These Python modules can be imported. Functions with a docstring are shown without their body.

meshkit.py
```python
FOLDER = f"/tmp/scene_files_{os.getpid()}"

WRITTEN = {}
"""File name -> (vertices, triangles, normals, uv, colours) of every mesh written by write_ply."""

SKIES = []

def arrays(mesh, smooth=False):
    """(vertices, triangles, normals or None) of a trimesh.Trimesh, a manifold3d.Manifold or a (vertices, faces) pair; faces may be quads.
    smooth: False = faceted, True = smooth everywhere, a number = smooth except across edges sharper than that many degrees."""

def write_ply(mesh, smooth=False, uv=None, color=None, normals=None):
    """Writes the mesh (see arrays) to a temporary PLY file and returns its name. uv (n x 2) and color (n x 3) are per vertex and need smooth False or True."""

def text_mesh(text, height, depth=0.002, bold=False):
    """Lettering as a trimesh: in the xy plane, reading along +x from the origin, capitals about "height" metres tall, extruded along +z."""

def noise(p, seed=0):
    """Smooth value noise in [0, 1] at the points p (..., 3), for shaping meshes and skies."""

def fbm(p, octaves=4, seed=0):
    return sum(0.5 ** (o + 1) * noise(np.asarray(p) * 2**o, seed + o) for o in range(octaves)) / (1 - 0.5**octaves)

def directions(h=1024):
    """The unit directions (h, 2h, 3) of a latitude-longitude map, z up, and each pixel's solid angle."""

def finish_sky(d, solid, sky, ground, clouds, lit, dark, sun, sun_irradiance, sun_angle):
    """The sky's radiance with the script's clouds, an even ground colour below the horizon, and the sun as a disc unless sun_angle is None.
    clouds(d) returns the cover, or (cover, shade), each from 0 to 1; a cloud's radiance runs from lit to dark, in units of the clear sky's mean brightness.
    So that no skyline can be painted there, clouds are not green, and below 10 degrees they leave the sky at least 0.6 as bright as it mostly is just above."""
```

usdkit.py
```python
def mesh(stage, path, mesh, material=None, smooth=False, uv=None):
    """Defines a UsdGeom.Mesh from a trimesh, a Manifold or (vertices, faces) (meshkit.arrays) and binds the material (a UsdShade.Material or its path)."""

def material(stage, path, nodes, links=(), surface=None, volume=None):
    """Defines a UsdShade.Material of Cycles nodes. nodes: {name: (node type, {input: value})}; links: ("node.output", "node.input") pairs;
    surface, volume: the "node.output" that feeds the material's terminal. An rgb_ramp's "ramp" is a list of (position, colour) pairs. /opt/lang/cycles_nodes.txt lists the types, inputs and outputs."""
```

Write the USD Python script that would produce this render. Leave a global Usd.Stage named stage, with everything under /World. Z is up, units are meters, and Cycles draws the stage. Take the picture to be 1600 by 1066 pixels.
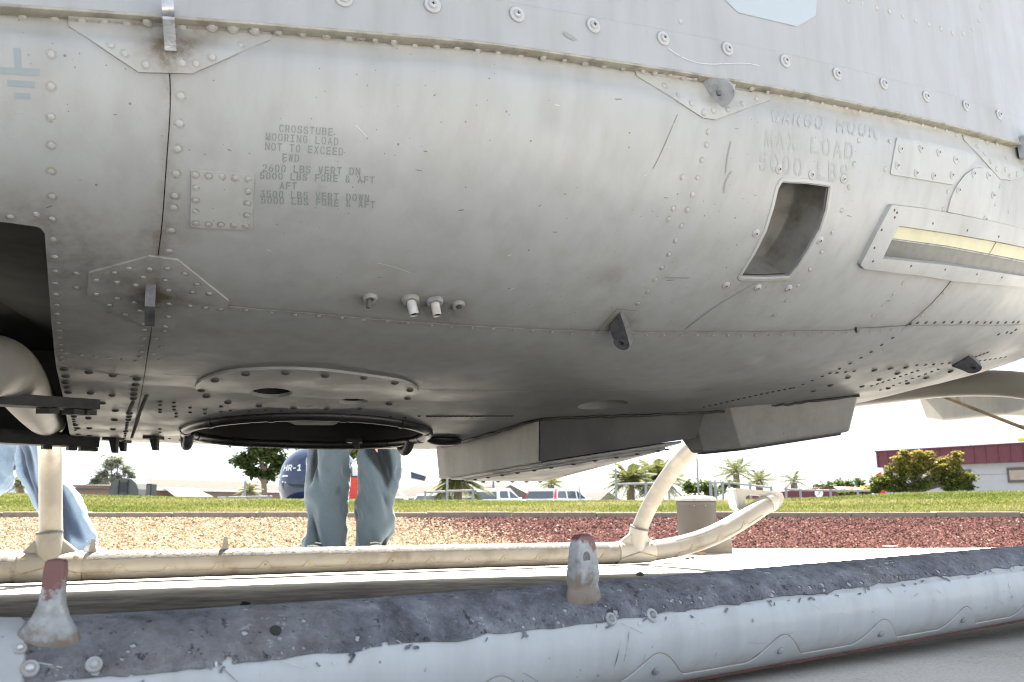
import math, random
import numpy as np, trimesh, shapely
from shapely.geometry import Polygon, LineString, MultiPolygon, Point, box as sbox
from shapely import affinity
from scipy.interpolate import LinearNDInterpolator, CubicSpline, PchipInterpolator
import manifold3d as m3
import usdkit, meshkit
from pxr import Usd, UsdGeom, UsdLux, UsdShade, Sdf, Gf, Vt

random.seed(7); rng = np.random.default_rng(7)
stage = Usd.Stage.CreateInMemory()
UsdGeom.SetStageUpAxis(stage, UsdGeom.Tokens.z); UsdGeom.SetStageMetersPerUnit(stage, 1.0)
UsdGeom.Xform.Define(stage, '/World'); stage.SetDefaultPrim(stage.GetPrimAtPath('/World'))
UsdGeom.Scope.Define(stage, '/World/Looks')

# ---------------------------------------------------------------- camera, sky, sun, exposure
F = 1300.0; PITCH = 0.1978; CAM = np.array([0, 0, 0.175])
EXPOSURE = 2.98
cp, sp = math.cos(PITCH), math.sin(PITCH)
cam = UsdGeom.Camera.Define(stage, '/World/camera')
cam.CreateHorizontalApertureAttr(36.0); cam.CreateVerticalApertureAttr(36.0 * 682 / 1024)
cam.CreateFocalLengthAttr(36.0 * F / 1600); cam.CreateClippingRangeAttr(Gf.Vec2f(0.05, 3000))
cam.CreateFStopAttr(14.0); cam.CreateFocusDistanceAttr(1.25); cam.CreateExposureAttr(EXPOSURE)
M = Gf.Matrix4d(1, 0, 0, 0,  0, -sp, cp, 0,  0, -cp, -sp, 0,  *CAM.tolist(), 1)
cam.AddTransformOp().Set(M)

SUN_DIR = np.array([0.12, 1.0, 0.0]); SUN_DIR /= np.linalg.norm(SUN_DIR)
SUN_EL = math.radians(58)
to_sun = np.array([SUN_DIR[0] * math.cos(SUN_EL), SUN_DIR[1] * math.cos(SUN_EL), math.sin(SUN_EL)])
ROT = math.atan2(to_sun[0], to_sun[1])
sky = UsdLux.DomeLight.Define(stage, '/World/sky')
sky.GetPrim().SetCustomDataByKey('kind', 'structure')
skymat = usdkit.material(stage, '/World/Looks/sky_look', {
    's': ('sky_texture', {'sky_type': 'single_scattering', 'sun_disc': False, 'sun_elevation': SUN_EL, 'sun_rotation': ROT, 'aerosol_density': .8, 'air_density': 1.0}),
    'tc': ('texture_coordinate', {}),
    'mp': ('mapping', {'scale': (1, 1, 2.6)}),
    'n': ('noise_texture', {'scale': 2.3, 'detail': 6, 'roughness': 0.56}),
    'r': ('rgb_ramp', {'ramp': [(0.33, (.3, .3, .3)), (0.53, (1, 1, 1))]}),
    'mx': ('mix_color', {'b': (3.1, 3.38, 3.85), 'use_clamp': False}),
    'bg': ('background_shader', {'strength': 0.053})},
    [('tc.generated', 'mp.vector'), ('mp.vector', 'n.vector'), ('n.fac', 'r.fac'), ('r.color', 'mx.fac'), ('s.color', 'mx.a'), ('mx.result', 'bg.color')], surface='bg.background')
UsdShade.MaterialBindingAPI.Apply(sky.GetPrim()).Bind(skymat)
sun = UsdLux.DistantLight.Define(stage, '/World/sun')
sun.CreateNormalizeAttr(True); sun.CreateIntensityAttr(1.25); sun.CreateAngleAttr(0.53); sun.CreateColorAttr(Gf.Vec3f(1.0, 0.95, 0.87))
zax = Gf.Vec3d(*to_sun.tolist()); q = Gf.Rotation(Gf.Vec3d(0, 0, 1), zax)
sun.AddTransformOp().Set(Gf.Matrix4d().SetRotate(q))

# ---------------------------------------------------------------- helpers
used = {}
origin = {}
def name_at(parent, name):
    k = (parent, name); n = used.get(k, 0); used[k] = n + 1
    return f'{parent}/{name}' if n == 0 else f'{parent}/{name}_{n:03d}'
def ppath(parent):
    return '/World' if parent is None else str(parent.GetPath())
def tag(prim, label=None, cat=None, group=None, kind=None):
    for k, v in (('label', label), ('category', cat), ('group', group), ('kind', kind)):
        if v: prim.SetCustomDataByKey(k, v)
    return prim
def thing(name, label=None, cat=None, loc=(0, 0, 0), group=None, kind=None):
    path = name_at('/World', name)
    x = UsdGeom.Xform.Define(stage, path); x.AddTranslateOp().Set(Gf.Vec3d(*map(float, loc)))
    origin[path] = np.array(loc, float)
    return tag(x.GetPrim(), label, cat, group, kind)
def obj(name, mesh, mat, parent=None, smooth=30, label=None, cat=None, group=None, kind=None, pv=None):
    """One Mesh prim. mesh: trimesh / Manifold / (v, f) / (v, f, n); vertices in world metres."""
    par = ppath(parent); path = name_at(par, name)
    if isinstance(mesh, tuple) and len(mesh) == 3: v, f, n = mesh
    else: v, f, n = meshkit.arrays(mesh, smooth)
    o = origin.get(par, np.zeros(3)); origin[path] = o
    m = UsdGeom.Mesh.Define(stage, path)
    m.CreatePointsAttr(Vt.Vec3fArray.FromNumpy((np.asarray(v) - o).astype(np.float32)))
    m.CreateFaceVertexCountsAttr(Vt.IntArray.FromNumpy(np.full(len(f), 3, np.int32)))
    m.CreateFaceVertexIndicesAttr(Vt.IntArray.FromNumpy(np.asarray(f).astype(np.int32).ravel()))
    m.CreateSubdivisionSchemeAttr('none')
    if n is not None:
        m.CreateNormalsAttr(Vt.Vec3fArray.FromNumpy(np.asarray(n).astype(np.float32))); m.SetNormalsInterpolation('vertex')
    for k, a in (pv or {}).items():
        UsdGeom.PrimvarsAPI(m).CreatePrimvar(k, Sdf.ValueTypeNames.FloatArray, 'vertex').Set(Vt.FloatArray.FromNumpy(np.asarray(a, np.float32)))
    UsdShade.MaterialBindingAPI.Apply(m.GetPrim()).Bind(mat)
    return tag(m.GetPrim(), label, cat, group, kind)
def cat_(*ms):
    """joins (v, f) pairs or trimeshes"""
    V, Fc, k = [], [], 0
    for m in ms:
        v, f, _ = meshkit.arrays(m)
        V.append(v); Fc.append(np.asarray(f) + k); k += len(v)
    return np.vstack(V), np.vstack(Fc)
def ray(x, y):
    x = np.asarray(x, float); y = np.asarray(y, float)
    cx = (x - 800) / F; cy = (533 - y) / F
    d = np.stack([cx, cp - cy * sp, sp + cy * cp], -1)
    return d / d[..., 1:2]
def at(x, y, D):
    return CAM + ray(x, y) * np.asarray(D, float)[..., None]
def project(P):
    d = P - CAM
    dep = d[..., 1] * cp + d[..., 2] * sp; up = -d[..., 1] * sp + d[..., 2] * cp
    return 800 + F * d[..., 0] / dep, 533 - F * up / dep, dep
PSI = math.radians(27); c0, s0 = math.cos(PSI), math.sin(PSI)
E1 = np.array([c0, s0, 0]); E2 = np.array([-s0, c0, 0]); UP = np.array([0, 0, 1.0])
def heli(l, t, z):
    l, t, z = np.broadcast_arrays(np.asarray(l, float), np.asarray(t, float), np.asarray(z, float))
    return l[..., None] * E1 + t[..., None] * E2 + z[..., None] * UP
def frames(P):
    P = np.asarray(P, float); T = np.gradient(P, axis=0); T /= np.linalg.norm(T, axis=1)[:, None]
    up = np.array([0, 0, 1.0]); 
    if abs(T[0] @ up) > .9: up = np.array([1.0, 0, 0])
    A = np.empty_like(P); a = np.cross(up, T[0]); a /= np.linalg.norm(a)
    for i in range(len(P)):
        a = a - T[i] * (a @ T[i]); a /= np.linalg.norm(a); A[i] = a
    return T, A, np.cross(T, A)
def tube(P, r, n=20, cap=True):
    P = np.asarray(P, float); r = np.broadcast_to(np.asarray(r, float), (len(P),))
    T, A, B = frames(P); th = np.arange(n) * 2 * np.pi / n
    ring = A[:, None] * np.cos(th)[None, :, None] + B[:, None] * np.sin(th)[None, :, None]
    v = (P[:, None] + ring * r[:, None, None]).reshape(-1, 3)
    i, j = np.meshgrid(np.arange(len(P) - 1), np.arange(n), indexing='ij'); jn = (j + 1) % n
    q = np.stack([i * n + j, i * n + jn, (i + 1) * n + jn, (i + 1) * n + j], -1).reshape(-1, 4)
    f = np.vstack([q[:, [0, 1, 2]], q[:, [0, 2, 3]]])
    if cap:
        k = len(v); v = np.vstack([v, P[0], P[-1]]); J = np.arange(n); Jn = (J + 1) % n; b = (len(P) - 1) * n
        f = np.vstack([f, np.stack([np.full(n, k), Jn, J], 1), np.stack([np.full(n, k + 1), b + J, b + Jn], 1)])
    return v, f
def spline(P, n=40):
    P = np.asarray(P, float); d = np.r_[0, np.cumsum(np.linalg.norm(np.diff(P, axis=0), axis=1))]
    return CubicSpline(d, P)(np.linspace(0, d[-1], n))
def bx(lo, hi):
    lo = np.minimum(lo, hi); 
    m = trimesh.creation.box(np.abs(np.array(hi, float) - lo_(lo, hi))); m.apply_translation((np.array(lo_(lo, hi)) + hi_(lo, hi)) / 2); return m
def lo_(a, b): return np.minimum(np.array(a, float), np.array(b, float))
def hi_(a, b): return np.maximum(np.array(a, float), np.array(b, float))
def bx(a, b):
    lo, hi = lo_(a, b), hi_(a, b); m = trimesh.creation.box(hi - lo); m.apply_translation((lo + hi) / 2); return m
def orient(mesh, o, X, Y, Z):
    v, f, _ = meshkit.arrays(mesh)
    return np.asarray(o) + v @ np.array([X, Y, Z]), f
def hullpts(P):
    return trimesh.convex.convex_hull(np.asarray(P, float))
def rbox(a, b, r):
    """box with rounded edges, hull of spheres"""
    lo, hi = lo_(a, b) + r, hi_(a, b) - r
    s = trimesh.creation.icosphere(1, r).vertices
    P = np.vstack([s + [x, y, z] for x in (lo[0], hi[0]) for y in (lo[1], hi[1]) for z in (lo[2], hi[2])])
    return trimesh.convex.convex_hull(P)
def lathe(prof, n=32):
    return trimesh.creation.revolve(np.asarray(prof, float), sections=n)
def extrude(poly, h):
    return trimesh.creation.extrude_polygon(poly, h, engine='earcut')

# ---------------------------------------------------------------- materials
def P_(name, color, rough=.5, metal=0., spec=.4, noise=0., nscale=20., bump=0., bscale=200., color2=None, nd=4, tr=0., coat=0.):
    nodes = {'p': ('principled_bsdf', {'base_color': color, 'roughness': rough, 'metallic': metal, 'specular_ior_level': spec, 'transmission_weight': tr, 'coat_weight': coat})}
    links = []
    if noise or color2 is not None or bump:
        nodes['g'] = ('geometry', {})
    if noise or color2 is not None:
        a = np.array(color, float); b = np.array(color2 if color2 is not None else a * (1 - noise))
        hi = np.minimum(a * (1 + noise * .5), 1)
        nodes['n'] = ('noise_texture', {'scale': nscale, 'detail': nd, 'roughness': .6})
        nodes['r'] = ('rgb_ramp', {'ramp': [(.3, tuple(b)), (.5, tuple(a)), (.7, tuple(hi))]})
        links += [('g.position', 'n.vector'), ('n.fac', 'r.fac'), ('r.color', 'p.base_color')]
    if bump:
        nodes['bn'] = ('noise_texture', {'scale': bscale, 'detail': 3}); nodes['b'] = ('bump', {'strength': bump, 'distance': .002})
        links += [('g.position', 'bn.vector'), ('bn.fac', 'b.height'), ('b.normal', 'p.normal')]
    return usdkit.material(stage, '/World/Looks/' + name, nodes, links, surface='p.BSDF')

def paint(name, base, dirtc=(.105, .083, .056), speck=1.0, rough=.42, mott=.10, warm=(.40, .375, .33)):
    """Weathered aircraft paint: mottled, chipped with small specks, streaked, dirty where the primvar dirt says so."""
    b = np.array(base)
    nodes = {
        'g': ('geometry', {}), 'at': ('attribute', {'attribute': 'dirt'}),
        'n1': ('noise_texture', {'scale': 2.6, 'detail': 5, 'roughness': .6}),
        'r1': ('rgb_ramp', {'ramp': [(.30, tuple(b * (1 - mott))), (.5, tuple(b)), (.70, tuple(np.minimum(b * (1 + mott * .6), .9)))]}),
        # warm exhaust / oil film in broad patches
        'n2': ('noise_texture', {'scale': 5.5, 'detail': 7, 'roughness': .62}),
        'r2': ('rgb_ramp', {'ramp': [(.54, (0, 0, 0)), (.74, (.4, .4, .4))]}),
        'm2': ('mix_color', {'b': tuple(b * np.array(warm) / .42)}),
        # fine streaks
        'mp': ('mapping', {'scale': (38, 38, 5)}), 'n3': ('noise_texture', {'scale': 1.0, 'detail': 4, 'roughness': .55}),
        'r3': ('rgb_ramp', {'ramp': [(.42, (1, 1, 1)), (.72, (.86, .85, .83))]}),
        'm3': ('mix_color', {'blend_type': 'multiply', 'fac': .8}),
        # dark specks, two sizes
        'v1': ('voronoi_texture', {'scale': 42}), 'd1': ('math', {'math_type': 'less_than', 'value2': .055 * speck}),
        'c1': ('separate_color', {}), 'k1': ('math', {'math_type': 'greater_than', 'value2': .62}), 'x1': ('math', {'math_type': 'multiply'}),
        'v2': ('voronoi_texture', {'scale': 85}), 'd2': ('math', {'math_type': 'less_than', 'value2': .065 * speck}),
        'n4': ('noise_texture', {'scale': 4, 'detail': 3}), 'k2': ('math', {'math_type': 'greater_than', 'value2': .52}), 'x2': ('math', {'math_type': 'multiply'}),
        'mxs': ('math', {'math_type': 'maximum'}), 'fs': ('math', {'math_type': 'multiply', 'value2': .75}),
        'm4': ('mix_color', {'b': (.09, .085, .075)}),
        # grime
        'n5': ('noise_texture', {'scale': 55, 'detail': 6, 'roughness': .7}), 'r5': ('map_range', {'from_min': .28, 'from_max': .66, 'to_min': .25, 'to_max': 1.25}),
        'xd': ('math', {'math_type': 'multiply', 'use_clamp': True}), 'm5': ('mix_color', {'b': tuple(dirtc)}),
        'bn': ('noise_texture', {'scale': 240, 'detail': 2}), 'bp': ('bump', {'strength': .10, 'distance': .001}),
        'nr': ('noise_texture', {'scale': 9, 'detail': 4}), 'rr': ('map_range', {'from_min': .3, 'from_max': .7, 'to_min': rough - .08, 'to_max': rough + .16}),
        'p': ('principled_bsdf', {'specular_ior_level': .42})}
    links = [('g.position', f'{n}.vector') for n in ('n1', 'n2', 'mp', 'v1', 'v2', 'n4', 'n5', 'bn', 'nr')]
    links += [('mp.vector', 'n3.vector'), ('n1.fac', 'r1.fac'), ('n2.fac', 'r2.fac'), ('r2.color', 'm2.fac'), ('r1.color', 'm2.a'), ('n3.fac', 'r3.fac'), ('m2.result', 'm3.a'), ('r3.color', 'm3.b'),
              ('v1.distance', 'd1.value1'), ('v1.color', 'c1.color'), ('c1.r', 'k1.value1'), ('d1.value', 'x1.value1'), ('k1.value', 'x1.value2'),
              ('v2.distance', 'd2.value1'), ('n4.fac', 'k2.value1'), ('d2.value', 'x2.value1'), ('k2.value', 'x2.value2'), ('x1.value', 'mxs.value1'), ('x2.value', 'mxs.value2'), ('mxs.value', 'fs.value1'),
              ('fs.value', 'm4.fac'), ('m3.result', 'm4.a'), ('n5.fac', 'r5.value'), ('at.fac', 'xd.value1'), ('r5.result', 'xd.value2'), ('xd.value', 'm5.fac'), ('m4.result', 'm5.a'),
              ('m5.result', 'p.base_color'), ('bn.fac', 'bp.height'), ('bp.normal', 'p.normal'), ('nr.fac', 'rr.value'), ('rr.result', 'p.roughness')]
    return usdkit.material(stage, '/World/Looks/' + name, nodes, links, surface='p.BSDF')
SKIN = (.284, .291, .290)
M_skin = paint('gull_grey_paint', SKIN)
M_door = paint('door_paint', (.252, .262, .272), speck=.35, mott=.05, warm=(.41, .40, .385))
M_strip = paint('strip_paint', (.255, .263, .268), speck=.35, mott=.05)
M_plate = paint('plate_paint', (.306, .311, .305), speck=.8)
M_rivet = P_('rivet_paint', (.298, .30, .293), .4, noise=.1, nscale=30)
M_screw = P_('dark_screw', (.06, .058, .053), .5, noise=.3, nscale=60)
M_washer = P_('washer_paint', (.32, .328, .335), .45, noise=.08, nscale=60)
M_lip = P_('weathered_edge_bead', (.25, .24, .20), .6, noise=.4, nscale=45, bump=.3, bscale=300)
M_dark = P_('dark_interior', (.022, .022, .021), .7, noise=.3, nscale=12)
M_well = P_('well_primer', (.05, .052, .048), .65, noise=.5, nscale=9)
M_beam = P_('dark_beam_paint', (.025, .026, .026), .55, noise=.5, nscale=40, bump=.3)
M_rubber = P_('black_rubber', (.018, .018, .018), .36, noise=.5, nscale=30, spec=.5)
M_steel = P_('bare_steel', (.42, .42, .43), .38, metal=.85, noise=.35, nscale=45, bump=.2, bscale=400)
M_steeldk = P_('dirty_steel', (.10, .10, .105), .5, metal=.35, noise=.5, nscale=50, bump=.3, bscale=300)
M_rust = P_('rust_dot', (.10, .045, .02), .8, noise=.5, nscale=200)
M_lugpaint = P_('lug_paint', (.22, .23, .24), .5, noise=.35, nscale=60, bump=.2, color2=(.10, .10, .10))
M_tube = P_('crosstube_paint', (.245, .23, .20), .42, noise=.13, nscale=7, color2=(.36, .33, .28))
M_fartube = P_('far_skid_paint', (.215, .20, .172), .45, noise=.1, nscale=9, color2=(.15, .125, .095), nd=6)
M_cream = P_('toe_paint', (.32, .305, .27), .4, noise=.06, nscale=9)
M_lip2 = None
M_grip = P_('far_grip_coating', (.105, .10, .092), .85, noise=.6, nscale=38, bump=.8, bscale=260, color2=(.20, .185, .16), nd=8)
M_stain = P_('rusty_seam', (.24, .185, .115), .7, noise=.5, nscale=50)
M_stencil = None
M_aft = paint('pale_fairing', (.36, .355, .335), speck=1.6, mott=.10, rough=.5)
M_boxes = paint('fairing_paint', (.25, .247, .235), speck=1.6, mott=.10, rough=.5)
M_boxdk = paint('dark_fairing', (.034, .034, .033), speck=1.2, mott=.18, rough=.55)

# ---------------------------------------------------------------- fuselage surface S(l, v), metres; the photo's near side
_l = np.array([-.9, -.13, 0, .24, .385, .56, .776, 1.06, 1.42, 1.8, 2.2, 2.6, 3.0, 3.4, 3.8])
_t = np.array([.87, .812, .795, .768, .756, .757, .763, .785, .83, .895, .985, 1.10, 1.26, 1.47, 1.80])
TS = PchipInterpolator(np.r_[-2.4, _l], np.r_[1.0, _t])
def ts(l): return TS(np.clip(l, -2.4, 3.8))
def zs(l): return .502 + .13 * (l - .385) + CAM[2]
_KEEL = PchipInterpolator([-5, .6, 1.0, 1.3, 1.5, 1.67, 1.81, 1.99, 2.19, 2.33, 2.6, 3.0, 3.4, 3.8], [.157, .157, .166, .188, .206, .222, .250, .290, .356, .411, .50, .615, .735, .85])
def keel(l): return _KEEL(np.clip(l, -5, 3.8)) + CAM[2]
# cross-section below the sill, integrated from the slope seen in the photo
_ph = np.interp(np.linspace(0, 1, 400), [0, .06, .13, .25, .42, .6, .8, 1], np.radians([6, 12, 24, 50, 69, 80, 86, 88]))
PT = np.r_[0, np.cumsum(np.sin(_ph))]; PZ = np.r_[0, np.cumsum(np.cos(_ph))]; PT /= PT[-1]; PZ /= PZ[-1]; PS = np.linspace(0, 1, 401)
T1, TC = 1.42, 2.03
VF = 1 + 2 * (TC - T1)          # v where the far bilge begins
def belly(l, t):
    q = np.clip(np.abs(t - TC) / (TC - T1), 0, 1)
    return keel(l) + .034 * q ** 2
DENTS = []
def S(l, v, disp=True):
    l, v = np.broadcast_arrays(np.asarray(l, float), np.asarray(v, float))
    a = ts(l); z0 = zs(l); zb = belly(l, T1)
    s = np.clip(v, 0, 1)
    t = a + (T1 - a) * np.interp(s, PS, PT); z = z0 + (zb - z0) * np.interp(s, PS, PZ)
    flat = (v > 1) & (v <= VF)
    t = np.where(flat, T1 + (v - 1), t); z = np.where(flat, belly(l, T1 + (v - 1)), z)
    far = v > VF
    sf = np.clip(1 - (v - VF), 0, 1)
    t = np.where(far, 2 * TC - (a + (T1 - a) * np.interp(sf, PS, PT)), t); z = np.where(far, z0 + (zb - z0) * np.interp(sf, PS, PZ), z)
    # rolled flange just under the sill: the skin bulges out below it
    fl = .009 * np.exp(-(np.clip(v, 0, 9) / .033) ** 4) * (v >= 0) * (v < .3)
    t = t + fl
    up = v < 0
    t = np.where(up, a + .004 + .02 * np.minimum(0, v) ** 2, t); z = np.where(up, z0 - v, z)
    upf = v > VF + 1
    z = np.where(upf, z0 + (v - VF - 1), z)
    P = heli(l, t, z)
    if disp:
        d = np.zeros(l.shape)
        for (dl, dv, r, h) in DENTS:
            d = d + h * np.exp(-((l - dl) ** 2 + (v - dv) ** 2) / r ** 2)
        w = (v > .04) & (v < 1.6)
        q = np.stack([l * 5.5, v * 5.5, np.zeros_like(l)], -1)
        d = d + np.where(w, .0035 * (meshkit.fbm(q + 31.7, 3, 5) - .5) * np.clip((v - .04) / .1, 0, 1), 0)
        q2 = np.stack([l * 4.2, v * 4.2, np.ones_like(l)], -1)
        d = d + np.where(v < -.07, .004 * (meshkit.fbm(q2 + 11.3, 3, 9) - .5) * np.clip((-v - .07) / .1, 0, 1), 0)
        P = P + d[..., None] * Nrm0(l, v)
    return P
def Nrm0(l, v):
    e = 1e-3
    a = S(l + e, v, False) - S(l - e, v, False); b = S(l, v + e, False) - S(l, v - e, False)
    n = np.cross(b, a); n = n / np.maximum(np.linalg.norm(n, axis=-1, keepdims=True), 1e-12)
    return n
def Nrm(l, v, e=3e-3):
    l, v = np.broadcast_arrays(np.asarray(l, float), np.asarray(v, float))
    a = S(l + e, v) - S(l - e, v); b = S(l, v + e) - S(l, v - e)
    n = np.cross(b, a)
    return n / np.maximum(np.linalg.norm(n, axis=-1, keepdims=True), 1e-12)
_g = np.meshgrid(np.linspace(-.75, 3.3, 260), np.r_[np.linspace(-.75, 0, 50)[:-1], np.linspace(0, 1, 150), np.linspace(1, 2.1, 80)[1:]], indexing='ij')
_P = S(_g[0], _g[1], False); _x, _y, _d = project(_P); _n = Nrm0(_g[0], _g[1])
_ok = (_d > .2) & (((_P - CAM) * _n).sum(-1) < 0) & (_x > -700) & (_x < 2300) & (_y > -500)
PX = LinearNDInterpolator(np.stack([_x[_ok], _y[_ok]], 1), np.stack([_g[0][_ok], _g[1][_ok]], 1))
def lv(x, y=None):
    """photo pixels -> surface coordinates of the fuselage"""
    P = np.asarray(x, float) if y is None else np.stack([np.asarray(x, float), np.asarray(y, float)], -1)
    r = PX(P.reshape(-1, 2)).reshape(P.shape)
    return r
def dens(pts, step=6, closed=True):
    pts = np.asarray(pts, float); P = np.vstack([pts, pts[:1]]) if closed else pts
    out = []
    for a, b in zip(P[:-1], P[1:]):
        n = max(1, int(np.hypot(*(b - a)) / step)); out += [a + (b - a) * k / n for k in range(n)]
    if not closed: out.append(P[-1])
    return np.array(out)
def lvpoly(pts, step=6):
    q = lv(dens(pts, step)); q = q[~np.isnan(q[:, 0])]
    return Polygon(q).buffer(0)
def lvline(pts, step=6):
    q = lv(dens(pts, step, False)); q = q[~np.isnan(q[:, 0])]
    return LineString(q)
def smoothpx(pts, n=60, closed=False):
    P = np.asarray(pts, float)
    if closed:
        P = np.vstack([P, P[:1]]); k = np.r_[0, np.cumsum(np.linalg.norm(np.diff(P, axis=0), axis=1))]
        return CubicSpline(k, P, bc_type='periodic')(np.linspace(0, k[-1], n + 1)[:-1])
    k = np.r_[0, np.cumsum(np.linalg.norm(np.diff(P, axis=0), axis=1))]
    return CubicSpline(k, P)(np.linspace(0, k[-1], n))

def region(poly, cell=.012, off=0., thick=.004, Sf=None, Nf=None, taper=0., flip=False):
    """A sheet cut to the polygon (u, v) lying on the surface, with rim walls going down by thick. -> v, f, n, uv"""
    Sf = Sf or S; Nf = Nf or Nrm
    polys = [g for g in getattr(poly, 'geoms', [poly]) if g.geom_type == 'Polygon' and g.area > 1e-9]
    UV, FC = [], []
    key = {}
    def idx(p):
        k = (round(p[0] * 1e6), round(p[1] * 1e6))
        if k not in key: key[k] = len(UV); UV.append((p[0], p[1]))
        return key[k]
    for g in polys:
        x0, y0, x1, y1 = g.bounds
        i0, i1, j0, j1 = math.floor(x0 / cell), math.ceil(x1 / cell), math.floor(y0 / cell), math.ceil(y1 / cell)
        I, J = np.meshgrid(np.arange(i0, i1), np.arange(j0, j1), indexing='ij'); I = I.ravel(); J = J.ravel()
        B = shapely.box(I * cell, J * cell, (I + 1) * cell, (J + 1) * cell)
        shapely.prepare(g); inside = shapely.contains_properly(g, B); hit = shapely.intersects(g, B) & ~inside
        for i, j in zip(I[inside], J[inside]):
            a, b, c, d = (idx((p * cell, q * cell)) for p, q in ((i, j), (i + 1, j), (i + 1, j + 1), (i, j + 1)))
            FC += [(a, b, c), (a, c, d)]
        for piece in shapely.intersection(B[hit], g):
            for h in getattr(piece, 'geoms', [piece]):
                if h.geom_type != 'Polygon' or h.area < 1e-12: continue
                try: vv, ff = trimesh.creation.triangulate_polygon(h, engine='earcut')
                except Exception: continue
                for t3 in ff:
                    k3 = [idx(vv[k]) for k in t3]
                    if len(set(k3)) < 3: continue
                    p, q_, r = (np.array(UV[k]) for k in k3)
                    if (q_[0] - p[0]) * (r[1] - p[1]) - (q_[1] - p[1]) * (r[0] - p[0]) < 0: k3 = k3[::-1]
                    FC.append(tuple(k3))
    UV = np.array(UV); FC = np.array(FC)
    P = Sf(UV[:, 0], UV[:, 1]); N = Nf(UV[:, 0], UV[:, 1])
    e1 = P[FC[:, 1]] - P[FC[:, 0]]; e2 = P[FC[:, 2]] - P[FC[:, 0]]
    if (np.cross(e1, e2) * N[FC[:, 0]]).sum() < 0: FC = FC[:, ::-1]
    V = P + N * off
    out_v, out_f, out_n, out_uv = [V], [FC], [N], [UV]
    if thick:
        E = np.vstack([FC[:, [0, 1]], FC[:, [1, 2]], FC[:, [2, 0]]]); Es = np.sort(E, 1)
        _, inv, cnt = np.unique(Es, axis=0, return_inverse=True, return_counts=True)
        B = E[cnt[inv.ravel()] == 1]
        a, b = B[:, 0], B[:, 1]; k = len(V); m = len(B)
        va, vb = V[a], V[b]; side = np.cross(vb - va, N[a]); side /= np.maximum(np.linalg.norm(side, axis=1)[:, None], 1e-12)
        out = side * taper
        va2, vb2 = va - N[a] * thick + out, vb - N[b] * thick + out
        if taper:
            side = side * thick + N[a] * taper; side /= np.linalg.norm(side, axis=1)[:, None]
        out_v.append(np.vstack([va, vb, vb2, va2])); out_n.append(np.vstack([side] * 4)); out_uv.append(np.vstack([UV[a], UV[b], UV[b], UV[a]]))
        i = k + np.arange(m)
        out_f.append(np.vstack([np.stack([i, i + 3 * m, i + 2 * m], 1), np.stack([i, i + 2 * m, i + m], 1)]))
    return np.vstack(out_v), np.vstack(out_f), np.vstack(out_n), np.vstack(out_uv)

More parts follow.
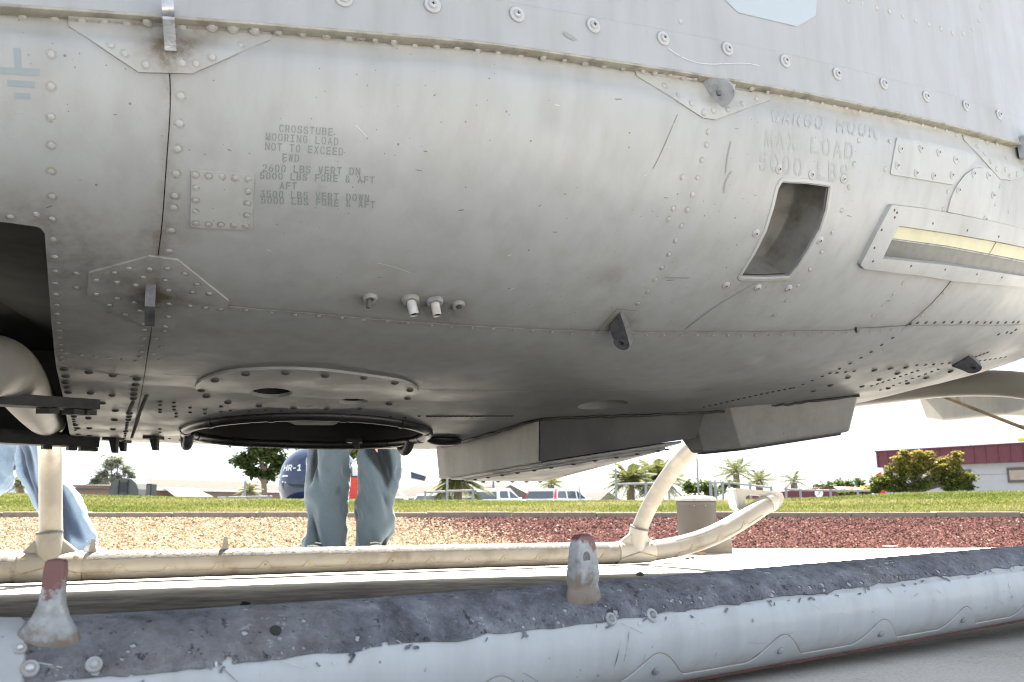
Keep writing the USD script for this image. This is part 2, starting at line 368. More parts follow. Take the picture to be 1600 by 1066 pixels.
# ================================================================ terrain & ground
def zone_ground(x, y):
    """height of the slab / beds / lawn / far ground"""
    x = np.asarray(x, float); y = np.asarray(y, float)
    t = -s0 * x + c0 * y
    slab = -.032 * np.clip(t - .62, -3, 2.73)
    slab = np.where(t > 3.35, -.0874 - .006 * (t - 3.35), slab)
    z12 = .045 + .0 * x
    a = np.clip((y - 5.8) / (12 - 5.8), 0, 1); bed = -.105 + (z12 + .105) * a ** 1.3
    crest = np.interp(x, [-16, -11, -6.7, 0, 3.4, 6.8, 10.2, 13.5, 20], [.56, .48, .37, .325, .33, .37, .53, .58, .62])
    b = np.clip((y - 12.2) / (21 - 12.2), 0, 1); lawn = .05 + (crest - .05) * (1 - (1 - b) ** 1.7)
    d = np.clip((y - 22) / 7, 0, 1); far = crest + (-.55 - crest) * d * d * (3 - 2 * d)
    return np.where(y < 5.8, slab, np.where(y < 12.1, bed, np.where(y < 22, lawn, far)))
def sheet(xs, ys, dz=0., zf=None):
    X, Y = np.meshgrid(xs, ys, indexing='ij'); Z = (zf or zone_ground)(X, Y) + dz
    v = np.stack([X, Y, Z], -1).reshape(-1, 3); m = len(ys)
    i, j = np.meshgrid(np.arange(len(xs) - 1), np.arange(m - 1), indexing='ij'); a = (i * m + j).ravel()
    f = np.vstack([np.stack([a, a + m, a + m + 1], 1), np.stack([a, a + m + 1, a + 1], 1)])
    return v, f
M_conc = usdkit.material(stage, '/World/Looks/concrete_slab', {
    'g': ('geometry', {}), 'n1': ('noise_texture', {'scale': 1.3, 'detail': 6, 'roughness': .62}),
    'r1': ('rgb_ramp', {'ramp': [(.3, (.39, .365, .325)), (.5, (.475, .45, .405)), (.7, (.54, .51, .465))]}),
    'n2': ('noise_texture', {'scale': 260, 'detail': 3, 'roughness': .7}), 'r2': ('rgb_ramp', {'ramp': [(.3, (.72, .72, .72)), (.5, (1, 1, 1)), (.75, (1.12, 1.12, 1.1))]}),
    'm': ('mix_color', {'blend_type': 'multiply', 'fac': 1.0, 'use_clamp': False}),
    'n3': ('noise_texture', {'scale': 6, 'detail': 5}), 'r3': ('rgb_ramp', {'ramp': [(.58, (1, 1, 1)), (.75, (.62, .60, .57))]}), 'm2': ('mix_color', {'blend_type': 'multiply', 'fac': .7}),
    'sa': ('attribute', {'attribute': 'slab_shade'}), 'sn': ('noise_texture', {'scale': 7, 'detail': 6, 'roughness': .65}), 'sr': ('map_range', {'from_min': .3, 'from_max': .62, 'to_min': .55, 'to_max': 1.1}), 'sx': ('math', {'math_type': 'multiply', 'use_clamp': True}), 'm5': ('mix_color', {'b': (.105, .10, .095)}),
    'b': ('bump', {'strength': .35, 'distance': .002}), 'p': ('principled_bsdf', {'roughness': 1.0, 'specular_ior_level': .04})},
    [('g.position', 'n1.vector'), ('g.position', 'n2.vector'), ('g.position', 'n3.vector'), ('n1.fac', 'r1.fac'), ('n2.fac', 'r2.fac'), ('r1.color', 'm.a'), ('r2.color', 'm.b'),
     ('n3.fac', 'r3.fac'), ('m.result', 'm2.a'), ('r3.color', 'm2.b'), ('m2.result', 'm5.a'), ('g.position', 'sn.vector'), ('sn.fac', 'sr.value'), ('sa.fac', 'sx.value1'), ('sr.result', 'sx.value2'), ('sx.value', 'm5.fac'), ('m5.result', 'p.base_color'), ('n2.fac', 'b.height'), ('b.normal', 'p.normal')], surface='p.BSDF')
# shade under the helicopter painted into the slab colour: blotchy, read as a vertex value
v, f = sheet(np.r_[-120, -60, np.linspace(-30, 30, 121), 60, 120], np.r_[-200, -60, -20, -8, np.linspace(-5, -2.4, 6), -1.5, -.5, np.linspace(0, 5.8, 90)])
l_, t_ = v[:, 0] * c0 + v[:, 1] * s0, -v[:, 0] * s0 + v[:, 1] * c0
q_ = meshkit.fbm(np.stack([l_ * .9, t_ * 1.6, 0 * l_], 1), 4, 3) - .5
shade_ = np.clip(1.25 - (((l_ - .3) / 2.1) ** 4 + ((t_ - 1.78) / .98) ** 4) + 1.6 * q_, 0, 1)
nv_, nf_, nn_ = meshkit.arrays((v, f), True)
obj('concrete_apron', (nv_, nf_, nn_), M_conc, kind='structure', pv={'slab_shade': shade_ * .85})
M_added = P_('added_ground', (.075, .074, .072), .9, noise=.3, nscale=3, bump=.4, bscale=150)
obj('added_dark_ground', sheet(np.r_[-150, -60, np.linspace(-30, 30, 13), 60, 150], np.r_[-200, -60, -20, -8, np.linspace(-5, -1.0, 6)], .004), M_added, kind='structure', smooth=True)  # unseen dark sheet added behind the camera to cut bounce light
M_bed = P_('bed_soil', (.09, .065, .042), .95, noise=.4, nscale=40, bump=.8, bscale=90)
M_bedr = P_('mulch_soil', (.024, .010, .008), .95, noise=.5, nscale=40, bump=.8, bscale=90)
def mulch_edge(y):   # x of the boundary between pale gravel and red rock, from the photo
    return np.interp(y, [5.8, 6.6, 8, 12.1], [.55, .05, -.45, -1.35])
def bedsheet(left):
    ys = np.linspace(5.803, 12.0, 40); w = np.linspace(0, 1, 50)
    X = np.array([(-26 + w * (mulch_edge(y) + 26)) if left else (mulch_edge(y) + w * (26 - mulch_edge(y))) for y in ys]).T
    Y = np.broadcast_to(ys, X.shape); Z = zone_ground(X, Y) - .02
    v = np.stack([X, Y, Z], -1).reshape(-1, 3); m = len(ys)
    i, j = np.meshgrid(np.arange(len(w) - 1), np.arange(m - 1), indexing='ij'); a = (i * m + j).ravel()
    return v, np.vstack([np.stack([a, a + m, a + m + 1], 1), np.stack([a, a + m + 1, a + 1], 1)])
obj('gravel_bed', bedsheet(True), M_bed, kind='structure', smooth=True)
obj('red_rock_bed', bedsheet(False), M_bedr, kind='structure', smooth=True)
def scatter_stones(n, xy, zc, size, seed):
    r = np.random.default_rng(seed)
    base = np.array([[1, 0, 0], [-1, 0, 0], [0, 1, 0], [0, -1, 0], [0, 0, 1], [0, 0, -1]], float)
    f = np.array([[0, 2, 4], [2, 1, 4], [1, 3, 4], [3, 0, 4], [2, 0, 5], [1, 2, 5], [3, 1, 5], [0, 3, 5]])
    m = len(xy)
    B = base[None] * (1 + .5 * (r.random((m, 6, 1)) - .5)) + .28 * (r.random((m, 6, 3)) - .5)
    s = size * r.uniform(.55, 1.35, (m, 1)); sc = np.stack([s[:, 0] * r.uniform(.8, 1.5, m), s[:, 0] * r.uniform(.7, 1.1, m), s[:, 0] * r.uniform(.45, .8, m)], 1)
    B = B * sc[:, None]
    a = r.uniform(0, 2 * np.pi, m); ca, sa = np.cos(a)[:, None], np.sin(a)[:, None]
    tl = r.uniform(-.5, .5, m); ct, st = np.cos(tl)[:, None], np.sin(tl)[:, None]
    x, y, z = B[..., 0], B[..., 1], B[..., 2]; y, z = y * ct - z * st, y * st + z * ct
    V = np.stack([x * ca - y * sa, x * sa + y * ca, z], -1) + np.stack([xy[:, 0], xy[:, 1], zc], 1)[:, None]
    tone = np.repeat(r.random(m), 6)
    return V.reshape(-1, 3), (f[None] + 6 * np.arange(m)[:, None, None]).reshape(-1, 3), tone
def toned(name, ramp, rough=.85):
    return usdkit.material(stage, '/World/Looks/' + name, {'a': ('attribute', {'attribute': 'tone'}), 'r': ('rgb_ramp', {'ramp': ramp}), 'p': ('principled_bsdf', {'roughness': 1.0, 'specular_ior_level': .04})},
                           [('a.fac', 'r.fac'), ('r.color', 'p.base_color')], surface='p.BSDF')
M_gravel = toned('pale_gravel', [(0, (.09, .064, .038)), (.25, (.155, .112, .07)), (.6, (.22, .165, .105)), (.85, (.28, .22, .15)), (1, (.33, .29, .23))])
M_rock = toned('red_lava_rock', [(0, (.010, .005, .0045)), (.3, (.055, .025, .022)), (.75, (.105, .047, .041)), (.975, (.15, .074, .062)), (.982, (.19, .165, .13)), (1, (.24, .21, .18))])
def bedpoints(n, left, seed):
    r = np.random.default_rng(seed); u = r.random(n * 2)
    y = 1 / (1 / 5.75 + u * (1 / 12.0 - 1 / 5.75)); y = 5.75 + (y - 5.75)   # denser near the camera
    x = r.uniform(-1.0, 1.0, n * 2) * (y * .74 + .6)
    e = mulch_edge(y) + r.normal(0, .5, n * 2) * np.clip((y - 5.2) / 3, .25, 1)
    k = (x < e) if left else (x >= e)
    return np.stack([x, y], 1)[k]
# pale gravel, then red rock; the two mix along their border
p = bedpoints(62000, True, 3); v, f, tn = scatter_stones(len(p), p, zone_ground(p[:, 0], p[:, 1]) - .006, .017, 4)
obj('pale_gravel', (v, f, None), M_gravel, label='loose pale tan gravel spread beyond the far skid', cat='gravel', kind='stuff', pv={'tone': tn})
p = bedpoints(62000, False, 5); v, f, tn = scatter_stones(len(p), p, zone_ground(p[:, 0], p[:, 1]) - .006, .017, 6)
obj('red_rock', (v, f, None), M_rock, label='loose dark red lava rock spread right of the pale gravel', cat='rock', kind='stuff', pv={'tone': tn})
# greyish gravel collar along the slab at the left
# concrete kerb: lengths butted end to end
M_kerb = P_('kerb_concrete', (.21, .175, .145), 1.0, spec=.05, noise=.25, nscale=12, bump=.4, bscale=120)
kerb = thing('lawn_kerb', 'low pinkish concrete kerb between the stone beds and the lawn', 'kerb', (0, 12.1, .05), kind=None)
for k in range(30):
    xa, xb = -18 + k * 1.2, -18 + (k + 1) * 1.2 - .012
    m = rbox((xa, 12.0, -.12), (xb, 12.2, .115 + .006 * math.sin(k * 2.3)), .018); obj('kerb_length', m, M_kerb, kerb)
M_lawn = P_('lawn_turf', (.075, .09, .02), 1.0, spec=.04, noise=.45, nscale=1.6, color2=(.08, .07, .026), bump=1., bscale=60, nd=7)
obj('lawn', sheet(np.linspace(-40, 40, 161), np.linspace(12.2, 22.0, 40), -.01), M_lawn, kind='structure', smooth=True)
M_far = P_('far_ground', (.16, .16, .15), .9, noise=.2, nscale=.4)
obj('far_ground', sheet(np.r_[-900, -300, -100, np.linspace(-60, 60, 61), 100, 300, 900], np.r_[np.linspace(22.0, 30, 20), 40, 60, 100, 200, 500, 1500]), M_far, kind='structure', smooth=True)
def grass(n, seed):
    r = np.random.default_rng(seed)
    u = r.random(n); y = 12.22 + (22.3 - 12.22) * u ** 1.25; x = r.uniform(-1, 1, n) * (y * .68 + .4)
    cl = meshkit.fbm(np.stack([x * 1.1, y * 1.1, 0 * x], 1), 3, 4)
    z = zone_ground(x, y) - .012; h = r.uniform(.02, .05, n) * (.6 + 1.1 * cl); w = r.uniform(.004, .009, n) * (1 + .8 * (y - 12) / 10)
    a = r.uniform(0, 2 * np.pi, n); lean = r.normal(0, .45, (n, 2)) * h[:, None]
    b = np.stack([x, y, z], 1); d = np.stack([np.cos(a), np.sin(a), 0 * a], 1) * w[:, None]
    tip = b + np.stack([lean[:, 0], lean[:, 1], h], 1); mid = (b + tip) / 2 + np.stack([lean[:, 0] * -.15, lean[:, 1] * -.15, h * .12], 1)
    V = np.stack([b - d, b + d, mid + d * .7, mid - d * .7, tip], 1)
    f = np.array([[0, 1, 2], [0, 2, 3], [3, 2, 4]])
    dry = np.clip(meshkit.fbm(np.stack([x * .45 + 9, y * .8, 0 * x], 1), 3, 8) * 1.5 - .25 + r.normal(0, .16, n), 0, 1)
    return V.reshape(-1, 3), (f[None] + 5 * np.arange(n)[:, None, None]).reshape(-1, 3), np.repeat(dry, 5)
def leafmat(name, ramp, trans=.35, rough=.55):
    """leaves: tone per leaf, some light through them"""
    return usdkit.material(stage, '/World/Looks/' + name, {'a': ('attribute', {'attribute': 'tone'}), 'r': ('rgb_ramp', {'ramp': ramp}), 'p': ('principled_bsdf', {'roughness': rough, 'specular_ior_level': .12}),
                           't': ('translucent_bsdf', {}), 'm': ('mix_closure', {'fac': trans})},
                           [('a.fac', 'r.fac'), ('r.color', 'p.base_color'), ('r.color', 't.color'), ('p.BSDF', 'm.closure1'), ('t.BSDF', 'm.closure2')], surface='m.closure')
M_grass = leafmat('grass_blades', [(0, (.065, .09, .014)), (.45, (.125, .14, .034)), (.8, (.18, .17, .062)), (1, (.215, .18, .085))], .45)
v, f, tn = grass(150000, 11)
obj('grass', (v, f, None), M_grass, label='short sunlit green grass on the low rise behind the kerb', cat='grass', kind='stuff', pv={'tone': tn})

# ================================================================ the helicopter
HC = heli(np.array(1.0), np.array(TC), np.array(0.0))
H = thing('helicopter', 'weathered pale grey military helicopter on skids, seen from under its belly', 'helicopter', HC)
# ---- openings and seams on the lower skin, read off the photo
well_edge = [(62, 355), (70, 365), (74, 420), (78, 470), (83, 530), (88, 575), (93, 597), (99, 622), (104, 650), (109, 678)]
we = lv(np.array(well_edge)); 
wl = we[-1, 0]; vtop = lv([[30, 349]])[0, 1]
well = Polygon(np.vstack([we, [[wl + .005, 1.95], [wl - .44, 1.95], [we[0, 0] - .44, vtop + .05], [we[0, 0] - .42, vtop], [we[0, 0] - .03, vtop]]])).buffer(.012).buffer(-.012)
well = well.buffer(-.008).buffer(.008)
scoop_px = [(1222, 284), (1260, 286), (1297, 291), (1291, 330), (1281, 360), (1262, 394), (1246, 418), (1233, 433), (1195, 435), (1157, 434), (1180, 396), (1198, 360), (1209, 325), (1216, 295)]
scoop = lvpoly(scoop_px).buffer(.004).buffer(-.008).buffer(.004)
def ell(cx, cy, rx, ry, tilt=0., n=48):
    a = np.linspace(0, 2 * np.pi, n, endpoint=False); x = rx * np.cos(a); y = ry * np.sin(a); T = math.radians(tilt)
    return np.stack([cx + x * math.cos(T) - y * math.sin(T), cy + x * math.sin(T) + y * math.cos(T)], 1)
hatch_px = smoothpx([(305, 601), (325, 587), (365, 577.5), (420, 574), (480, 574.5), (560, 582), (615, 590), (645, 599), (654, 607), (642, 617), (604, 627), (540, 634), (460, 635), (385, 630.5), (330, 620)], 90, True)
hatch = lvpoly(hatch_px)
hole1 = lvpoly(ell(424, 610, 33, 7.6)); hole2 = lvpoly(ell(551.5, 623.5, 23, 4.1))
rc = lv([[485, 676.5]])[0]; Prc = S(*rc); rr_ = .5 * 366 * ((Prc - CAM) @ np.array([0, cp, sp])) / F
RINGR = rr_
ring_hole = Polygon([(rc[0] + RINGR * .97 * math.cos(a), rc[1] + RINGR * .97 * math.sin(a)) for a in np.linspace(0, 2 * np.pi, 72, endpoint=False)])
dimple = lvpoly(ell(942, 632.5, 40, 6.4, -5))
frame_outer = [(1388, 320), (1440, 326), (1490, 335), (1560, 349), (1700, 384), (1700, 462), (1600, 447), (1540, 442), (1485, 437), (1440, 429), (1390, 423), (1345, 417), (1340, 411), (1365, 362)]
frame_inner = [(1400, 352), (1480, 364), (1560, 378), (1700, 407), (1700, 446), (1600, 431), (1530, 420), (1470, 411.5), (1374, 401.5), (1388, 373)]
wf_o = lvpoly(frame_outer).buffer(-.006).buffer(.006); wf_i = lvpoly(frame_inner)
seam_v1 = [(265, 40), (265, 116), (266, 140), (262, 230), (257, 300), (252, 360), (247, 400), (242, 450), (237, 512), (232, 545), (225, 590), (220, 618), (213, 650), (205, 680), (200, 698)]
seam_v1 = smoothpx(seam_v1, 80)
seam1 = smoothpx([(240, 458), (300, 470), (357, 478), (480, 489), (600, 500), (720, 508), (850, 515), (1000, 519), (1180, 519), (1336, 516)], 120)
seam1b = [(1336, 513), (1380, 511), (1417, 509)]
seam1c = [(1417, 509), (1500, 507.5), (1580, 508), (1690, 498)]
diag = smoothpx([(1487, 437), (1473, 455), (1447, 482), (1416, 509)], 24)
seam2a = [(88, 571), (140, 579), (215, 589)]
seam2b = [(222, 581), (270, 585), (318, 588)]
seam2 = smoothpx([(652, 607), (740, 610), (850, 611.5), (1000, 611), (1150, 608), (1250, 603)], 70)
archl = smoothpx([(1481, 302), (1478, 325), (1474, 334)], 8)
SEAMS = [(seam_v1, .0005, 1), (seam1, .0021, 1), (seam1b, .002, 1), (seam1c, .0008, .6), (diag, .0018, 1), (seam2a, .0022, 1), (seam2b, .0009, .6), (seam2, .0012, .8)]
gaps = shapely.unary_union([lvline(p_, 5).buffer(w, cap_style=2) for p_, w, _ in SEAMS] + [lvline([(1337, 512), (1338, 520)], 2).buffer(.0022)])
holes = shapely.unary_union([well, scoop, hole1.buffer(.004), hole2.buffer(.004), ring_hole, dimple, wf_i])

# ---- dirt: where grime gathers (lugs, seams, belly), as a vertex value
lug_px = dict(a=(263, 80), b=(1112, 158), c=(240, 462), d=(968, 500), e=(1500, 568), f=(1590, 240))
LUG = {k: lv([p_])[0] for k, p_ in lug_px.items()}
seam_pts = [(np.array(lvline(p_, 8).coords), st) for p_, w, st in SEAMS]
spots = [(lv([[945, 440]])[0], .030, .30), (lv([[860, 180]])[0], .022, .10), (lv([[265, 365]])[0], .03, .25), (lv([[575, 468]])[0], .022, .35), (lv([[643, 472]])[0], .03, .4), (lv([[682, 478]])[0], .03, .5), (lv([[716, 478]])[0], .02, .3),
         (lv([[1225, 440]])[0], .03, .35), (lv([[1165, 445]])[0], .04, .3), (lv([[660, 600]])[0], .03, .45), (lv([[330, 600]])[0], .05, .3), (lv([[180, 420]])[0], .06, .25), (lv([[110, 400]])[0], .08, .22), (lv([[60, 335]])[0], .05, .25), (lv([[700, 495]])[0], .02, .5),
         (lv([[1330, 165]])[0], .02, .5), (lv([[252, 66]])[0], .008, .8), (lv([[284, 74]])[0], .012, .8), (lv([[300, 60]])[0], .02, .35), (lv([[330, 55]])[0], .02, .2), (lv([[215, 40]])[0], .015, .3)]
def dirt_at(UV):
    d = np.zeros(len(UV))
    for k, r, s_ in (('a', .022, .95), ('b', .016, .30), ('c', .045, .55), ('d', .026, .8), ('e', .05, .6), ('f', .02, .4)):
        q = UV - LUG[k]
        d += s_ * np.exp(-(q ** 2).sum(1) / r ** 2)
        d += .28 * s_ * np.exp(-(q[:, 0] / (.55 * r)) ** 2) * np.exp(-np.clip(q[:, 1], 0, 9) / .08) * (q[:, 1] > -.01)   # run-off below
    for p_, r, s_ in spots:
        d += s_ * np.exp(-((UV - p_) ** 2).sum(1) / r ** 2)
    for C, st in seam_pts:
        m = (UV[:, 0] > C[:, 0].min() - .06) & (UV[:, 0] < C[:, 0].max() + .06) & (UV[:, 1] > C[:, 1].min() - .06) & (UV[:, 1] < C[:, 1].max() + .06)
        if m.any():
            dd = shapely.distance(shapely.points(UV[m]), LineString(C)); d[m] += st * (.30 * np.exp(-dd / .0045) + .12 * np.exp(-dd / .02))
    # darker just under the strip, oil film low on the flank and belly, most at the aft end
    d += .42 * np.exp(-np.clip(UV[:, 1], 0, 9) / .006) * (UV[:, 1] >= 0)
    d += .05 * np.clip((UV[:, 1] - .45) / .5, 0, 1) * np.clip((1.3 - UV[:, 0]) / 1.5, .15, 1)
    d += .35 * np.clip((.05 - UV[:, 0]) / .25, 0, 1) * np.clip((UV[:, 1] - .25) / .3, 0, 1)
    wd = shapely.distance(shapely.points(UV), well) ; d += .2 * np.exp(-wd / .04)
    hd = shapely.distance(shapely.points(UV), hatch.exterior); d += .25 * np.exp(-hd / .012)
    return np.clip(d, 0, 1)
DENTS += [(*lv([[860, 178]])[0], .022, -.0022), (*lv([[945, 440]])[0], .02, -.002), (*lv([[1030, 200]])[0], .05, .002), (*lv([[700, 140]])[0], .10, .002), (*lv([[1165, 570]])[0], .02, .0015), (*lv([[1195, 560]])[0], .016, -.0015)]

body = Polygon([(-4.2, 0.0), (3.75, 0.0), (3.75, VF + .35), (-4.2, VF + .35)])
low = body.difference(gaps).difference(holes)
pieces = sorted(low.geoms, key=lambda g: -g.area) if hasattr(low, 'geoms') else [low]
vis = sbox(-.35, 0, 3.3, 1.55)
for n_, g in enumerate(pieces):
    if g.area < 2e-4: continue
    fine = g.intersection(vis); parts_ = [x for x in getattr(fine, 'geoms', [fine]) if x.geom_type == 'Polygon' and x.area > 1e-6]
    rest = g.difference(vis)
    V, Fc, N, U = [], [], [], []; k = 0
    for q_, c_ in [(x, .0125) for x in parts_] + [(x, .05) for x in getattr(rest, 'geoms', [rest]) if x.geom_type == 'Polygon' and x.area > 1e-6]:
        v, f, n, uv = region(q_, c_, 0., .006); V.append(v); Fc.append(f + k); N.append(n); U.append(uv); k += len(v)
    V, Fc, N, U = np.vstack(V), np.vstack(Fc), np.vstack(N), np.vstack(U)
    obj('skin_panel', (V, Fc, N), M_skin, H, pv={'dirt': dirt_at(U)})
# inner skin closes the gaps, dark
inner = body.difference(holes.buffer(.002))
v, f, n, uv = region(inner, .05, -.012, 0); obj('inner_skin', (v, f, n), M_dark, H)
# far flank, roof and the cabin above
far = Polygon([(-4.2, VF + .35), (3.75, VF + .35), (3.75, VF + 2.6), (-4.2, VF + 2.6)])
v, f, n, uv = region(far, .12, 0, .004); obj('far_side_skin', (v, f, n), M_skin, H, pv={'dirt': np.zeros(len(v))})
ls = np.linspace(-4.2, 3.75, 36)
rows = []
zr = CAM[2] + 1.75
prof = [(0, -1.2)] + [(w, None) for w in np.linspace(0, 1, 12)]
V = []
for l in ls:
    a, b = S(l, -1.2, False), S(l, VF + 2.6, False)
    for w in np.linspace(0, 1, 14):
        p_ = a * (1 - w) + b * w; p_ = p_ + UP * .33 * (np.sin(np.pi * w) ** .55); V.append(p_)
V = np.array(V); m_ = 14; i, j = np.meshgrid(np.arange(len(ls) - 1), np.arange(m_ - 1), indexing='ij'); a_ = (i * m_ + j).ravel()
obj('cabin_roof', (V, np.vstack([np.stack([a_, a_ + m_, a_ + m_ + 1], 1), np.stack([a_, a_ + m_ + 1, a_ + 1], 1)])), M_skin, H, smooth=True)
for l in (-4.2, 3.75):   # end bulkheads
    ring = np.array([S(l, v_, False) for v_ in np.linspace(-1.2, VF + 2.6, 90)]); 
    obj('bulkhead', (np.vstack([ring, ring.mean(0)]), np.array([(k, k + 1, 90) for k in range(89)])), M_dark, H)

# ---- cabin door above the strip, the strip with its bead
v, f, n, uv = region(sbox(-4.2, -1.2, 3.75, -.057), .03, 0, .004); obj('cabin_door', (v, f, n), M_door, H, pv={'dirt': np.zeros(len(v))})
STRIPW = .0575
def strip_width(l): return STRIPW
SL = np.linspace(-4.2, 3.75, 280)
def strip_section(pts):
    """sweeps (height above the sill, distance proud) along the sill"""
    pts = np.asarray(pts); V = []
    for h, o in pts: V.append(S(SL, np.full_like(SL, -h), False) + Nrm0(SL, np.full_like(SL, -.03)) * o)
    V = np.stack(V, 1); m = len(pts); V = V.reshape(-1, 3)
    i, j = np.meshgrid(np.arange(len(SL) - 1), np.arange(m - 1), indexing='ij'); a = (i * m + j).ravel()
    return V, np.vstack([np.stack([a, a + 1, a + m + 1], 1), np.stack([a, a + m + 1, a + m], 1)])
v, f = strip_section([(.060, -.004), (.0602, .0018), (.0594, .0026), (.03, .0045), (.0050, .0060)])
sill = obj('sill_strip', (v, f), M_strip, H, smooth=25, pv=None)
v, f = strip_section([(.0050, .0061), (.0040, .0074), (.0022, .0080), (.0006, .0074), (-.0004, .0055), (-.0004, -.012)])
obj('edge_bead', (v, f), M_lip, sill, smooth=60)

# ---- placing things on the skin
def dome(r, h, n=9):
    a = np.arange(n) * 2 * np.pi / n
    rings = [(r, 0), (r * .93, h * .45), (r * .6, h * .85)]
    v = np.vstack([np.stack([q * np.cos(a), q * np.sin(a), np.full(n, z)], 1) for q, z in rings] + [[[0, 0, h]]]); f = []
    for k in range(2):
        for i in range(n): j = (i + 1) % n; f += [(k * n + i, k * n + j, k * n + n + j), (k * n + i, k * n + n + j, k * n + n + i)]
    f += [(2 * n + i, 2 * n + (i + 1) % n, 3 * n) for i in range(n)]
    return v, np.array(f)
def flange(r, h, r2=None, n=18):
    return lathe([(0, h), (r2 or r * .8, h), (r, h * .35), (r, -.002)][::-1], n)
def basis(u, v):
    P = S(u, v); N = Nrm(u, v); X = S(u + .002, v) - S(u - .002, v); X = X - N * (X @ N); X /= np.linalg.norm(X); return P, X, np.cross(N, X), N
def stick(mesh, uv, off=0., spin=0.):
    P, X, Y, N = basis(np.float64(uv[0]), np.float64(uv[1])); c, s = math.cos(spin), math.sin(spin)
    return orient(mesh, P + N * off, X * c + Y * s, -X * s + Y * c, N)
def clean(px):
    q = lv(np.array(px, float).reshape(-1, 2)); return q[~np.isnan(q[:, 0])]
RIV = 0
RINGS = []
def rivets(px, r=.0040, h=.0013, mat=None, parent=None, name='rivet', off=.0, n=9):
    global RIV
    d = dome(r, h, n)
    if name == 'rivet': RINGS.extend([(q, r, off) for q in clean(px)])
    for q in clean(px):
        jit = .83 + .12 * (rng.random() - .5)
        obj(name, stick((d[0] * jit * (1, 1, .95), d[1]), q, off, rng.random() * 6), mat or M_rivet, parent or H, smooth=40); RIV += 1
def rivet_stuff(px, r, h, mat, name, off=0., parent=None, n=6):
    d = dome(r, h, n); ms = [stick(d, q, off, rng.random() * 6) for q in clean(px)]
    obj(name, cat_(*ms), mat, parent or H, smooth=40, kind='stuff')
def plate(name, px, off=.0018, thick=.0018, mat=None, rnd=0., cell=.006, parent=None, label=None, dirt=True, taper=.0006, hole=None):
    g = lvpoly(px, 5)
    if rnd: g = g.buffer(-rnd).buffer(rnd)
    if hole is not None: g = g.difference(hole)
    v, f, n, uv = region(g, cell, off, thick + .001, taper=taper)
    return obj(name, (v, f, n), mat or M_plate, parent or H, label=label, pv={'dirt': dirt_at(uv) if dirt else np.zeros(len(v))})

# gusset plates
g1 = plate('gusset_plate', [(107, 29), (107.5, 42), (160, 76), (217, 113.5), (300, 115.5), (423, 62.5), (423.5, 46)], label='upper gusset plate with the bare steel lug')
rivets([(128, 33), (164, 35.5), (285, 43.5), (330, 43.5), (363, 46), (397, 49)], .0046, .0015, parent=g1, off=.0018)
rivets([(173, 72.5), (195, 85), (228, 102), (306, 100.5), (331.5, 90), (376, 72)], .0036, .0013, parent=g1, off=.0018)
rivets([(284.5, 99), (198, 36.5), (228, 38)], .0042, .0016, parent=g1, off=.0018)
g2 = plate('gusset_plate', [(139, 424.5), (233, 398.5), (278, 404.5), (357, 468), (354, 486), (318, 487), (292, 494), (277, 504), (270, 511.5), (228, 508), (190, 489), (137, 458)], .0022, .0024, label='dark stained lower gusset plate beside the belly opening')
rivets([(151.4, 435), (179.7, 423.5), (201.5, 417), (234, 418), (262, 416.5), (288.8, 425), (308, 441.5), (327, 456), (301, 453.5), (263, 451), (259, 435.5), (223.7, 430.5), (183.3, 438.5), (212.7, 443), (150.8, 457), (183.3, 463), (171.7, 473.5), (210.4, 470), (219, 483), (195.8, 488), (225.5, 503), (263, 491.8), (264, 472), (296.5, 475), (321, 478), (344.6, 481), (258, 507.5)], .0036, .0016, parent=g2, off=.0022)
g3 = plate('gusset_plate', [(991, 108), (994, 119.5), (1097, 184.5), (1117, 187.5), (1202, 157), (1204, 150)], label='thin gusset plate with the drilled steel lug')
rivets([(1000, 111.5), (1019.5, 114.5), (1043, 117.5), (1064, 121), (1082, 124), (1141, 135), (1170, 139), (1036.5, 135.5), (1058, 151), (1078, 163), (1098, 176.5), (1113, 173.5), (1136, 172.5), (1159, 164), (1180.5, 155)], .0038, .0013, parent=g3, off=.0018)
g4 = plate('gusset_plate', [(1503, 211), (1505, 219), (1530, 245), (1561, 280), (1578, 282), (1640, 262), (1640, 240), (1560, 226)], label='gusset plate at the nose end of the strip')
rivets([(1524, 229.6), (1536, 241), (1545.7, 252.8), (1555, 264.5), (1569.5, 266), (1570.4, 248.5), (1587, 272.6), (1598, 266), (1576, 275.5), (1540, 222.5), (1555.5, 226)], .0040, .0014, parent=g4, off=.0018)
# square patch, strip plate, arched plate
p1 = plate('access_patch', [(299, 264), (397, 270), (393.5, 358.5), (297.5, 353.5)], .0016, .0016, rnd=.004, label='square riveted patch')
rivets([(305.5, 272), (326, 274), (346.5, 275.5), (367, 277), (387.5, 278.5), (305.5, 292), (306, 311), (305, 328.5), (306.5, 347), (325.5, 348.5), (345, 349.5), (365, 350.5), (384.5, 352), (387, 298), (386.5, 316.5), (385.5, 335)], .0034, .0011, parent=p1, off=.0016)
p2 = plate('access_patch', [(1400, 216), (1450, 223.5), (1504, 236), (1526, 246), (1508, 268), (1487, 289), (1440, 281), (1390, 272.5), (1395, 243)], .0018, .0018, rnd=.003, label='long screwed access patch')
p3 = plate('arched_plate', [(1479, 331), (1484, 311), (1493, 291), (1506, 274), (1520, 264), (1535, 262), (1547, 266), (1560, 281), (1556, 300), (1548, 330), (1545, 345)], .0022, .0022, rnd=.001)
def screw(uvq, r=.0058, parent=None, off=0.):
    ring = obj('screw_cup', stick(flange(r, .0016, r * .78), uvq, off), M_washer, parent or H, smooth=40)
    obj('screw_head', stick(dome(r * .62, .0019, 10), uvq, off + .0012), M_rivet, ring, smooth=40)
    obj('screw_recess', stick(flange(r * .26, .0003, r * .2, 8), uvq, off + .0030), M_rust, ring)
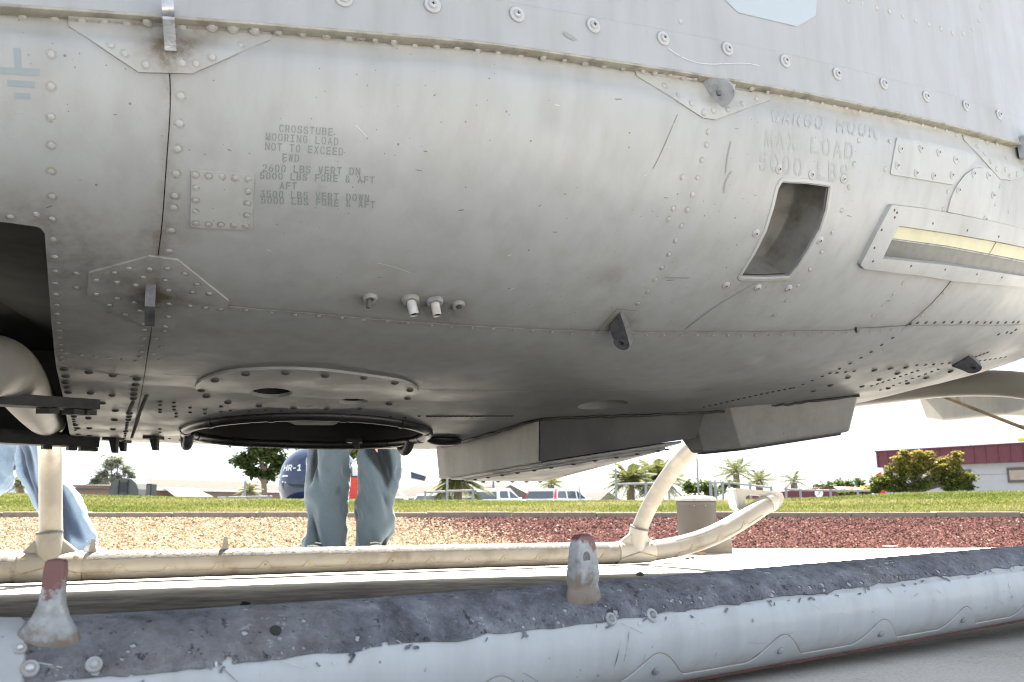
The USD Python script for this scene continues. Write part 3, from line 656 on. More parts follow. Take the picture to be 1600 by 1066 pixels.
for q in clean([(1405.6, 233.4), (1437.3, 233), (1465, 239), (1491, 250), (1400.3, 259), (1429.7, 270.6), (1457, 275), (1485.5, 273.8)]): screw(q, .0062, p2, .0018)
for q in clean([(1519, 271.7), (1542, 275), (1495.7, 297), (1549.5, 305.5), (1537, 342.4)]): screw(q, .0064, p3, .0022)
for q in clean([(1268, 273), (1317.5, 280), (1281, 375.5), (1232, 450.5), (1217, 264.5), (1181, 364.5), (1134.5, 446), (1184, 449.5)]): screw(q, .0062)

# ---- big washers and cross head screws along the strip
def washer_at(uvq, off):
    w_ = obj('washer', stick(lathe([(0, .0012), (.0086, .0012), (.0094, .0004), (.0094, -.001)][::-1], 26), uvq, off), M_washer, H, smooth=40)
    c_ = obj('screw_collar', stick(lathe([(.0030, .0034), (.0040, .0034), (.0050, .0024), (.0052, .0008)][::-1], 20), uvq, off), M_washer, w_, smooth=50)
    obj('screw_head', stick(dome(.0036, .0016, 12), uvq, off + .0022), M_steel, w_, smooth=40)
    a_ = rng.random() * 3
    for k in range(2): obj('screw_recess', stick(bx([-.0019, -.00055, 0], [.0019, .00055, .0006]), uvq, off + .0034, a_ + k * 1.5708), M_rust, w_)
for q in clean([(536, 2), (674, 12), (805, 26), (924, 43), (1033, 63), (1133, 79), (1223, 98), (1304, 118), (1377, 133), (1443, 153), (1505, 167), (1557, 181)]): washer_at(q, .0046)
# ---- rows of rivets on the flank
rivets([(35, 27), (86, 31), (433.5, 53), (471.5, 55), (508.5, 57.5), (543, 61.5), (562, 61.5), (583, 63.5), (612.5, 67.5), (647.5, 71), (682, 74.5), (713.5, 77), (745.5, 80.5), (777.5, 82.5), (813, 87.5), (846, 91.5), (879, 96), (911.5, 100.5), (941.5, 103), (971.5, 108)], .0040, .0013)
rivets([(1196, 144), (1220.5, 149), (1241.5, 153), (1261, 157), (1284, 162.5), (1303, 166), (1322, 170), (1343, 175), (1361, 177.5), (1382.5, 182), (1402, 186), (1421.5, 191.5), (1441, 196), (1460, 200.5), (1478, 205), (1494, 210)], .0040, .0014)
rivets([(80, 84.5), (80, 134.5), (80, 183), (80, 227), (80, 268), (81.5, 307)], .0040, .0010)
rivets([(282.5, 150), (280, 193), (277, 232.5), (274.5, 271), (273, 306), (271, 324), (268, 359.5), (264.5, 392)], .0044, .0014)
rivets([(16, 338.5), (56.5, 334.5), (82, 342), (83, 373.5), (85.5, 402), (87, 424), (87, 443), (88, 460), (89, 476), (90.5, 491), (91.5, 504.5), (92.5, 516), (93, 527), (119.5, 427.5), (119.5, 449.5)], .0036, .0014)
rivets([(1106.5, 206.5), (1104, 226.5), (1097, 250.5), (1066.5, 277.5), (1090, 278), (1082, 304), (1051.5, 326.5), (1074, 328.5), (1045, 342.5), (1064.5, 353), (1055.5, 376.5), (1045.5, 397.5), (1034.5, 418), (1024, 437), (1011.5, 456.5), (997.5, 474.5)], .0036, .0013)
rivets([(1342, 219.5), (1335, 256.5), (1390.5, 222), (1383, 264), (1326, 292.5), (1314.5, 328.5), (1300, 363), (1283.5, 393.5), (1265, 421), (1247, 446), (1228.5, 470.5), (1210, 492.5), (1410.5, 442), (1396, 460), (1380, 477), (1363.5, 493), (1475, 457.5), (1458.5, 474.5), (1441, 492), (1562.5, 292), (1553.8, 318.8), (1547, 333.7), (1474, 326), (1481, 300), (1576, 330)], .0036, .0013)
rivets([(1325, 1), (1347, 5), (1369.5, 12.5), (1390, 18.5), (1411, 25.5), (1431, 32.5), (1451, 38.5), (1470, 45.5), (1488, 52), (1505, 53), (1520, 46.5), (1529.5, 32.5), (1533, 11.5), (1063, 33)], .0040, .0012)
low_row = [(384, 485), (424.5, 489), (461, 492), (498, 494.5), (534.5, 497.5), (567.5, 500.5), (605, 503), (636.5, 505.5), (674, 508.5), (704.5, 510.5), (737, 512.5), (770, 514), (803, 516.5), (832, 518), (862, 519.5), (893, 521), (925, 522), (985, 524), (1010, 524), (1036.5, 524.5), (1065, 524.5), (1089, 524.5), (1114, 524.5), (1138, 524), (1161, 524), (1181, 524), (1203, 523.5), (1222, 523), (1244, 522.5), (1264, 522), (1286, 521), (1304, 520.5), (1325, 519.5), (1343, 518.5), (1360, 518), (1377, 516.5), (1394, 515.5), (1411, 515)]
rivets(low_row, .0034, .0012)
rivets([(225.5, 515), (223.4, 528.5), (221.6, 539.5), (220.7, 550), (219.5, 557.5), (212.7, 564.5), (256.4, 517), (243, 528.5), (252, 542), (239, 552), (248, 562.5), (126, 554.5), (148.5, 557), (170.8, 559), (191.3, 561.5), (103, 551), (94, 539), (95, 546), (95.5, 557), (97, 563)], .0036, .0015)
# the far smaller ones joined
small = [(1423, 506), (1434, 504.5), (1447, 504), (1461, 504), (1475, 503.5), (1488, 503), (1501, 503), (1513.5, 503), (1526, 503.5), (1538.5, 503.5), (1548, 503.5), (1559, 503.5), (1571, 503.5), (1583, 503), (1591, 503), (1378, 539), (1361.5, 550), (1345.5, 559), (1328.5, 568), (1312, 576), (1297, 583.5), (1285.5, 588), (1269.5, 594.5), (1255, 600.5), (1240, 606), (1308, 582.5), (1321.5, 581.5), (1335, 580), (1433, 571), (1446.5, 570.5), (1459, 569.5), (1472, 568.5), (1483.5, 567), (1587, 515), (1580, 520), (1395, 528), (1560, 522), (1573, 519)]
small += [(x, 604 - .33 * (x - 1360)) for x in np.arange(1362, 1440, 9)] + [(x, 610 - .36 * (x - 1375)) for x in np.arange(1376, 1470, 10)]
small += [(1495 + k * 6, 568 - k * 2.2) for k in range(1, 9)] + [(1515 + k * 8, 566 - k * 1.2) for k in range(8)]
rivet_stuff(small, .0036, .0016, M_screw, 'small_nose_rivet')
# dense fastener rows across the belly behind the seam
dense = []
for (a, b, n_) in (((208, 628), (201, 643), 9), ((229, 618), (218, 645), 16), ((218, 646), (206, 683), 26), ((199, 660), (193, 692), 14), ((115, 655), (118, 672), 6)):
    for k in range(n_): dense.append((a[0] + (b[0] - a[0]) * k / (n_ - 1), a[1] + (b[1] - a[1]) * k / (n_ - 1)))
for x, y in ((250, 628), (250, 633), (250, 640), (250, 644), (272, 629), (272, 635), (272, 640), (275, 646), (297, 637), (297, 644), (275, 651), (320, 640), (320, 646), (345, 635), (345, 643), (360, 641), (390, 642), (390, 648), (415, 640), (440, 641.5), (465, 643.5), (490, 645.5), (514, 647), (536, 648), (560, 649.5), (584, 651), (610, 651), (633, 652), (655, 650), (250, 670), (250, 675), (265, 685), (281, 687), (300, 689)): dense.append((x, y))
for k in range(34): dense += [(668 + k * 4.0, 650 + .25 * (k % 2)), ]
for k in range(16): dense += [(1100 + k * 9, 635 - k * 1.9)]
rivet_stuff(dense, .0036, .0022, M_screw, 'belly_fastener')
# ---- belly: hatch plate, its screws and holes
hp = hatch.difference(hole1).difference(hole2)
v, f, n, uv = region(hp, .012, .004, .006, taper=.001)
hatch_o = obj('hatch_plate', (v, f, n), M_plate, H, label='oval screwed belly hatch with two drain holes', pv={'dirt': np.clip(dirt_at(uv) * .6, 0, 1)})
rivets([(314.7, 605.7), (322.5, 615), (335.7, 590.5), (384, 581), (446, 579), (508, 583), (568.7, 586), (617, 593.7), (640.5, 605.5), (636.7, 618.7), (607.5, 627.5), (562.5, 634), (511, 635), (458.7, 633.5), (405, 630.5), (356, 625)], .0078, .0045, M_screw, hatch_o, 'hatch_screw', .004, 12)
rivets([(100, 576.6), (102.5, 587.5), (102.5, 597), (105, 604.6), (106.4, 612.5), (139, 581), (176.4, 586), (213.6, 591.5), (212, 600.6), (210, 608.6), (209, 616), (208.4, 622.6), (141.4, 614), (175, 617.7), (180, 641.7), (202, 645.7), (201.4, 651), (200.5, 655.4), (138, 653), (178.5, 655.7), (115.6, 650.6), (114, 645.7), (139.6, 669), (176.4, 670.6), (118, 664), (121, 669), (122, 678), (140, 680), (196, 674), (160, 630), (1325, 590), (1297.5, 601.5), (1271, 610.5), (1366.5, 578.5), (1391.5, 575.5), (1416, 574), (1402.5, 583.5), (1374, 593.5), (1347, 604), (1447, 590), (1418, 599), (1388, 607), (1485, 580)], .0072, .0042, M_screw, None, 'belly_screw', 0, 12)
def cavity(name, poly, depth, mat, shrink=.85, lift=None, parent=None, lip=.0):
    """walls and back of a recess behind a hole in the skin"""
    C = np.array(poly.exterior.coords)[:-1]; C = np.array(Polygon(C).segmentize(.02).exterior.coords)[:-1]
    a = S(C[:, 0], C[:, 1]); N = Nrm(C[:, 0], C[:, 1]); cen = a.mean(0); nb = N.mean(0); nb /= np.linalg.norm(nb)
    dirn = -nb if lift is None else np.asarray(lift, float)
    a0 = a + N * lip
    b = cen + (a - cen) * shrink + dirn * depth; k = len(C)
    v = np.vstack([a0, b, [b.mean(0)]]); i = np.arange(k); j = (i + 1) % k
    f = np.vstack([np.stack([i, j, k + j], 1), np.stack([i, k + j, k + i], 1), np.stack([k + i, k + j, np.full(k, 2 * k)], 1)])
    return obj(name, (v, f), mat, parent or H, smooth=30)
for h in (hole1, hole2): cavity('drain_hole', h, .05, M_dark, .9, parent=hatch_o)
# shallow dish in the belly
C = np.array(dimple.exterior.coords)[:-1]; cc = C.mean(0); V = []; 
RR = np.linspace(1, 0, 8)
for q in RR:
    u = cc + (C - cc) * max(q, .001); V.append(S(u[:, 0], u[:, 1]) - Nrm(u[:, 0], u[:, 1]) * (.026 * (1 - q ** 2)))
k = len(C); V = np.vstack(V); i, j = np.meshgrid(np.arange(7), np.arange(k), indexing='ij'); a_ = i * k + j; b_ = i * k + (j + 1) % k
Fq = np.stack([a_, b_, b_ + k, a_ + k], -1).reshape(-1, 4)
obj('dished_recess', (V, np.vstack([Fq[:, [0, 1, 2]], Fq[:, [0, 2, 3]]])), M_skin, H, smooth=True, pv={'dirt': np.full(len(V), .25)})
# ---- recess round the rear crosstube, scoop, window
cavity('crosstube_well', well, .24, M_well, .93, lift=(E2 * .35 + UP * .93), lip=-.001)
C = np.array(scoop.exterior.coords)[:-1]
def scoop_mesh():
    C = np.array(Polygon(np.array(scoop.exterior.coords)).segmentize(.008).exterior.coords)[:-1]; k = len(C)
    a = S(C[:, 0], C[:, 1]); N = Nrm(C[:, 0], C[:, 1]); cen = a.mean(0); nb = N.mean(0); nb /= np.linalg.norm(nb)
    # an air duct: a rounded shelf on the aft side runs forward into a deep upper corner
    uc, vc = C[:, 0].mean(), C[:, 1].mean()
    rel = np.stack([(C[:, 0] - uc) / np.ptp(C[:, 0]), (C[:, 1] - vc) / np.ptp(C[:, 1])], 1)
    L = [a, a - N * .004]
    for q in np.linspace(.12, 1, 9):
        dep = .004 + .062 * q; sh = 1 - .18 * q ** 2
        L.append(cen + (a - cen) * sh - nb * dep * (1 + .15 * rel[:, :1]) + E1 * .012 * q)
    rings = len(L); v = np.vstack(L)
    i, j = np.meshgrid(np.arange(rings - 1), np.arange(k), indexing='ij'); A = i * k + j; B = i * k + (j + 1) % k
    f = np.stack([A, B, B + k, A + k], -1).reshape(-1, 4)
    f = np.vstack([f[:, [0, 1, 2]], f[:, [0, 2, 3]]])
    # back: two faces meeting in a vertical crease
    b = L[-1]; top = b[np.argmin(C[:, 1] + .25 * C[:, 0])]; bot = b[np.argmax(C[:, 1] - .2 * C[:, 0])]
    mid = (b.mean(0)) - nb * .03 + E1 * -.01
    n0 = len(v); v = np.vstack([v, mid + UP * .03, mid - UP * .045]); base = (rings - 1) * k; ff = []
    for q in range(k):
        p = b[(q + 1) % k] * .5 + b[q] * .5
        w = n0 if (p - mid) @ UP > -.005 else n0 + 1
        ff.append((base + q, base + (q + 1) % k, w))
        w2 = n0 if (b[(q + 2) % k] * .5 + b[(q + 1) % k] * .5 - mid) @ UP > -.005 else n0 + 1
        if w2 != w: ff.append((base + (q + 1) % k, w2, w))
    return v, np.vstack([f, ff])
M_scoop = P_('scoop_paint', (.20, .195, .18), .5, noise=.25, nscale=22, color2=(.11, .10, .088), nd=6)
so = obj('air_scoop', scoop_mesh(), M_scoop, H, smooth=35, label='recessed four sided air scoop in the flank')
rim = scoop.buffer(.0055).difference(scoop.buffer(.0005)); v, f, n, uv = region(rim, .01, .0012, .002, taper=.002); obj('scoop_rim', (v, f, n), M_plate, so, pv={'dirt': np.clip(dirt_at(uv), 0, 1)})
for px in ((1226, 292), (1233, 290), (1222, 300)): 
    q = clean([px])
    for u in q: obj('scoop_bolt', stick(dome(.006, .003, 8), u, -.022), M_steeldk, so)
# window: raised frame, strip of pale yellow, smoky pane
wf = wf_o.difference(wf_i)
v, f, n, uv = region(wf, .012, .006, .007, taper=.0018); fr = obj('window_frame', (v, f, n), M_skin, H, label='raised frame of the slot window', pv={'dirt': dirt_at(uv) * .4})
rivet_stuff([(1392, 328), (1396, 332), (1392.5, 339), (1452, 348.5), (1506, 359.5), (1555, 369), (1596.5, 376), (1359, 405.5), (1418.5, 413), (1472, 419), (1522, 426.5), (1560.5, 431.5), (1597, 437), (1372, 358), (1361, 385)], .0022, .0009, M_screw, 'frame_screw', .006, fr)
M_yel = P_('yellow_strip', (.40, .385, .255), .45, noise=.12, nscale=30)
M_pane = P_('smoky_pane', (.062, .067, .066), .35, noise=.35, nscale=60, spec=.25)
yel = [(1400, 352), (1480, 364), (1560, 378), (1700, 407), (1700, 427), (1600, 407), (1548, 397), (1480, 384), (1388.5, 371.5)]
v, f, n, uv = region(wf_i.buffer(.003), .012, -.0010, 0); pane = obj('window_pane', (v, f, n), M_pane, fr, label='smoky grey window pane')
v, f, n, uv = region(lvpoly(yel), .012, .0004, .0012); obj('yellow_strip', (v, f, n), M_yel, fr, label='pale yellow strip along the top of the window')
v, f, n, uv = region(lvline([(1388, 373), (1480, 386), (1548, 399), (1700, 430)]).buffer(.0012), .012, .0007, .001); obj('strip_edge', (v, f, n), M_lugpaint, fr)
v, f, n, uv = region(lvline([(1556, 378), (1544, 399)]).buffer(.0007), .012, .0010, .0008); obj('strip_joint', (v, f, n), M_stain, fr)

# ---- stencilled markings, thin paint on the skin
def decal_mat(name, color, wear=.5, scale=90):
    return usdkit.material(stage, '/World/Looks/' + name, {'g': ('geometry', {}), 'n': ('noise_texture', {'scale': scale, 'detail': 5, 'roughness': .65}), 'mr': ('map_range', {'from_min': wear - .09, 'from_max': wear + .05, 'to_min': 0, 'to_max': 1, 'clamp': True}),
        't': ('transparent_bsdf', {}), 'p': ('principled_bsdf', {'base_color': color, 'roughness': .5, 'specular_ior_level': .35}), 'm': ('mix_closure', {})},
        [('g.position', 'n.vector'), ('n.fac', 'mr.value'), ('mr.result', 'm.fac'), ('t.BSDF', 'm.closure1'), ('p.BSDF', 'm.closure2')], surface='m.closure')
M_sten = decal_mat('stencil_paint', (.17, .195, .195), .33); M_faint = decal_mat('worn_stencil_paint', (.255, .262, .258), .36, 40); M_symb = decal_mat('symbol_paint', (.20, .232, .242), .30, 70)
_glyph = {}
def glyph(ch):
    if ch in _glyph: return _glyph[ch]
    m = meshkit.text_mesh(ch, 1.0, .05, bold=True); tri = m.triangles[m.face_normals[:, 2] > .9][:, :, :2]
    g = shapely.unary_union([Polygon(t) for t in tri]).buffer(.012).buffer(-.006)
    x0, y0, x1, y1 = g.bounds; w = x1 - x0
    g = affinity.translate(g, -x0, 0)
    g = affinity.scale(g, .62 / w if ch not in '1IJ' else 1.0, 1, origin=(0, 0)) if ch not in 'I1' else g
    x0, y0, x1, y1 = g.bounds; w = x1 - x0
    if ch in 'OCDGQ06893BSU25&RPK': g = g.difference(sbox(w * .42, -1, w * .56, 2))
    elif ch in 'AEFLMNHVWXTY': g = g.difference(sbox(-1, .46, w * .30, .54)) if ch in 'EFLMNH' else g
    _glyph[ch] = (g, w); return _glyph[ch]
def stencil(text, x, y, h, dx, dy, adv, mat, parent, name, wx=1.0):
    """text with its baseline starting at pixel (x, y); letters h tall, adv apart, along (dx, dy)"""
    d = np.array([dx, dy], float); d /= np.hypot(*d); up = np.array([.04, -1.0]); pos = np.array([x, y], float)
    X_ = UsdGeom.Xform.Define(stage, name_at(ppath(parent), name)).GetPrim(); origin[str(X_.GetPath())] = origin[ppath(parent)]
    for ch in text:
        if ch != ' ':
            g, w = glyph(ch); sc = adv * .74 / .62 * wx; ps = []
            for q in getattr(g, 'geoms', [g]):
                if q.geom_type != 'Polygon' or q.area < 1e-4: continue
                C = np.array(q.exterior.segmentize(.12).coords); I = [np.array(r.segmentize(.12).coords) for r in q.interiors]
                mp = lambda C: lv(pos + C[:, :1] * sc * d + C[:, 1:] * h * up)
                try: ps.append(Polygon(mp(C), [mp(r) for r in I]).buffer(0))
                except Exception: pass
            v, f, n, uv = region(shapely.unary_union(ps), .008, .00025, 0); obj('letter', (v, f, n), mat, X_)
        pos = pos + d * adv
T0 = dict(dx=1, dy=.062)
lines = [('CROSSTUBE', 436, 206, 11.5, 9.6), ('MOORING LOAD', 415, 219, 11.5, 9.7), ('NOT TO EXCEED', 414, 234, 11.5, 9.6), ('FWD', 441, 251.5, 11.5, 9.6), ('2600 LBS VERT DN', 410, 268, 11.5, 9.7), ('5000 LBS FORE & AFT', 406, 279.5, 10.5, 9.55), ('AFT', 437, 295, 10.5, 9.6), ('3500 LBS VERT DOWN', 406.5, 308, 10.5, 9.6), ('5000 LBS FORE & AFT', 408, 318, 10.5, 9.5)]
mk = None
for tx, x, y, h, adv in lines:
    o_ = stencil(tx, x, y, h, 1, .075 if y < 260 else .04, adv, M_sten, H, 'stencil_line')
for tx, x, y, h, adv, mat in (('5000 LBS', 1186, 265, 27, 18.2, M_faint), ('MAX LOAD', 1195, 228, 25, 18.0, M_faint), ('CARGO HOOK', 1205, 190, 22, 17.2, decal_mat('ghost_stencil_paint', (.276, .28, .275), .44, 40))):
    stencil(tx, x, y, h, 1, .155, adv, mat, H, 'stencil_line')
for q in ([(21, 75), (32, 76), (34, 107), (23, 106)], [(-14, 104), (62, 108), (62, 118.5), (-14, 115)], [(11, 125), (54, 127.5), (54, 137), (11.5, 134.5)], [(22.5, 145), (47.5, 146.5), (48, 155), (23, 153.5)]):
    v, f, n, uv = region(lvpoly(q), .008, .00025, 0); obj('earth_symbol_bar', (v, f, n), M_symb, H)
M_blue = decal_mat('blue_patch_paint', (.275, .315, .345), .25, 30)
v, f, n, uv = region(lvpoly([(1126, -6), (1152, 20), (1245, 42), (1274, 25), (1276, -6)]), .02, .0006, 0); obj('paint_patch', (v, f, n), M_blue, H, label='bluish six sided repaint patch on the door')
M_chip = decal_mat('paint_chip', (.20, .205, .20), .34, 150); M_scr = decal_mat('scratch', (.13, .12, .11), .40, 120); M_pale = decal_mat('pale_scratch', (.45, .445, .43), .42, 120)
for i_, q in enumerate(([(878, 53), (884, 55), (893, 61), (899, 66), (890, 67), (880, 60), (876, 56)],)):
    v, f, n, uv = region(lvpoly(q, 2), .02, .0052, 0); obj('paint_chip', (v, f, n), M_chip, H)
q = lv([[666, 496], [688, 480], [700, 498], [684, 500]]); v, f, n, uv = region(Polygon(q).buffer(0), .02, .0006, 0); obj('bare_patch', (v, f, n), M_chip, H)
def mark(pts, w, mat, name='scratch', off=.0005):
    L = lvline(smoothpx(pts, 14) if len(pts) > 2 else pts, 3)
    if L.length < 1e-4: return
    v, f, n, uv = region(L.buffer(w), .02, off, 0); obj(name, (v, f, n), mat, H)
mark([(1057, 180), (1045, 208), (1030, 243), (1020, 263)], .00045, M_scr); mark([(1142, 222), (1137, 245), (1134, 270)], .0011, M_chip); mark([(1143, 268), (1134, 285), (1131, 300)], .0014, M_chip)
mark([(556, 196), (565, 205), (572, 213)], .0004, M_pale); mark([(1040, 433), (1055, 434), (1075, 434)], .0016, M_chip); mark([(1180, 443), (1150, 460), (1110, 485), (1072, 514)], .0016, M_chip, 'oil_streak')
mark([(590, 411), (612, 416), (640, 426)], .0004, M_pale); mark([(965, 483), (947, 502), (934, 518)], .0005, M_scr); mark([(966, 483), (994, 486)], .0005, M_scr); mark([(625, 503), (625, 507)], .0006, M_scr)
mark([(1040, 80), (1060, 93), (1085, 102), (1130, 103), (1180, 106)], .0004, M_pale, 'scratch', .0066)
rs = np.random.default_rng(21)
for k in range(46):
    x, y = rs.uniform(30, 1500), rs.uniform(150, 600)
    if not 60 < x < 1560: continue
    a = rs.uniform(-.9, .5); L_ = rs.uniform(3, 10)
    q = lv([[x, y], [x + L_ * math.cos(a), y + L_ * math.sin(a)]])
    if np.isnan(q).any(): continue
    if holes.distance(Point(q[0])) < .012: continue
    v, f, n, uv = region(LineString(q).buffer(.0005 * rs.uniform(.6, 1.6)), .02, .0005, 0); obj('small_chip', (v, f, n), M_scr if rs.random() < .7 else M_pale, H)

# ---- lugs on the skin
def lug_plate(outline, thick, hole=None):
    g = Polygon(outline)
    if hole is not None: g = g.difference(Point(hole[:2]).buffer(hole[2], 12))
    m = extrude(g, thick); m.apply_translation([0, 0, -thick / 2]); return m
def arc(cx, cy, r, a0, a1, n=14):
    return [(cx + r * math.cos(a), cy + r * math.sin(a)) for a in np.linspace(math.radians(a0), math.radians(a1), n)]
# profile in (down along the skin, out from the skin); plate thickness runs along the fuselage
def lug(uvq, outline, thick, hole, mat, yaw=0., label=None, off=-.003, tilt=0.):
    P, X, Y, N = basis(np.float64(uvq[0]), np.float64(uvq[1]))
    D = Y if Y @ UP < 0 else -Y
    c, s = math.cos(yaw), math.sin(yaw); Nn = N * c + X * s; Z = np.cross(D, Nn)
    c, s = math.cos(tilt), math.sin(tilt); D2 = D * c + Nn * s; N2 = -D * s + Nn * c
    m = lug_plate(outline, thick, hole)
    return obj('lifting_lug', orient(m, P + N * off, D2, N2, np.cross(D2, N2)), mat, H, smooth=35, label=label)
l_a = lug(lv([[263, 30]])[0], [(-.004, 0), (.036, 0), (.037, .007), (.030, .012), (.016, .026)] + arc(.004, .023, .010, 20, 180, 8) + [(-.006, .01)], .0105, None, M_steel, label='worn bare steel lug on the upper gusset plate', off=-.002)
l_b = lug(lv([[1101, 131]])[0], [(-.010, 0), (.034, 0), (.037, .006), (.026, .022)] + arc(.004, .027, .0165, 20, 190, 14), .013, (.004, .024, .0040), M_lugpaint, yaw=.75, label='scratched drilled steel lug on the middle gusset plate')
l_c = lug(lv([[236, 446]])[0], [(-.006, 0), (.034, 0)] + arc(.040, .022, .009, -30, 100, 8) + [(.006, .026), (-.006, .008)], .0105, None, M_steeldk, label='dark grimy lug on the lower gusset plate', off=-.002)
l_d = lug(lv([[966, 497]])[0], [(-.012, 0), (.018, 0), (.030, .012)] + arc(.030, .030, .0125, -70, 130, 14) + [(.004, .020)], .013, (.031, .030, .0042), M_steeldk, yaw=.8, label='greasy drilled lug on the long belly seam')
l_e = lug(lv([[1502, 563]])[0], [(-.02, 0), (.022, 0), (.018, .03)] + arc(.002, .038, .016, -10, 190, 12) + [(-.018, .02)], .012, (.002, .036, .006), M_steeldk, yaw=1.1, label='dark drilled lug under the nose')
l_f = lug(lv([[1590, 228]])[0], [(-.012, 0), (.026, 0), (.026, .03), (.0, .042), (-.012, .03)], .03, None, M_lugpaint, yaw=.3, label='grey lug at the nose end of the strip')

# ---- drain pipes through the flank
def drain(pxc, r, pipe=None, pr=.0, pmat=None, dark=False):
    q = lv([pxc])[0]
    ring = obj('drain_flange', stick(lathe([(r * .45, .001), (r * .5, .0045), (r * .85, .0048), (r, .002), (r, -.002)][::-1], 24), q), M_lugpaint if dark else M_plate, H, smooth=40, pv=None if dark else {'dirt': np.full(len(meshkit.arrays(stick(lathe([(r * .45, .001), (r * .5, .0045), (r * .85, .0048), (r, .002), (r, -.002)][::-1], 24), q), 40)[0]), .35)})
    obj('drain_hole', stick(flange(r * .5, .0006, r * .45, 16), q, .0012), M_dark, ring)
    if pipe:
        P, X, Y, N = basis(*map(np.float64, q)); a = P - N * .004
        d = at(pipe[0], pipe[1], (P[1])) - P; d = d / np.linalg.norm(d)
        dd = N * .75 + d * .66; dd /= np.linalg.norm(dd); L = pipe[2]
        pts = np.stack([a, a + dd * L * .5, a + dd * L]); 
        v, f = tube(pts, pr, 16, cap=False); v2, f2 = tube(pts[::-1], pr * .80, 16, cap=False)
        n0 = len(v); ringq = [(2 * 16 + k, 2 * 16 + (k + 1) % 16) for k in range(16)]
        vv, ff = cat_((v, f), (v2, f2))
        obj('drain_pipe', (vv, ff), pmat, ring, smooth=50); 
        obj('pipe_mouth', tube(np.stack([a + dd * L * .90, a + dd * L * .93]), pr * .82, 16), M_dark, ring)
drain((578, 465), .0092, (573, 480, .018), .0026, M_steeldk)
drain((641, 468), .0115, (650, 492, .026), .0060, P_('alloy_pipe', (.55, .55, .54), .4, metal=.3, noise=.25, nscale=60))
drain((679, 471), .0112, (684, 495, .024), .0056, P_('tan_pipe', (.50, .45, .40), .5, noise=.3, nscale=60), True)
drain((716, 476), .0086)
q = lv([[717, 477]])[0]; obj('drain_plug', stick(flange(.004, .005, .0036, 6), q), M_steeldk, H)

# ---- black rubber bumper ring round the cargo hook opening
a = np.linspace(0, 2 * np.pi, 73)[:-1]
ringP = S(rc[0] + RINGR * np.cos(a), rc[1] + RINGR * np.sin(a)) - UP * .003
ringP = np.vstack([ringP, ringP[:1]])
T_ = np.gradient(ringP, axis=0); 
ringo = obj('hook_bumper_ring', tube(ringP, .0112, 14, cap=False), M_rubber, H, smooth=60, label='black rubber bumper ring round the cargo hook opening')
for k in range(0, 72, 6):
    p_ = ringP[k]; d_ = ringP[k + 1] - ringP[k]; d_ /= np.linalg.norm(d_)
    obj('ring_band', tube(np.stack([p_ - d_ * .006, p_ + d_ * .006]), .0126, 14), M_rubber, ringo, smooth=50)
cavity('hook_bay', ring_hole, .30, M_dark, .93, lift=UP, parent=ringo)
hb = S(*rc) + UP * .12
obj('hook_beam', bx(hb + [-.22, -.03, -.03], hb + [.22, .03, .03]), M_well, ringo)
obj('hook_body', rbox(hb + [-.06, -.05, -.10], hb + [.06, .05, 0], .02), M_well, ringo)
for ang in (2.75, .32):   # chromed elbows at the ring's ends
    p_ = S(rc[0] + RINGR * 1.02 * math.cos(ang), rc[1] + RINGR * 1.02 * math.sin(ang)) - UP * .012
    b_ = spline([p_ + E2 * .035 + UP * .01, p_ + E2 * .012 - UP * .012, p_ - E2 * .012 - UP * .012, p_ - E2 * .035 + UP * .01], 12)
    obj('hose_elbow', tube(b_, .011, 12), M_steeldk, ringo, smooth=50)
# wire retainer and dark lens beside the ring
M_chrome = P_('worn_wire', (.5, .48, .44), .35, metal=.8, noise=.3, nscale=80)
wr = ringP.copy(); wr = wr[(np.arange(73) > 2) & (np.arange(73) < 34)]; wr = wr + (S(*rc) - wr) * .03 - UP * .0112
obj('retaining_wire', tube(wr, .0016, 6), M_chrome, ringo, smooth=60)
bl = S(*lv([[694, 684]])[0]); e_ = trimesh.creation.icosphere(3, 1.0); v, f, _ = meshkit.arrays(e_)
v = v * [.047, .03, .016]; v[:, 2] = np.where(v[:, 2] > 0, v[:, 2] * .3, v[:, 2]); v[:, 0] *= 1 + .35 * v[:, 1] / .03 * 0
obj('drain_fairing', orient((v, f), bl - UP * .004, E1, E2, UP), M_rubber, H, smooth=True, label='small black teardrop fairing beside the bumper ring')

# ---- grey box fairings hanging under the belly
def belly_pt(px): q = lv([px])[0]; return S(*q)
def fairing(top, depth_bot, shift, name, mats, label):
    """top: skin points (photo order) of the footprint; the walls drop by depth and lean by shift"""
    top = np.asarray(top); k = len(top); bot = top - UP * np.asarray(depth_bot)[:, None] + np.asarray(shift)
    return top, bot
A = belly_pt((684, 700)); B = belly_pt((845, 653.5)); Cc = belly_pt((1100, 643))
def down_to(P, px):
    """drop below P seen at the photo's row of px"""
    r = ray(*px); return P[2] - (CAM[2] + r[2] * (P[1] - CAM[1]))
hA, hB, hC = down_to(A, (686, 748)), down_to(B, (845, 721)), down_to(Cc, (1093, 684))
inset = E2 * .012
Abot, Bbot, Cbot = A - UP * hA + E1 * .01, B - UP * hB + E2 * .004, Cc - UP * hC + E2 * .01 - E1 * .02
A2, C2 = A + E1 * .34 + E2 * .02, Cc + E2 * (.34)
A2bot, C2bot = A2 - UP * hA * .95, C2 - UP * hC * .95
def prism(topv, botv, r=.0):
    topv, botv = np.asarray(topv), np.asarray(botv); k = len(topv)
    v = np.vstack([topv + UP * .03, botv]); f = []
    for i in range(k): j = (i + 1) % k; f += [(i, j, k + j), (i, k + j, k + i)]
    for i in range(1, k - 1): f += [(0, i + 1, i), (k, k + i, k + i + 1)]
    m = trimesh.Trimesh(v, f, process=False)
    if m.volume < 0: m.invert()
    return m
z0_ = lambda n: {'dirt': np.full(n, .15)}
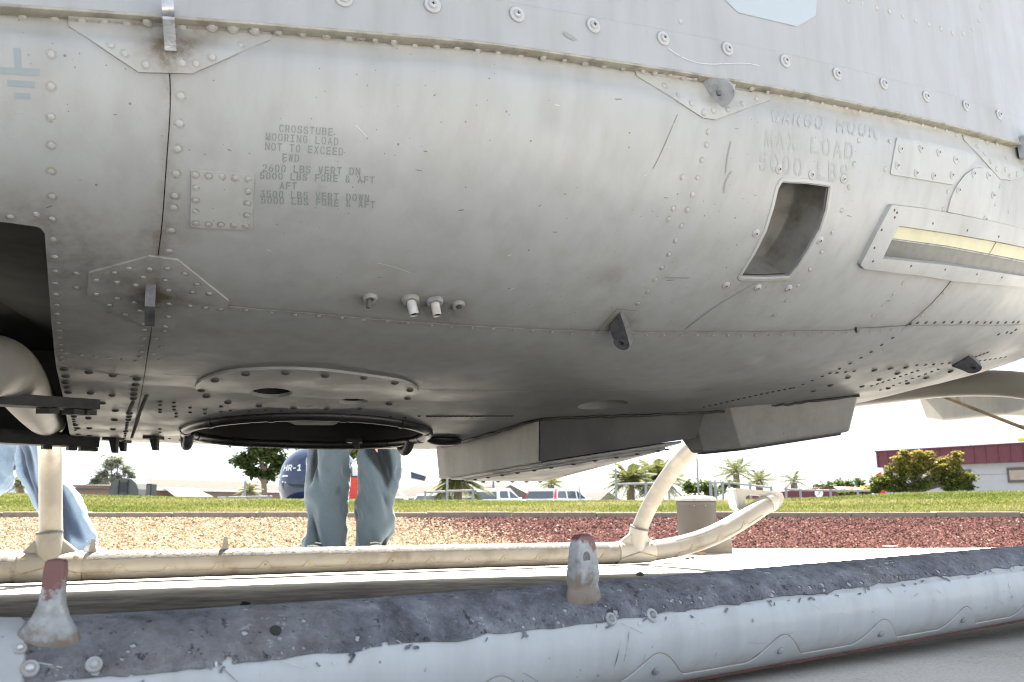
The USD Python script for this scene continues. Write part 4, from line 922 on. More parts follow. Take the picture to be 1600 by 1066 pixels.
def emit(name, m, mat, parent, smooth=25, label=None, dirt=.12, inst=None):
    v, f, n = meshkit.arrays(m, smooth); return obj(name, (v, f, n), mat, parent, label=label, pv={'dirt': np.full(len(v), dirt)})
def softhull(pts, r):
    s = trimesh.creation.icosphere(1, r).vertices
    return trimesh.convex.convex_hull(np.vstack([s + p_ for p_ in pts]))
tops = [B, Cc, C2, A2, A]; bots = [Bbot, Cbot, C2bot, A2bot, Abot]
# aft wall panel (pale) and the long dark side panel stand on the same body
body1 = prism(tops, bots)
fa = emit('belly_fairing', body1, M_boxes, H, label='grey box fairing bolted under the belly, aft of the other')
def wall(p0, p1, p2, p3, off, nrm, n=14):
    u = np.linspace(0, 1, n); V = np.array([[(p0 * (1 - a_) + p1 * a_) * (1 - b_) + (p3 * (1 - a_) + p2 * a_) * b_ for b_ in u] for a_ in u]).reshape(-1, 3) + nrm * off
    i, j = np.meshgrid(np.arange(n - 1), np.arange(n - 1), indexing='ij'); a_ = (i * n + j).ravel()
    f = np.vstack([np.stack([a_, a_ + n, a_ + n + 1], 1), np.stack([a_, a_ + n + 1, a_ + 1], 1)])
    e1_ = V[f[0][1]] - V[f[0][0]]; e2_ = V[f[0][2]] - V[f[0][0]]
    if np.cross(e1_, e2_) @ nrm < 0: f = f[:, ::-1]
    return V, f
nb_ = np.cross(Cc - B, Bbot - B); nb_ /= np.linalg.norm(nb_); nb_ = nb_ if nb_ @ (CAM - B) > 0 else -nb_
emit('side_wall', wall(B, Cc, Cbot, Bbot, .004, nb_), M_boxdk, fa, label='dark side wall of the fairing', dirt=.03)
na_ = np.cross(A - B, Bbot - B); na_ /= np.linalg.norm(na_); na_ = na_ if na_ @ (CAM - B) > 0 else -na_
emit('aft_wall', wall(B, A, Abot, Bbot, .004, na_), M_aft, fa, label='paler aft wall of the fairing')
cen = np.mean(bots, 0)
lip1 = softhull([p_ + (cen - p_) * .10 - UP * .004 for p_ in bots], .003); emit('base_plate', lip1, M_plate, fa, dirt=.1)
lip2 = softhull([p_ + (cen - p_) * .22 - UP * .011 for p_ in bots], .005); emit('lower_plate', lip2, M_plate, fa, dirt=.1)
rim_pts = [(a_ * (1 - w_) + b_ * w_) for a_, b_ in zip(bots, bots[1:] + bots[:1]) for w_ in np.linspace(.05, .9, 6)]
for p_ in rim_pts:
    p2_ = p_ + (cen - p_) * .17 - UP * .014; obj('plate_bolt', (dome(.006, .004, 8)[0] * [1, 1, -1] + p2_, dome(.006, .004, 8)[1][:, ::-1]), M_screw, fa)
# forward fairing with a rounded aft end
D_ = belly_pt((1101, 641.5)); E_ = belly_pt((1343, 617)); 
hD, hE = down_to(D_, (1128, 706)), down_to(E_, (1323, 674))
D2, E2_ = D_ + E2 * .16, E_ + E2 * .16
sl = (E_ - D_) / np.linalg.norm(E_ - D_)
bD, bE = at(1122, 705, D_[1] + .03), at(1325, 675, E_[1] + .02)
topsf = [D_ + E2 * .05, D_ + sl * .05, E_, E2_, D2]; botsf = [bD + E2 * .05, bD + sl * .05, bE, bE + E2 * .08, bD + E2 * .09]
body2 = softhull([p_ + UP * .03 + (np.mean(topsf, 0) - p_) * .02 for p_ in topsf] + [p_ + UP * .01 + (np.mean(botsf, 0) - p_) * .03 for p_ in botsf], .010)
fb = emit('belly_fairing', body2, M_boxes, H, smooth=70, label='grey box fairing with sloping ends, nearest the nose', dirt=.22)
cf = np.mean(botsf, 0)
emit('base_plate', softhull([p_ + (cf - p_) * .10 - UP * .001 for p_ in botsf], .004), M_boxdk, fb, dirt=.2)
# sealant beads along the fairings' top edges
seal = [S(*q) - UP * .003 for q in clean(dens([(690, 698), (845, 653), (1100, 642.5), (1343, 616.5)], 10, False))]
obj('sealant_bead', tube(np.array(seal) + rng.normal(0, .0010, (len(seal), 3)), .0030, 8), M_beam, H, smooth=50)
# small brackets under the aft belly
for (x, y0, y1) in ((177, 684, 703), (240, 682, 699), (190, 690, 703), (554, 701, 711)):
    q = clean([(x, min(y0, 688))])
    if not len(q): continue
    P = S(*q[0]); h_ = (y1 - y0) * P[1] / F
    b_ = thingless = obj('tie_bracket', bx(P + [-.016, -.02, -.006], P + [.016, .02, .002]), M_beam, H)
    obj('bracket_tongue', hullpts(np.vstack([P + [-.008, -.008, 0], P + [.010, -.008, 0], P + [.010, .008, 0], P + [-.008, .008, 0], P + [.002, -.006, -h_ - .006], P + [.012, -.006, -h_ - .006], P + [.012, .006, -h_ - .006], P + [.002, .006, -h_ - .006]])), M_beam, b_)

# ================================================================ landing gear
YN, DN, HN = math.radians(33.5), .792, None
YFAR, DFAR = .4466, 3.778
def on_line(x, yaw, D0):
    """depth where the photo column x meets a line of that heading"""
    r = ray(x, 900); u = r[0]
    return D0 * math.cos(yaw) / (math.cos(yaw) - u * math.sin(yaw))
near_top = [(-400, 993), (-200, 983), (0, 971), (200, 959), (400, 945), (600, 934), (800, 922), (1000, 907), (1200, 886), (1400, 869), (1600, 855), (1800, 843), (2000, 832)]
RN = .0505
def centre_from_top(x, y, yaw, D0, R):
    D = on_line(x, yaw, D0); p_ = at(x, y, D)
    for _ in range(8):
        v_ = p_ - CAM; d_ = np.linalg.norm(v_); e_ = math.asin(min(.9, R / d_)) if True else 0
        # the tangent ray grazes the tube's top: the centre lies R below it, across the ray
        D = on_line(x, yaw, D0)
        r_ = ray(x, y); c_ = CAM + r_ * D; n_ = np.array([0, -r_[2], 1.0]); n_ /= np.linalg.norm(n_)
        return c_ - n_ * R * 1.0
NP = np.array([centre_from_top(x, y, YN, DN, RN) for x, y in near_top])
zfit = np.polyfit(np.array([x for x, _ in near_top[2:11]]), NP[2:11, 2], 3)
NP[2:11, 2] = np.polyval(zfit, [x for x, _ in near_top[2:11]])
NP[:2, 2] = NP[2, 2]; 
NS = spline(NP, 160)
G = thing('landing_gear', None, None, HC) if False else H
def tube_surface(C, R):
    T, _, _ = frames(C); d = np.r_[0, np.cumsum(np.linalg.norm(np.diff(C, axis=0), axis=1))]
    side = np.cross(T, UP); side /= np.linalg.norm(side, axis=1)[:, None]; upv = np.cross(side, T)
    # side points to the camera's side
    if (side[len(side) // 2] @ (CAM - C[len(C) // 2])) < 0: side = -side
    fc, fs, fu = CubicSpline(d, C), CubicSpline(d, side), CubicSpline(d, upv)
    Rf = R if callable(R) else (lambda s: np.full(np.shape(s), R))
    def Nf(s, h):
        th = h / RN; n = np.cos(th)[..., None] * fs(s) + np.sin(th)[..., None] * fu(s); return n / np.linalg.norm(n, axis=-1, keepdims=True)
    def Sf(s, h): return fc(s) + Nf(s, h) * Rf(s)[..., None]
    return Sf, Nf, d, (fc, fs, fu)
def skid_mat(name, base, chip):
    return usdkit.material(stage, '/World/Looks/' + name, {'g': ('geometry', {}), 'n': ('noise_texture', {'scale': 9, 'detail': 6, 'roughness': .6}), 'r': ('rgb_ramp', {'ramp': [(.3, tuple(np.array(base) * .82)), (.5, tuple(base)), (.72, tuple(np.minimum(np.array(base) * 1.12, .9)))]}),
        'v': ('noise_texture', {'scale': 70, 'detail': 5, 'roughness': .7}), 'r2': ('rgb_ramp', {'ramp': [(.64, (0, 0, 0)), (.67, (1, 1, 1))]}), 'm': ('mix_color', {'b': chip}),
        'mp': ('mapping', {'scale': (8, 8, 60)}), 'n3': ('noise_texture', {'scale': 1.0, 'detail': 3}), 'r3': ('rgb_ramp', {'ramp': [(.45, (1, 1, 1)), (.75, (.84, .83, .80))]}), 'm3': ('mix_color', {'blend_type': 'multiply', 'fac': .8}),
        'p': ('principled_bsdf', {'roughness': .38, 'specular_ior_level': .45})},
        [('g.position', 'n.vector'), ('g.position', 'v.vector'), ('g.position', 'mp.vector'), ('mp.vector', 'n3.vector'), ('n.fac', 'r.fac'), ('v.fac', 'r2.fac'), ('r2.color', 'm.fac'), ('r.color', 'm.a'), ('m.result', 'm3.a'), ('n3.fac', 'r3.fac'), ('r3.color', 'm3.b'), ('m3.result', 'p.base_color')], surface='p.BSDF')
M_skid = paint('near_skid_paint', (.335, .357, .368), dirtc=(.16, .125, .085), speck=.9, rough=.36, mott=.09, warm=(.41, .405, .395))
M_nonslip = usdkit.material(stage, '/World/Looks/near_grip_coating', {'g': ('geometry', {}),
    'n': ('noise_texture', {'scale': 34, 'detail': 9, 'roughness': .74}), 'r': ('rgb_ramp', {'ramp': [(.30, (.03, .032, .038)), (.43, (.095, .10, .118)), (.55, (.16, .172, .20)), (.68, (.25, .265, .295))]}),
    'n2': ('noise_texture', {'scale': 150, 'detail': 5, 'roughness': .7}), 'r2': ('rgb_ramp', {'ramp': [(.615, (0, 0, 0)), (.645, (1, 1, 1))]}), 'k2': ('noise_texture', {'scale': 11, 'detail': 3}), 'kr': ('rgb_ramp', {'ramp': [(.42, (0, 0, 0)), (.58, (1, 1, 1))]}), 'kx': ('math', {'math_type': 'multiply'}), 'm': ('mix_color', {'b': (.42, .435, .44)}),
    'n3': ('noise_texture', {'scale': 90, 'detail': 5, 'roughness': .7}), 'r3': ('rgb_ramp', {'ramp': [(.60, (0, 0, 0)), (.65, (.85, .85, .85))]}), 'm3': ('mix_color', {'b': (.012, .012, .013)}),
    'n4': ('noise_texture', {'scale': 5, 'detail': 4}), 'r4': ('rgb_ramp', {'ramp': [(.52, (0, 0, 0)), (.68, (.55, .55, .55))]}), 'm4': ('mix_color', {'b': (.22, .205, .185)}),
    'bn': ('noise_texture', {'scale': 150, 'detail': 6, 'roughness': .75}), 'bp': ('bump', {'strength': 1.0, 'distance': .005}), 'p': ('principled_bsdf', {'roughness': .58, 'specular_ior_level': .5})},
    [('g.position', f'{k}.vector') for k in ('n', 'n2', 'n3', 'bn', 'n4', 'k2')] + [('n.fac', 'r.fac'), ('n2.fac', 'r2.fac'), ('k2.fac', 'kr.fac'), ('kr.color', 'kx.value1'), ('r2.color', 'kx.value2'), ('r.color', 'm4.a'), ('n4.fac', 'r4.fac'), ('r4.color', 'm4.fac'),
     ('n3.fac', 'r3.fac'), ('m4.result', 'm3.a'), ('r3.color', 'm3.fac'), ('m3.result', 'm.a'), ('kx.value', 'm.fac'), ('m.result', 'p.base_color'), ('bn.fac', 'bp.height'), ('bp.normal', 'p.normal')], surface='p.BSDF')
M_shoe = P_('skid_shoe_paint', (.30, .315, .32), .5, noise=.3, nscale=35, color2=(.24, .20, .16))
M_redox = P_('red_primer', (.125, .05, .046), .5, noise=.6, nscale=55, color2=(.05, .03, .028), bump=.3, bscale=250)
M_rail = P_('rusty_rail', (.10, .035, .028), .7, noise=.6, nscale=30, color2=(.04, .025, .02))
def ragged(s0, s1, h, amp, seed, n=260):
    s = np.linspace(s0, s1, n); r = meshkit.fbm(np.stack([s * 40, s * 0, s * 0 + seed], 1), 4, seed) - .5
    r2 = np.clip(meshkit.noise(np.stack([s * 9, s * 0, s * 0 + seed], 1), seed + 3) - .72, 0, 1)
    return s, h + amp * r * 2 - amp * 5 * r2
def scallop(s0, s1, base, peak, pitch, phase, width=.034):
    s = np.arange(s0, s1, .004); k = (s - phase) / pitch; d = (k - np.round(k)) * pitch
    b = np.clip(1 - np.abs(d) / width, 0, 1); b = b * b * (3 - 2 * b); return s, base + (peak - base) * b ** .8
# --- near skid
Sn, Nn_, dn, fn = tube_surface(NS, RN)
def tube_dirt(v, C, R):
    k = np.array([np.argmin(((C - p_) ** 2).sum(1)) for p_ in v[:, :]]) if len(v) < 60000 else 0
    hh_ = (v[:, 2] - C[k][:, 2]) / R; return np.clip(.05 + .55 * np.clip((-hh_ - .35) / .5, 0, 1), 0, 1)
v, f, n = meshkit.arrays(tube(NS, RN, 48), 60)
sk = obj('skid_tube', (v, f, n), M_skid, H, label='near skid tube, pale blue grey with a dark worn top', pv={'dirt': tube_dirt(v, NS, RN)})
def s_of(x, C=NS, d=dn):
    X, _, _ = project(C); k = np.argsort(X); return float(np.interp(x, X[k], d[k]))
hpi = RN * np.pi / 2
sA = s_of(22); sE = dn[-1] - .01
s_, lo = ragged(sA, sE, RN * math.radians(39), .0034, 3); lo = lo + RN * np.radians(np.interp(s_, [s_of(0), s_of(400), s_of(1200), s_of(1590)], [-19, -17, -10, -2]))
s2, hi = ragged(sA, sE, RN * math.radians(139), .002, 5)
strip = Polygon(np.vstack([np.stack([s_, lo], 1), np.stack([s2, hi], 1)[::-1]])).buffer(0)
# flaked places: paint shows through in chips
rs = np.random.default_rng(5); chips = []
for k in range(620):
    cx_ = rs.uniform(sA, s_of(1500)); band = rs.choice([0, 1, 2], p=[.34, .33, .33])
    hy = RN * math.radians((rs.normal(27, 5) if cx_ < s_of(700) else rs.normal(36, 5)) if band == 0 else rs.normal(82, 6) if band == 1 else rs.uniform(28, 95)); r_ = rs.uniform(.0005, .0011) if rs.random() < .8 else rs.uniform(.0012, .0032)
    ang = rs.uniform(0, 7); q = [(cx_ + r_ * (1.8 if band == 1 else 1) * rs.uniform(.6, 1.5) * math.cos(t_ + ang), hy + r_ * rs.uniform(.5, 1.2) * math.sin(t_ + ang)) for t_ in np.linspace(0, 2 * np.pi, 9)[:-1]]
    chips.append(Polygon(q).buffer(0))
strip = strip.difference(shapely.unary_union(chips))
v, f, n, uv = region(strip, .0045, .0009, .0010, Sn, Nn_)
bumps = (meshkit.fbm(np.stack([uv[:, 0] * 160, uv[:, 1] * 160, 0 * uv[:, 0]], 1), 3, 2) - .5) * .0013
v = v + n * bumps[:, None]
M_ = trimesh.Trimesh(v, f, process=False); v2, f2, n2 = meshkit.arrays((v, f), 40)
obj('grip_coating', (v2, f2, n2), M_nonslip, sk)
ss, hh = scallop(sA - .25, sE, -RN * math.radians(47), -RN * math.radians(14), .178, s_of(1450), .046)
shoe = Polygon(np.vstack([np.stack([ss, hh], 1), [[ss[-1], -RN * math.radians(84)], [ss[0], -RN * math.radians(84)]]]))
v, f, n, uv = region(shoe, .008, .0016, .0020, Sn, Nn_, taper=.0008)
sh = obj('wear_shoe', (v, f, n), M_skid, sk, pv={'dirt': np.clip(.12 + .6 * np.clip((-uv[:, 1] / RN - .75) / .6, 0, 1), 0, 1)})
for o_h, w_, nm, mt in ((.0004, .0007, 'shoe_edge', M_stain),): v, f, n, uv = region(LineString(np.stack([ss, hh + .0006], 1)).buffer(w_), .02, .0005, 0, Sn, Nn_); obj(nm, (v, f, n), mt, sh)
shoe2 = sbox(ss[0], -RN * math.radians(120), ss[-1], -RN * math.radians(66))
v, f, n, uv = region(shoe2, .012, .0040, .0040, Sn, Nn_, taper=.001); obj('shoe_rail', (v, f, n), M_rail, sh, label='rusty red rail under the shoe')
k0 = math.ceil((ss[0] - s_of(1450)) / .178); s_b = s_of(1450) + np.arange(k0, k0 + 12) * .178; s_b = s_b[(s_b > ss[0]) & (s_b < ss[-1])]
for sb in s_b:
    P = Sn(np.array([sb]), np.array([-RN * math.radians(33)]))[0]; N = Nn_(np.array([sb]), np.array([-RN * math.radians(33)]))[0]; X = np.cross(UP, N); X /= np.linalg.norm(X)
    obj('shoe_bolt', orient(dome(.0045, .003, 8), P + N * .0016, X, np.cross(N, X), N), M_lugpaint, sh, smooth=40)
rs2 = np.random.default_rng(77); M_scuff = decal_mat('skid_scuff', (.17, .155, .135), .45, 120); M_bare = decal_mat('skid_bare_chip', (.40, .405, .40), .36, 160); M_ooze = decal_mat('skid_grime', (.15, .125, .09), .50, 28)
def skid_mark(s0_, h0_, L_, ang, w_, mat, nm):
    pts = np.array([(s0_ + L_ * q * math.cos(ang), h0_ + L_ * q * math.sin(ang) + .0012 * math.sin(q * 2 + s0_ * 50)) for q in np.linspace(0, 1, 6)])
    v, f, n, uv = region(LineString(pts).buffer(w_), .02, .0011, 0, Sn, Nn_); obj(nm, (v, f, n), mat, sk)
for k in range(70):
    s0_ = rs2.uniform(s_of(-150), s_of(1590)); h0_ = RN * math.radians(rs2.uniform(-28, 34))
    if rs2.random() < .55: skid_mark(s0_, h0_, rs2.uniform(.004, .028), rs2.choice([0.05, 1.4, -.4, 2.6]) + rs2.normal(0, .25), rs2.uniform(.00012, .0004), M_scuff if rs2.random() < .6 else M_bare, 'skid_scratch')
    else: skid_mark(s0_, h0_, rs2.uniform(.0003, .0018), rs2.uniform(0, 6), rs2.uniform(.0003, .0009), M_bare if rs2.random() < .5 else M_scuff, 'skid_chip')
for k in range(110):   # flakes at the coating's torn lower edge
    s0_ = rs2.uniform(sA, sE); skid_mark(s0_, RN * math.radians(rs2.uniform(31, 38) + np.interp(s0_, [s_of(0), s_of(400), s_of(1200), s_of(1590)], [-19, -17, -10, -2])), rs2.uniform(.0005, .006), rs2.normal(0, .6), rs2.uniform(.0004, .0013), M_nonslip, 'coating_flake')
# bolts, hole and the sleeve edge on the near skid
def on_skid(px, Sf, Nf, C, d, R):
    s = s_of(px[0], C, d); hs = np.linspace(-RN * 1.5, RN * 1.6, 200); P = Sf(np.full(200, s), hs); X, Y, _ = project(P); N = Nf(np.full(200, s), hs)
    ok = ((CAM - P) * N).sum(1) > 0; i = np.argmin(np.abs(Y - px[1]) + 1e6 * ~ok); h = hs[i]
    for _ in range(3):
        Xc = project(Sf(np.array([s]), np.array([h])))[0][0]; s += (px[0] - Xc) * .0009
    return s, h
def skid_basis(s, h, Sf, Nf):
    P = Sf(np.array([s]), np.array([h]))[0]; N = Nf(np.array([s]), np.array([h]))[0]; X = Sf(np.array([s + .002]), np.array([h]))[0] - P; X = X - N * (X @ N); X /= np.linalg.norm(X); return P, X, np.cross(N, X), N
for px, r_, m_ in (((122, 1037), .0044, M_steel), ((31, 1046), .0048, M_lugpaint), ((954, 963), .0048, M_lugpaint), ((1018, 956), .0052, M_lugpaint), ((104, 1010), .0034, M_steel), ((208, 1032), .0042, M_shoe)):
    s, h = on_skid(px, Sn, Nn_, NS, dn, RN); P, X, Y, N = skid_basis(s, h, Sn, Nn_)
    w_ = obj('skid_washer', orient(flange(r_ * 1.25, .0014, r_ * 1.1, 16), P + N * .001, X, Y, N), M_shoe, sk, smooth=40); obj('skid_bolt', orient(dome(r_ * .72, .0028, 10), P + N * .002, X, Y, N), m_, w_, smooth=40)
s, h = on_skid((450, 983), Sn, Nn_, NS, dn, RN); P, X, Y, N = skid_basis(s, h, Sn, Nn_); obj('drilled_hole', orient(flange(.0042, .0006, .0040, 12), P + N * .0013, X, Y, N), M_dark, sk)
s_sl = s_of(18)
def sleeve(C, d, s0, s1, R, name, mat, parent, n=40):
    fc = CubicSpline(d, C); t = np.linspace(s0, s1, 14); pr = R + 0 * t; pr[0] -= .0015; pr[-1] -= .0015
    v, f, nn = meshkit.arrays(tube(fc(t), pr, n), 50); return obj(name, (v, f, nn), mat, parent, pv={'dirt': np.full(len(v), .12)})
sleeve(NS, dn, s_sl - .30, s_sl, RN + .0028, 'saddle_sleeve', M_skid, sk)
# lugs on top of the near skid
M_lugskid = usdkit.material(stage, '/World/Looks/worn_lug', {'g': ('geometry', {}), 'a': ('attribute', {'attribute': 'rise'}),
    'n': ('noise_texture', {'scale': 60, 'detail': 7, 'roughness': .65}), 'r': ('rgb_ramp', {'ramp': [(.32, (.08, .075, .068)), (.45, (.19, .195, .195)), (.6, (.25, .26, .265)), (.72, (.36, .36, .35))]}),
    'w': ('noise_texture', {'scale': 90, 'detail': 6, 'roughness': .7}), 'wo': ('map_range', {'from_min': .25, 'from_max': .75, 'to_min': -.22, 'to_max': .22}), 'ad': ('math', {'math_type': 'add'}),
    'hr': ('rgb_ramp', {'ramp': [(.62, (0, 0, 0)), (.70, (1, 1, 1))]}), 'm1': ('mix_color', {'b': (.115, .048, .042)}),
    'lr': ('rgb_ramp', {'ramp': [(.0, (.8, .8, .8)), (.13, (0, 0, 0))]}), 'm2': ('mix_color', {'b': (.11, .08, .052)}),
    'bp': ('bump', {'strength': .25, 'distance': .0012}), 'p': ('principled_bsdf', {'roughness': .45, 'specular_ior_level': .45})},
    [('g.position', 'n.vector'), ('g.position', 'w.vector'), ('n.fac', 'r.fac'), ('w.fac', 'wo.value'), ('a.fac', 'ad.value1'), ('wo.result', 'ad.value2'), ('ad.value', 'hr.fac'), ('ad.value', 'lr.fac'), ('r.color', 'm1.a'), ('hr.color', 'm1.fac'), ('m1.result', 'm2.a'), ('lr.color', 'm2.fac'), ('m2.result', 'p.base_color'), ('n.fac', 'bp.height'), ('bp.normal', 'p.normal')], surface='p.BSDF')
def skid_lug(pxb, ht, w, base, tip_label, spin, flat=False):
    s = s_of(pxb); P, X, Y, N = skid_basis(s, hpi * .62, Sn, Nn_); P = P + UP * .002; X = fn[0](s + .01) - fn[0](s - .01); X /= np.linalg.norm(X)
    Yl = np.cross(UP, X); c, s_ = math.cos(spin), math.sin(spin); U = X * c + Yl * s_; W = np.cross(UP, U)
    rows = [(0, base, base * .62), (.12, base * .88, base * .5), (.28, base * .55, base * .30), (.42, w * 1.05, .0075), (.62, w * .98, .0058), (.86, w * .96, .0055), (.97, w * .88, .0050), (1.0, w * .74, .004)]
    if flat: rows = [(0, base, base * .6), (.08, base * .98, base * .5), (.20, base * .90, base * .32), (.40, w * 1.12, .0080), (.62, w * 1.05, .0066), (.84, w * .92, .0060), (.96, w * .70, .0054), (1.0, w * .52, .004)]
    if flat: e_lo = 3.0
    n = 44; a = np.arange(n) * 2 * np.pi / n; V = []; Hh = []
    R_ = np.array(rows); Z_ = np.unique(np.r_[np.linspace(0, 1, 26), R_[:, 0]])
    for z in Z_:
        ax, by = np.interp(z, R_[:, 0], R_[:, 1]), np.interp(z, R_[:, 0], R_[:, 2]); e = np.interp(z, [0, .2, .42, 1], [2, 2.4, 9, 9])
        ca, sa = np.cos(a), np.sin(a); x = ax * np.sign(ca) * np.abs(ca) ** (2 / e); y = by * np.sign(sa) * np.abs(sa) ** (2 / e)
        Vr = P - UP * .004 + x[:, None] * U + y[:, None] * W + UP * (z * ht + .002)
        if z < .34:      # the foot follows the tube
            rel = Vr - fn[0](s); Xa = fn[0](s + .01) - fn[0](s - .01); Xa /= np.linalg.norm(Xa); rad = rel - (rel @ Xa)[:, None] * Xa; k_ = np.linalg.norm(rad, axis=1)[:, None]
            Vr = Vr + rad / k_ * (RN + .0006 + z * ht * .55 - k_) * (1 - z / .34) ** 1.2
        V.append(Vr); Hh.append(np.full(n, z))
    V = np.vstack(V); m = len(Z_); i, j = np.meshgrid(np.arange(m - 1), np.arange(n), indexing='ij'); A = i * n + j; B = i * n + (j + 1) % n
    f = np.stack([A, B, B + n, A + n], -1).reshape(-1, 4); f = np.vstack([f[:, [0, 1, 2]], f[:, [0, 2, 3]]])
    V = np.vstack([V, P + UP * (ht - .001)]); f = np.vstack([f, [((m - 1) * n + k, (m - 1) * n + (k + 1) % n, len(V) - 1) for k in range(n)]])
    Vn, fn_, nn_ = meshkit.arrays((V, f), 32); hz = (Vn - P) @ UP / ht + (.10 * ((Vn - P) @ U) / w if flat else 0)
    lo_ = obj('skid_lug', (Vn, fn_, nn_), M_lugskid, sk, label=tip_label, pv={'rise': hz + (-.16 if flat else .06)})
    return P, U, W, lo_
P, U, W, lo1 = skid_lug(56, .0480, .0067, .0190, 'flared lug with a red primer tip at the left of the near skid', -.35)
P, U, W, lo2 = skid_lug(884, .0560, .0150, .0225, 'flat drilled lug with a red primer tip midway along the near skid', .28, True)
cd = (CAM - P); cd[2] = 0; W_ = W if W @ cd > 0 else -W
obj('lug_hole', orient(flange(.0062, .0008, .0056, 16), P + UP * .033 + W_ * .0060 - U * .003, U, UP, W_), M_steeldk, lo2)

# --- far skid, with its upturned toe
far_top = [(-260, 874), (-100, 867), (130, 861), (400, 858), (600, 854), (800, 850), (940, 847)]
RF = .0475
FP = [centre_from_top(x, y, YFAR, DFAR, RF) for x, y in far_top]
toe = [(1015, 861), (1075, 850), (1125, 831), (1165, 808), (1205, 783)]
dep = [on_line(x, YFAR, DFAR) for x, _ in toe]
FP += [at(x, y, d_) for (x, y), d_ in zip(toe, dep)]
FP = np.array(FP)
FP[:7, 2] = np.polyval(np.polyfit(np.arange(7), FP[:7, 2], 2), np.arange(7))
FS = spline(FP, 160)
Sfar, Nfar, dfar, ffar = tube_surface(FS, RF)
def sf_of(x): return s_of(x, FS, dfar)
fk = obj('skid_tube', tube(FS, RF, 40), M_fartube, H, smooth=60, label='far skid tube, cream paint with a dark worn top and upturned toe')
for k, (xa, xb) in enumerate(((-200, 12), (137, 945), (1052, 1128))):
    s_, lo = ragged(sf_of(xa), sf_of(xb), RN * math.radians(30 if k < 2 else 46), .0028 if k < 2 else .0006, 7 + k, 200); s2, hi = ragged(sf_of(xa), sf_of(xb), RN * math.radians(140), .003, 9 + k, 200)
    g = Polygon(np.vstack([np.stack([s_, lo], 1), np.stack([s2, hi], 1)[::-1]])).buffer(0)
    ch = []
    if k == 1:
        for _ in range(260):
            q = rs.uniform(sf_of(150), sf_of(560)) if rs.random() < .7 else rs.uniform(sf_of(560), sf_of(930)); ch.append(Point(q, RN * math.radians(rs.uniform(30, 92))).buffer(rs.uniform(.001, .0035), 3))
        g = g.difference(shapely.unary_union([affinity.scale(c_, 1.6, .8) for c_ in ch]))
    v, f, n, uv = region(g, .02, .0010, .0011, Sfar, Nfar); obj('grip_coating', (v, f, n), M_grip, fk)
# the wear shoe's scalloped edge is a rusty ridge
for xa, xb in ((-200, 20), (130, 940), (1050, 1180)):
    ss, hh = scallop(sf_of(xa), sf_of(xb), -RN * math.radians(30), RN * math.radians(3), .168, sf_of(480), .030)
    shp = Polygon(np.vstack([np.stack([ss, hh], 1), [[ss[-1], -RN * math.radians(86)], [ss[0], -RN * math.radians(86)]]])); v, f, n, uv = region(shp, .012, .0018, .0022, Sfar, Nfar, taper=.001); sho = obj('wear_shoe', (v, f, n), M_fartube, fk)
    line = LineString(np.stack([ss, hh], 1)).buffer(.0011); v, f, n, uv = region(line, .02, .0022, .001, Sfar, Nfar); obj('rust_line', (v, f, n), M_stain, sho)
    kk = np.arange(-20, 20) * .168 + sf_of(480)
    for sb in kk[(kk > ss[0]) & (kk < ss[-1])]:
        P, X, Y, N = skid_basis(sb, -RN * math.radians(13), Sfar, Nfar); obj('shoe_bolt', orient(dome(.0055, .0025, 8), P + N * .0016, X, Y, N), M_stain, sho, smooth=40)
v, f, n, uv = region(sbox(sf_of(-200), -RN * math.radians(112), sf_of(1010), -RN * math.radians(74)), .02, .005, .005, Sfar, Nfar); obj('shoe_rail', (v, f, n), M_beam, fk)
for x in (142, 350):
    s = sf_of(x); P, X, Y, N = skid_basis(s, hpi, Sfar, Nfar); hg = .047 if x > 200 else .045
    obj('skid_lug', hullpts(np.vstack([P + X * a_ + E2 * b_ + UP * z_ for a_, b_, z_ in [(w1 * sx, w2 * sy, zz) for w1, w2, zz in ((.013, .012, -.004), (.0065, .008, .012), (.0055, .005, hg))for sx in (-1, 1) for sy in (-1, 1)]])), M_fartube, fk)
# toe cap with its towing bracket
tp = FS[-1]; tdir = FS[-1] - FS[-4]; tdir /= np.linalg.norm(tdir)
capP = np.array([tp - tdir * .035, tp - tdir * .005, tp + tdir * .02, tp + tdir * .036, tp + tdir * .042]); cap = obj('toe_cap', tube(capP, [RF + .003, RF + .0035, RF * .9, RF * .55, RF * .1], 28), M_cream, fk, smooth=50)
Dt = float(tp[1])
def plat(pts, mat, name, dep=.05, D=None):
    a = np.array([at(x, y, (D or Dt) - .028) for x, y in pts]); b = a + E2 * dep; k = len(a)
    g = Polygon(np.array(pts) * [1, -1]); vv, ff = trimesh.creation.triangulate_polygon(g, engine='earcut'); 
    idx_ = [int(np.argmin(np.hypot(*(np.array(pts) * [1, -1] - q).T))) for q in vv]; ff = np.array([[idx_[t] for t in tri] for tri in ff])
    i = np.arange(k); j = (i + 1) % k
    f = np.vstack([ff, ff[:, ::-1] + k, np.stack([i, j, k + j], 1), np.stack([i, k + j, k + i], 1)])
    m = trimesh.Trimesh(np.vstack([a, b]), f, process=True); trimesh.repair.fix_normals(m)
    return obj(name, m, mat, cap, smooth=25)
plat([(1147, 765), (1150, 763), (1214, 768), (1222, 770), (1225, 777), (1224, 785), (1218, 793), (1214, 797), (1209, 790), (1205, 782), (1196, 774.5), (1172, 773), (1166, 776), (1164, 783), (1165, 792), (1166, 798), (1160, 799), (1153, 795)], M_cream, 'towing_bracket', .055)
plat([(1146.5, 765), (1149, 764), (1155, 795), (1152, 794), (1147, 776)], M_steel, 'bracket_edge', .056, Dt - .003)
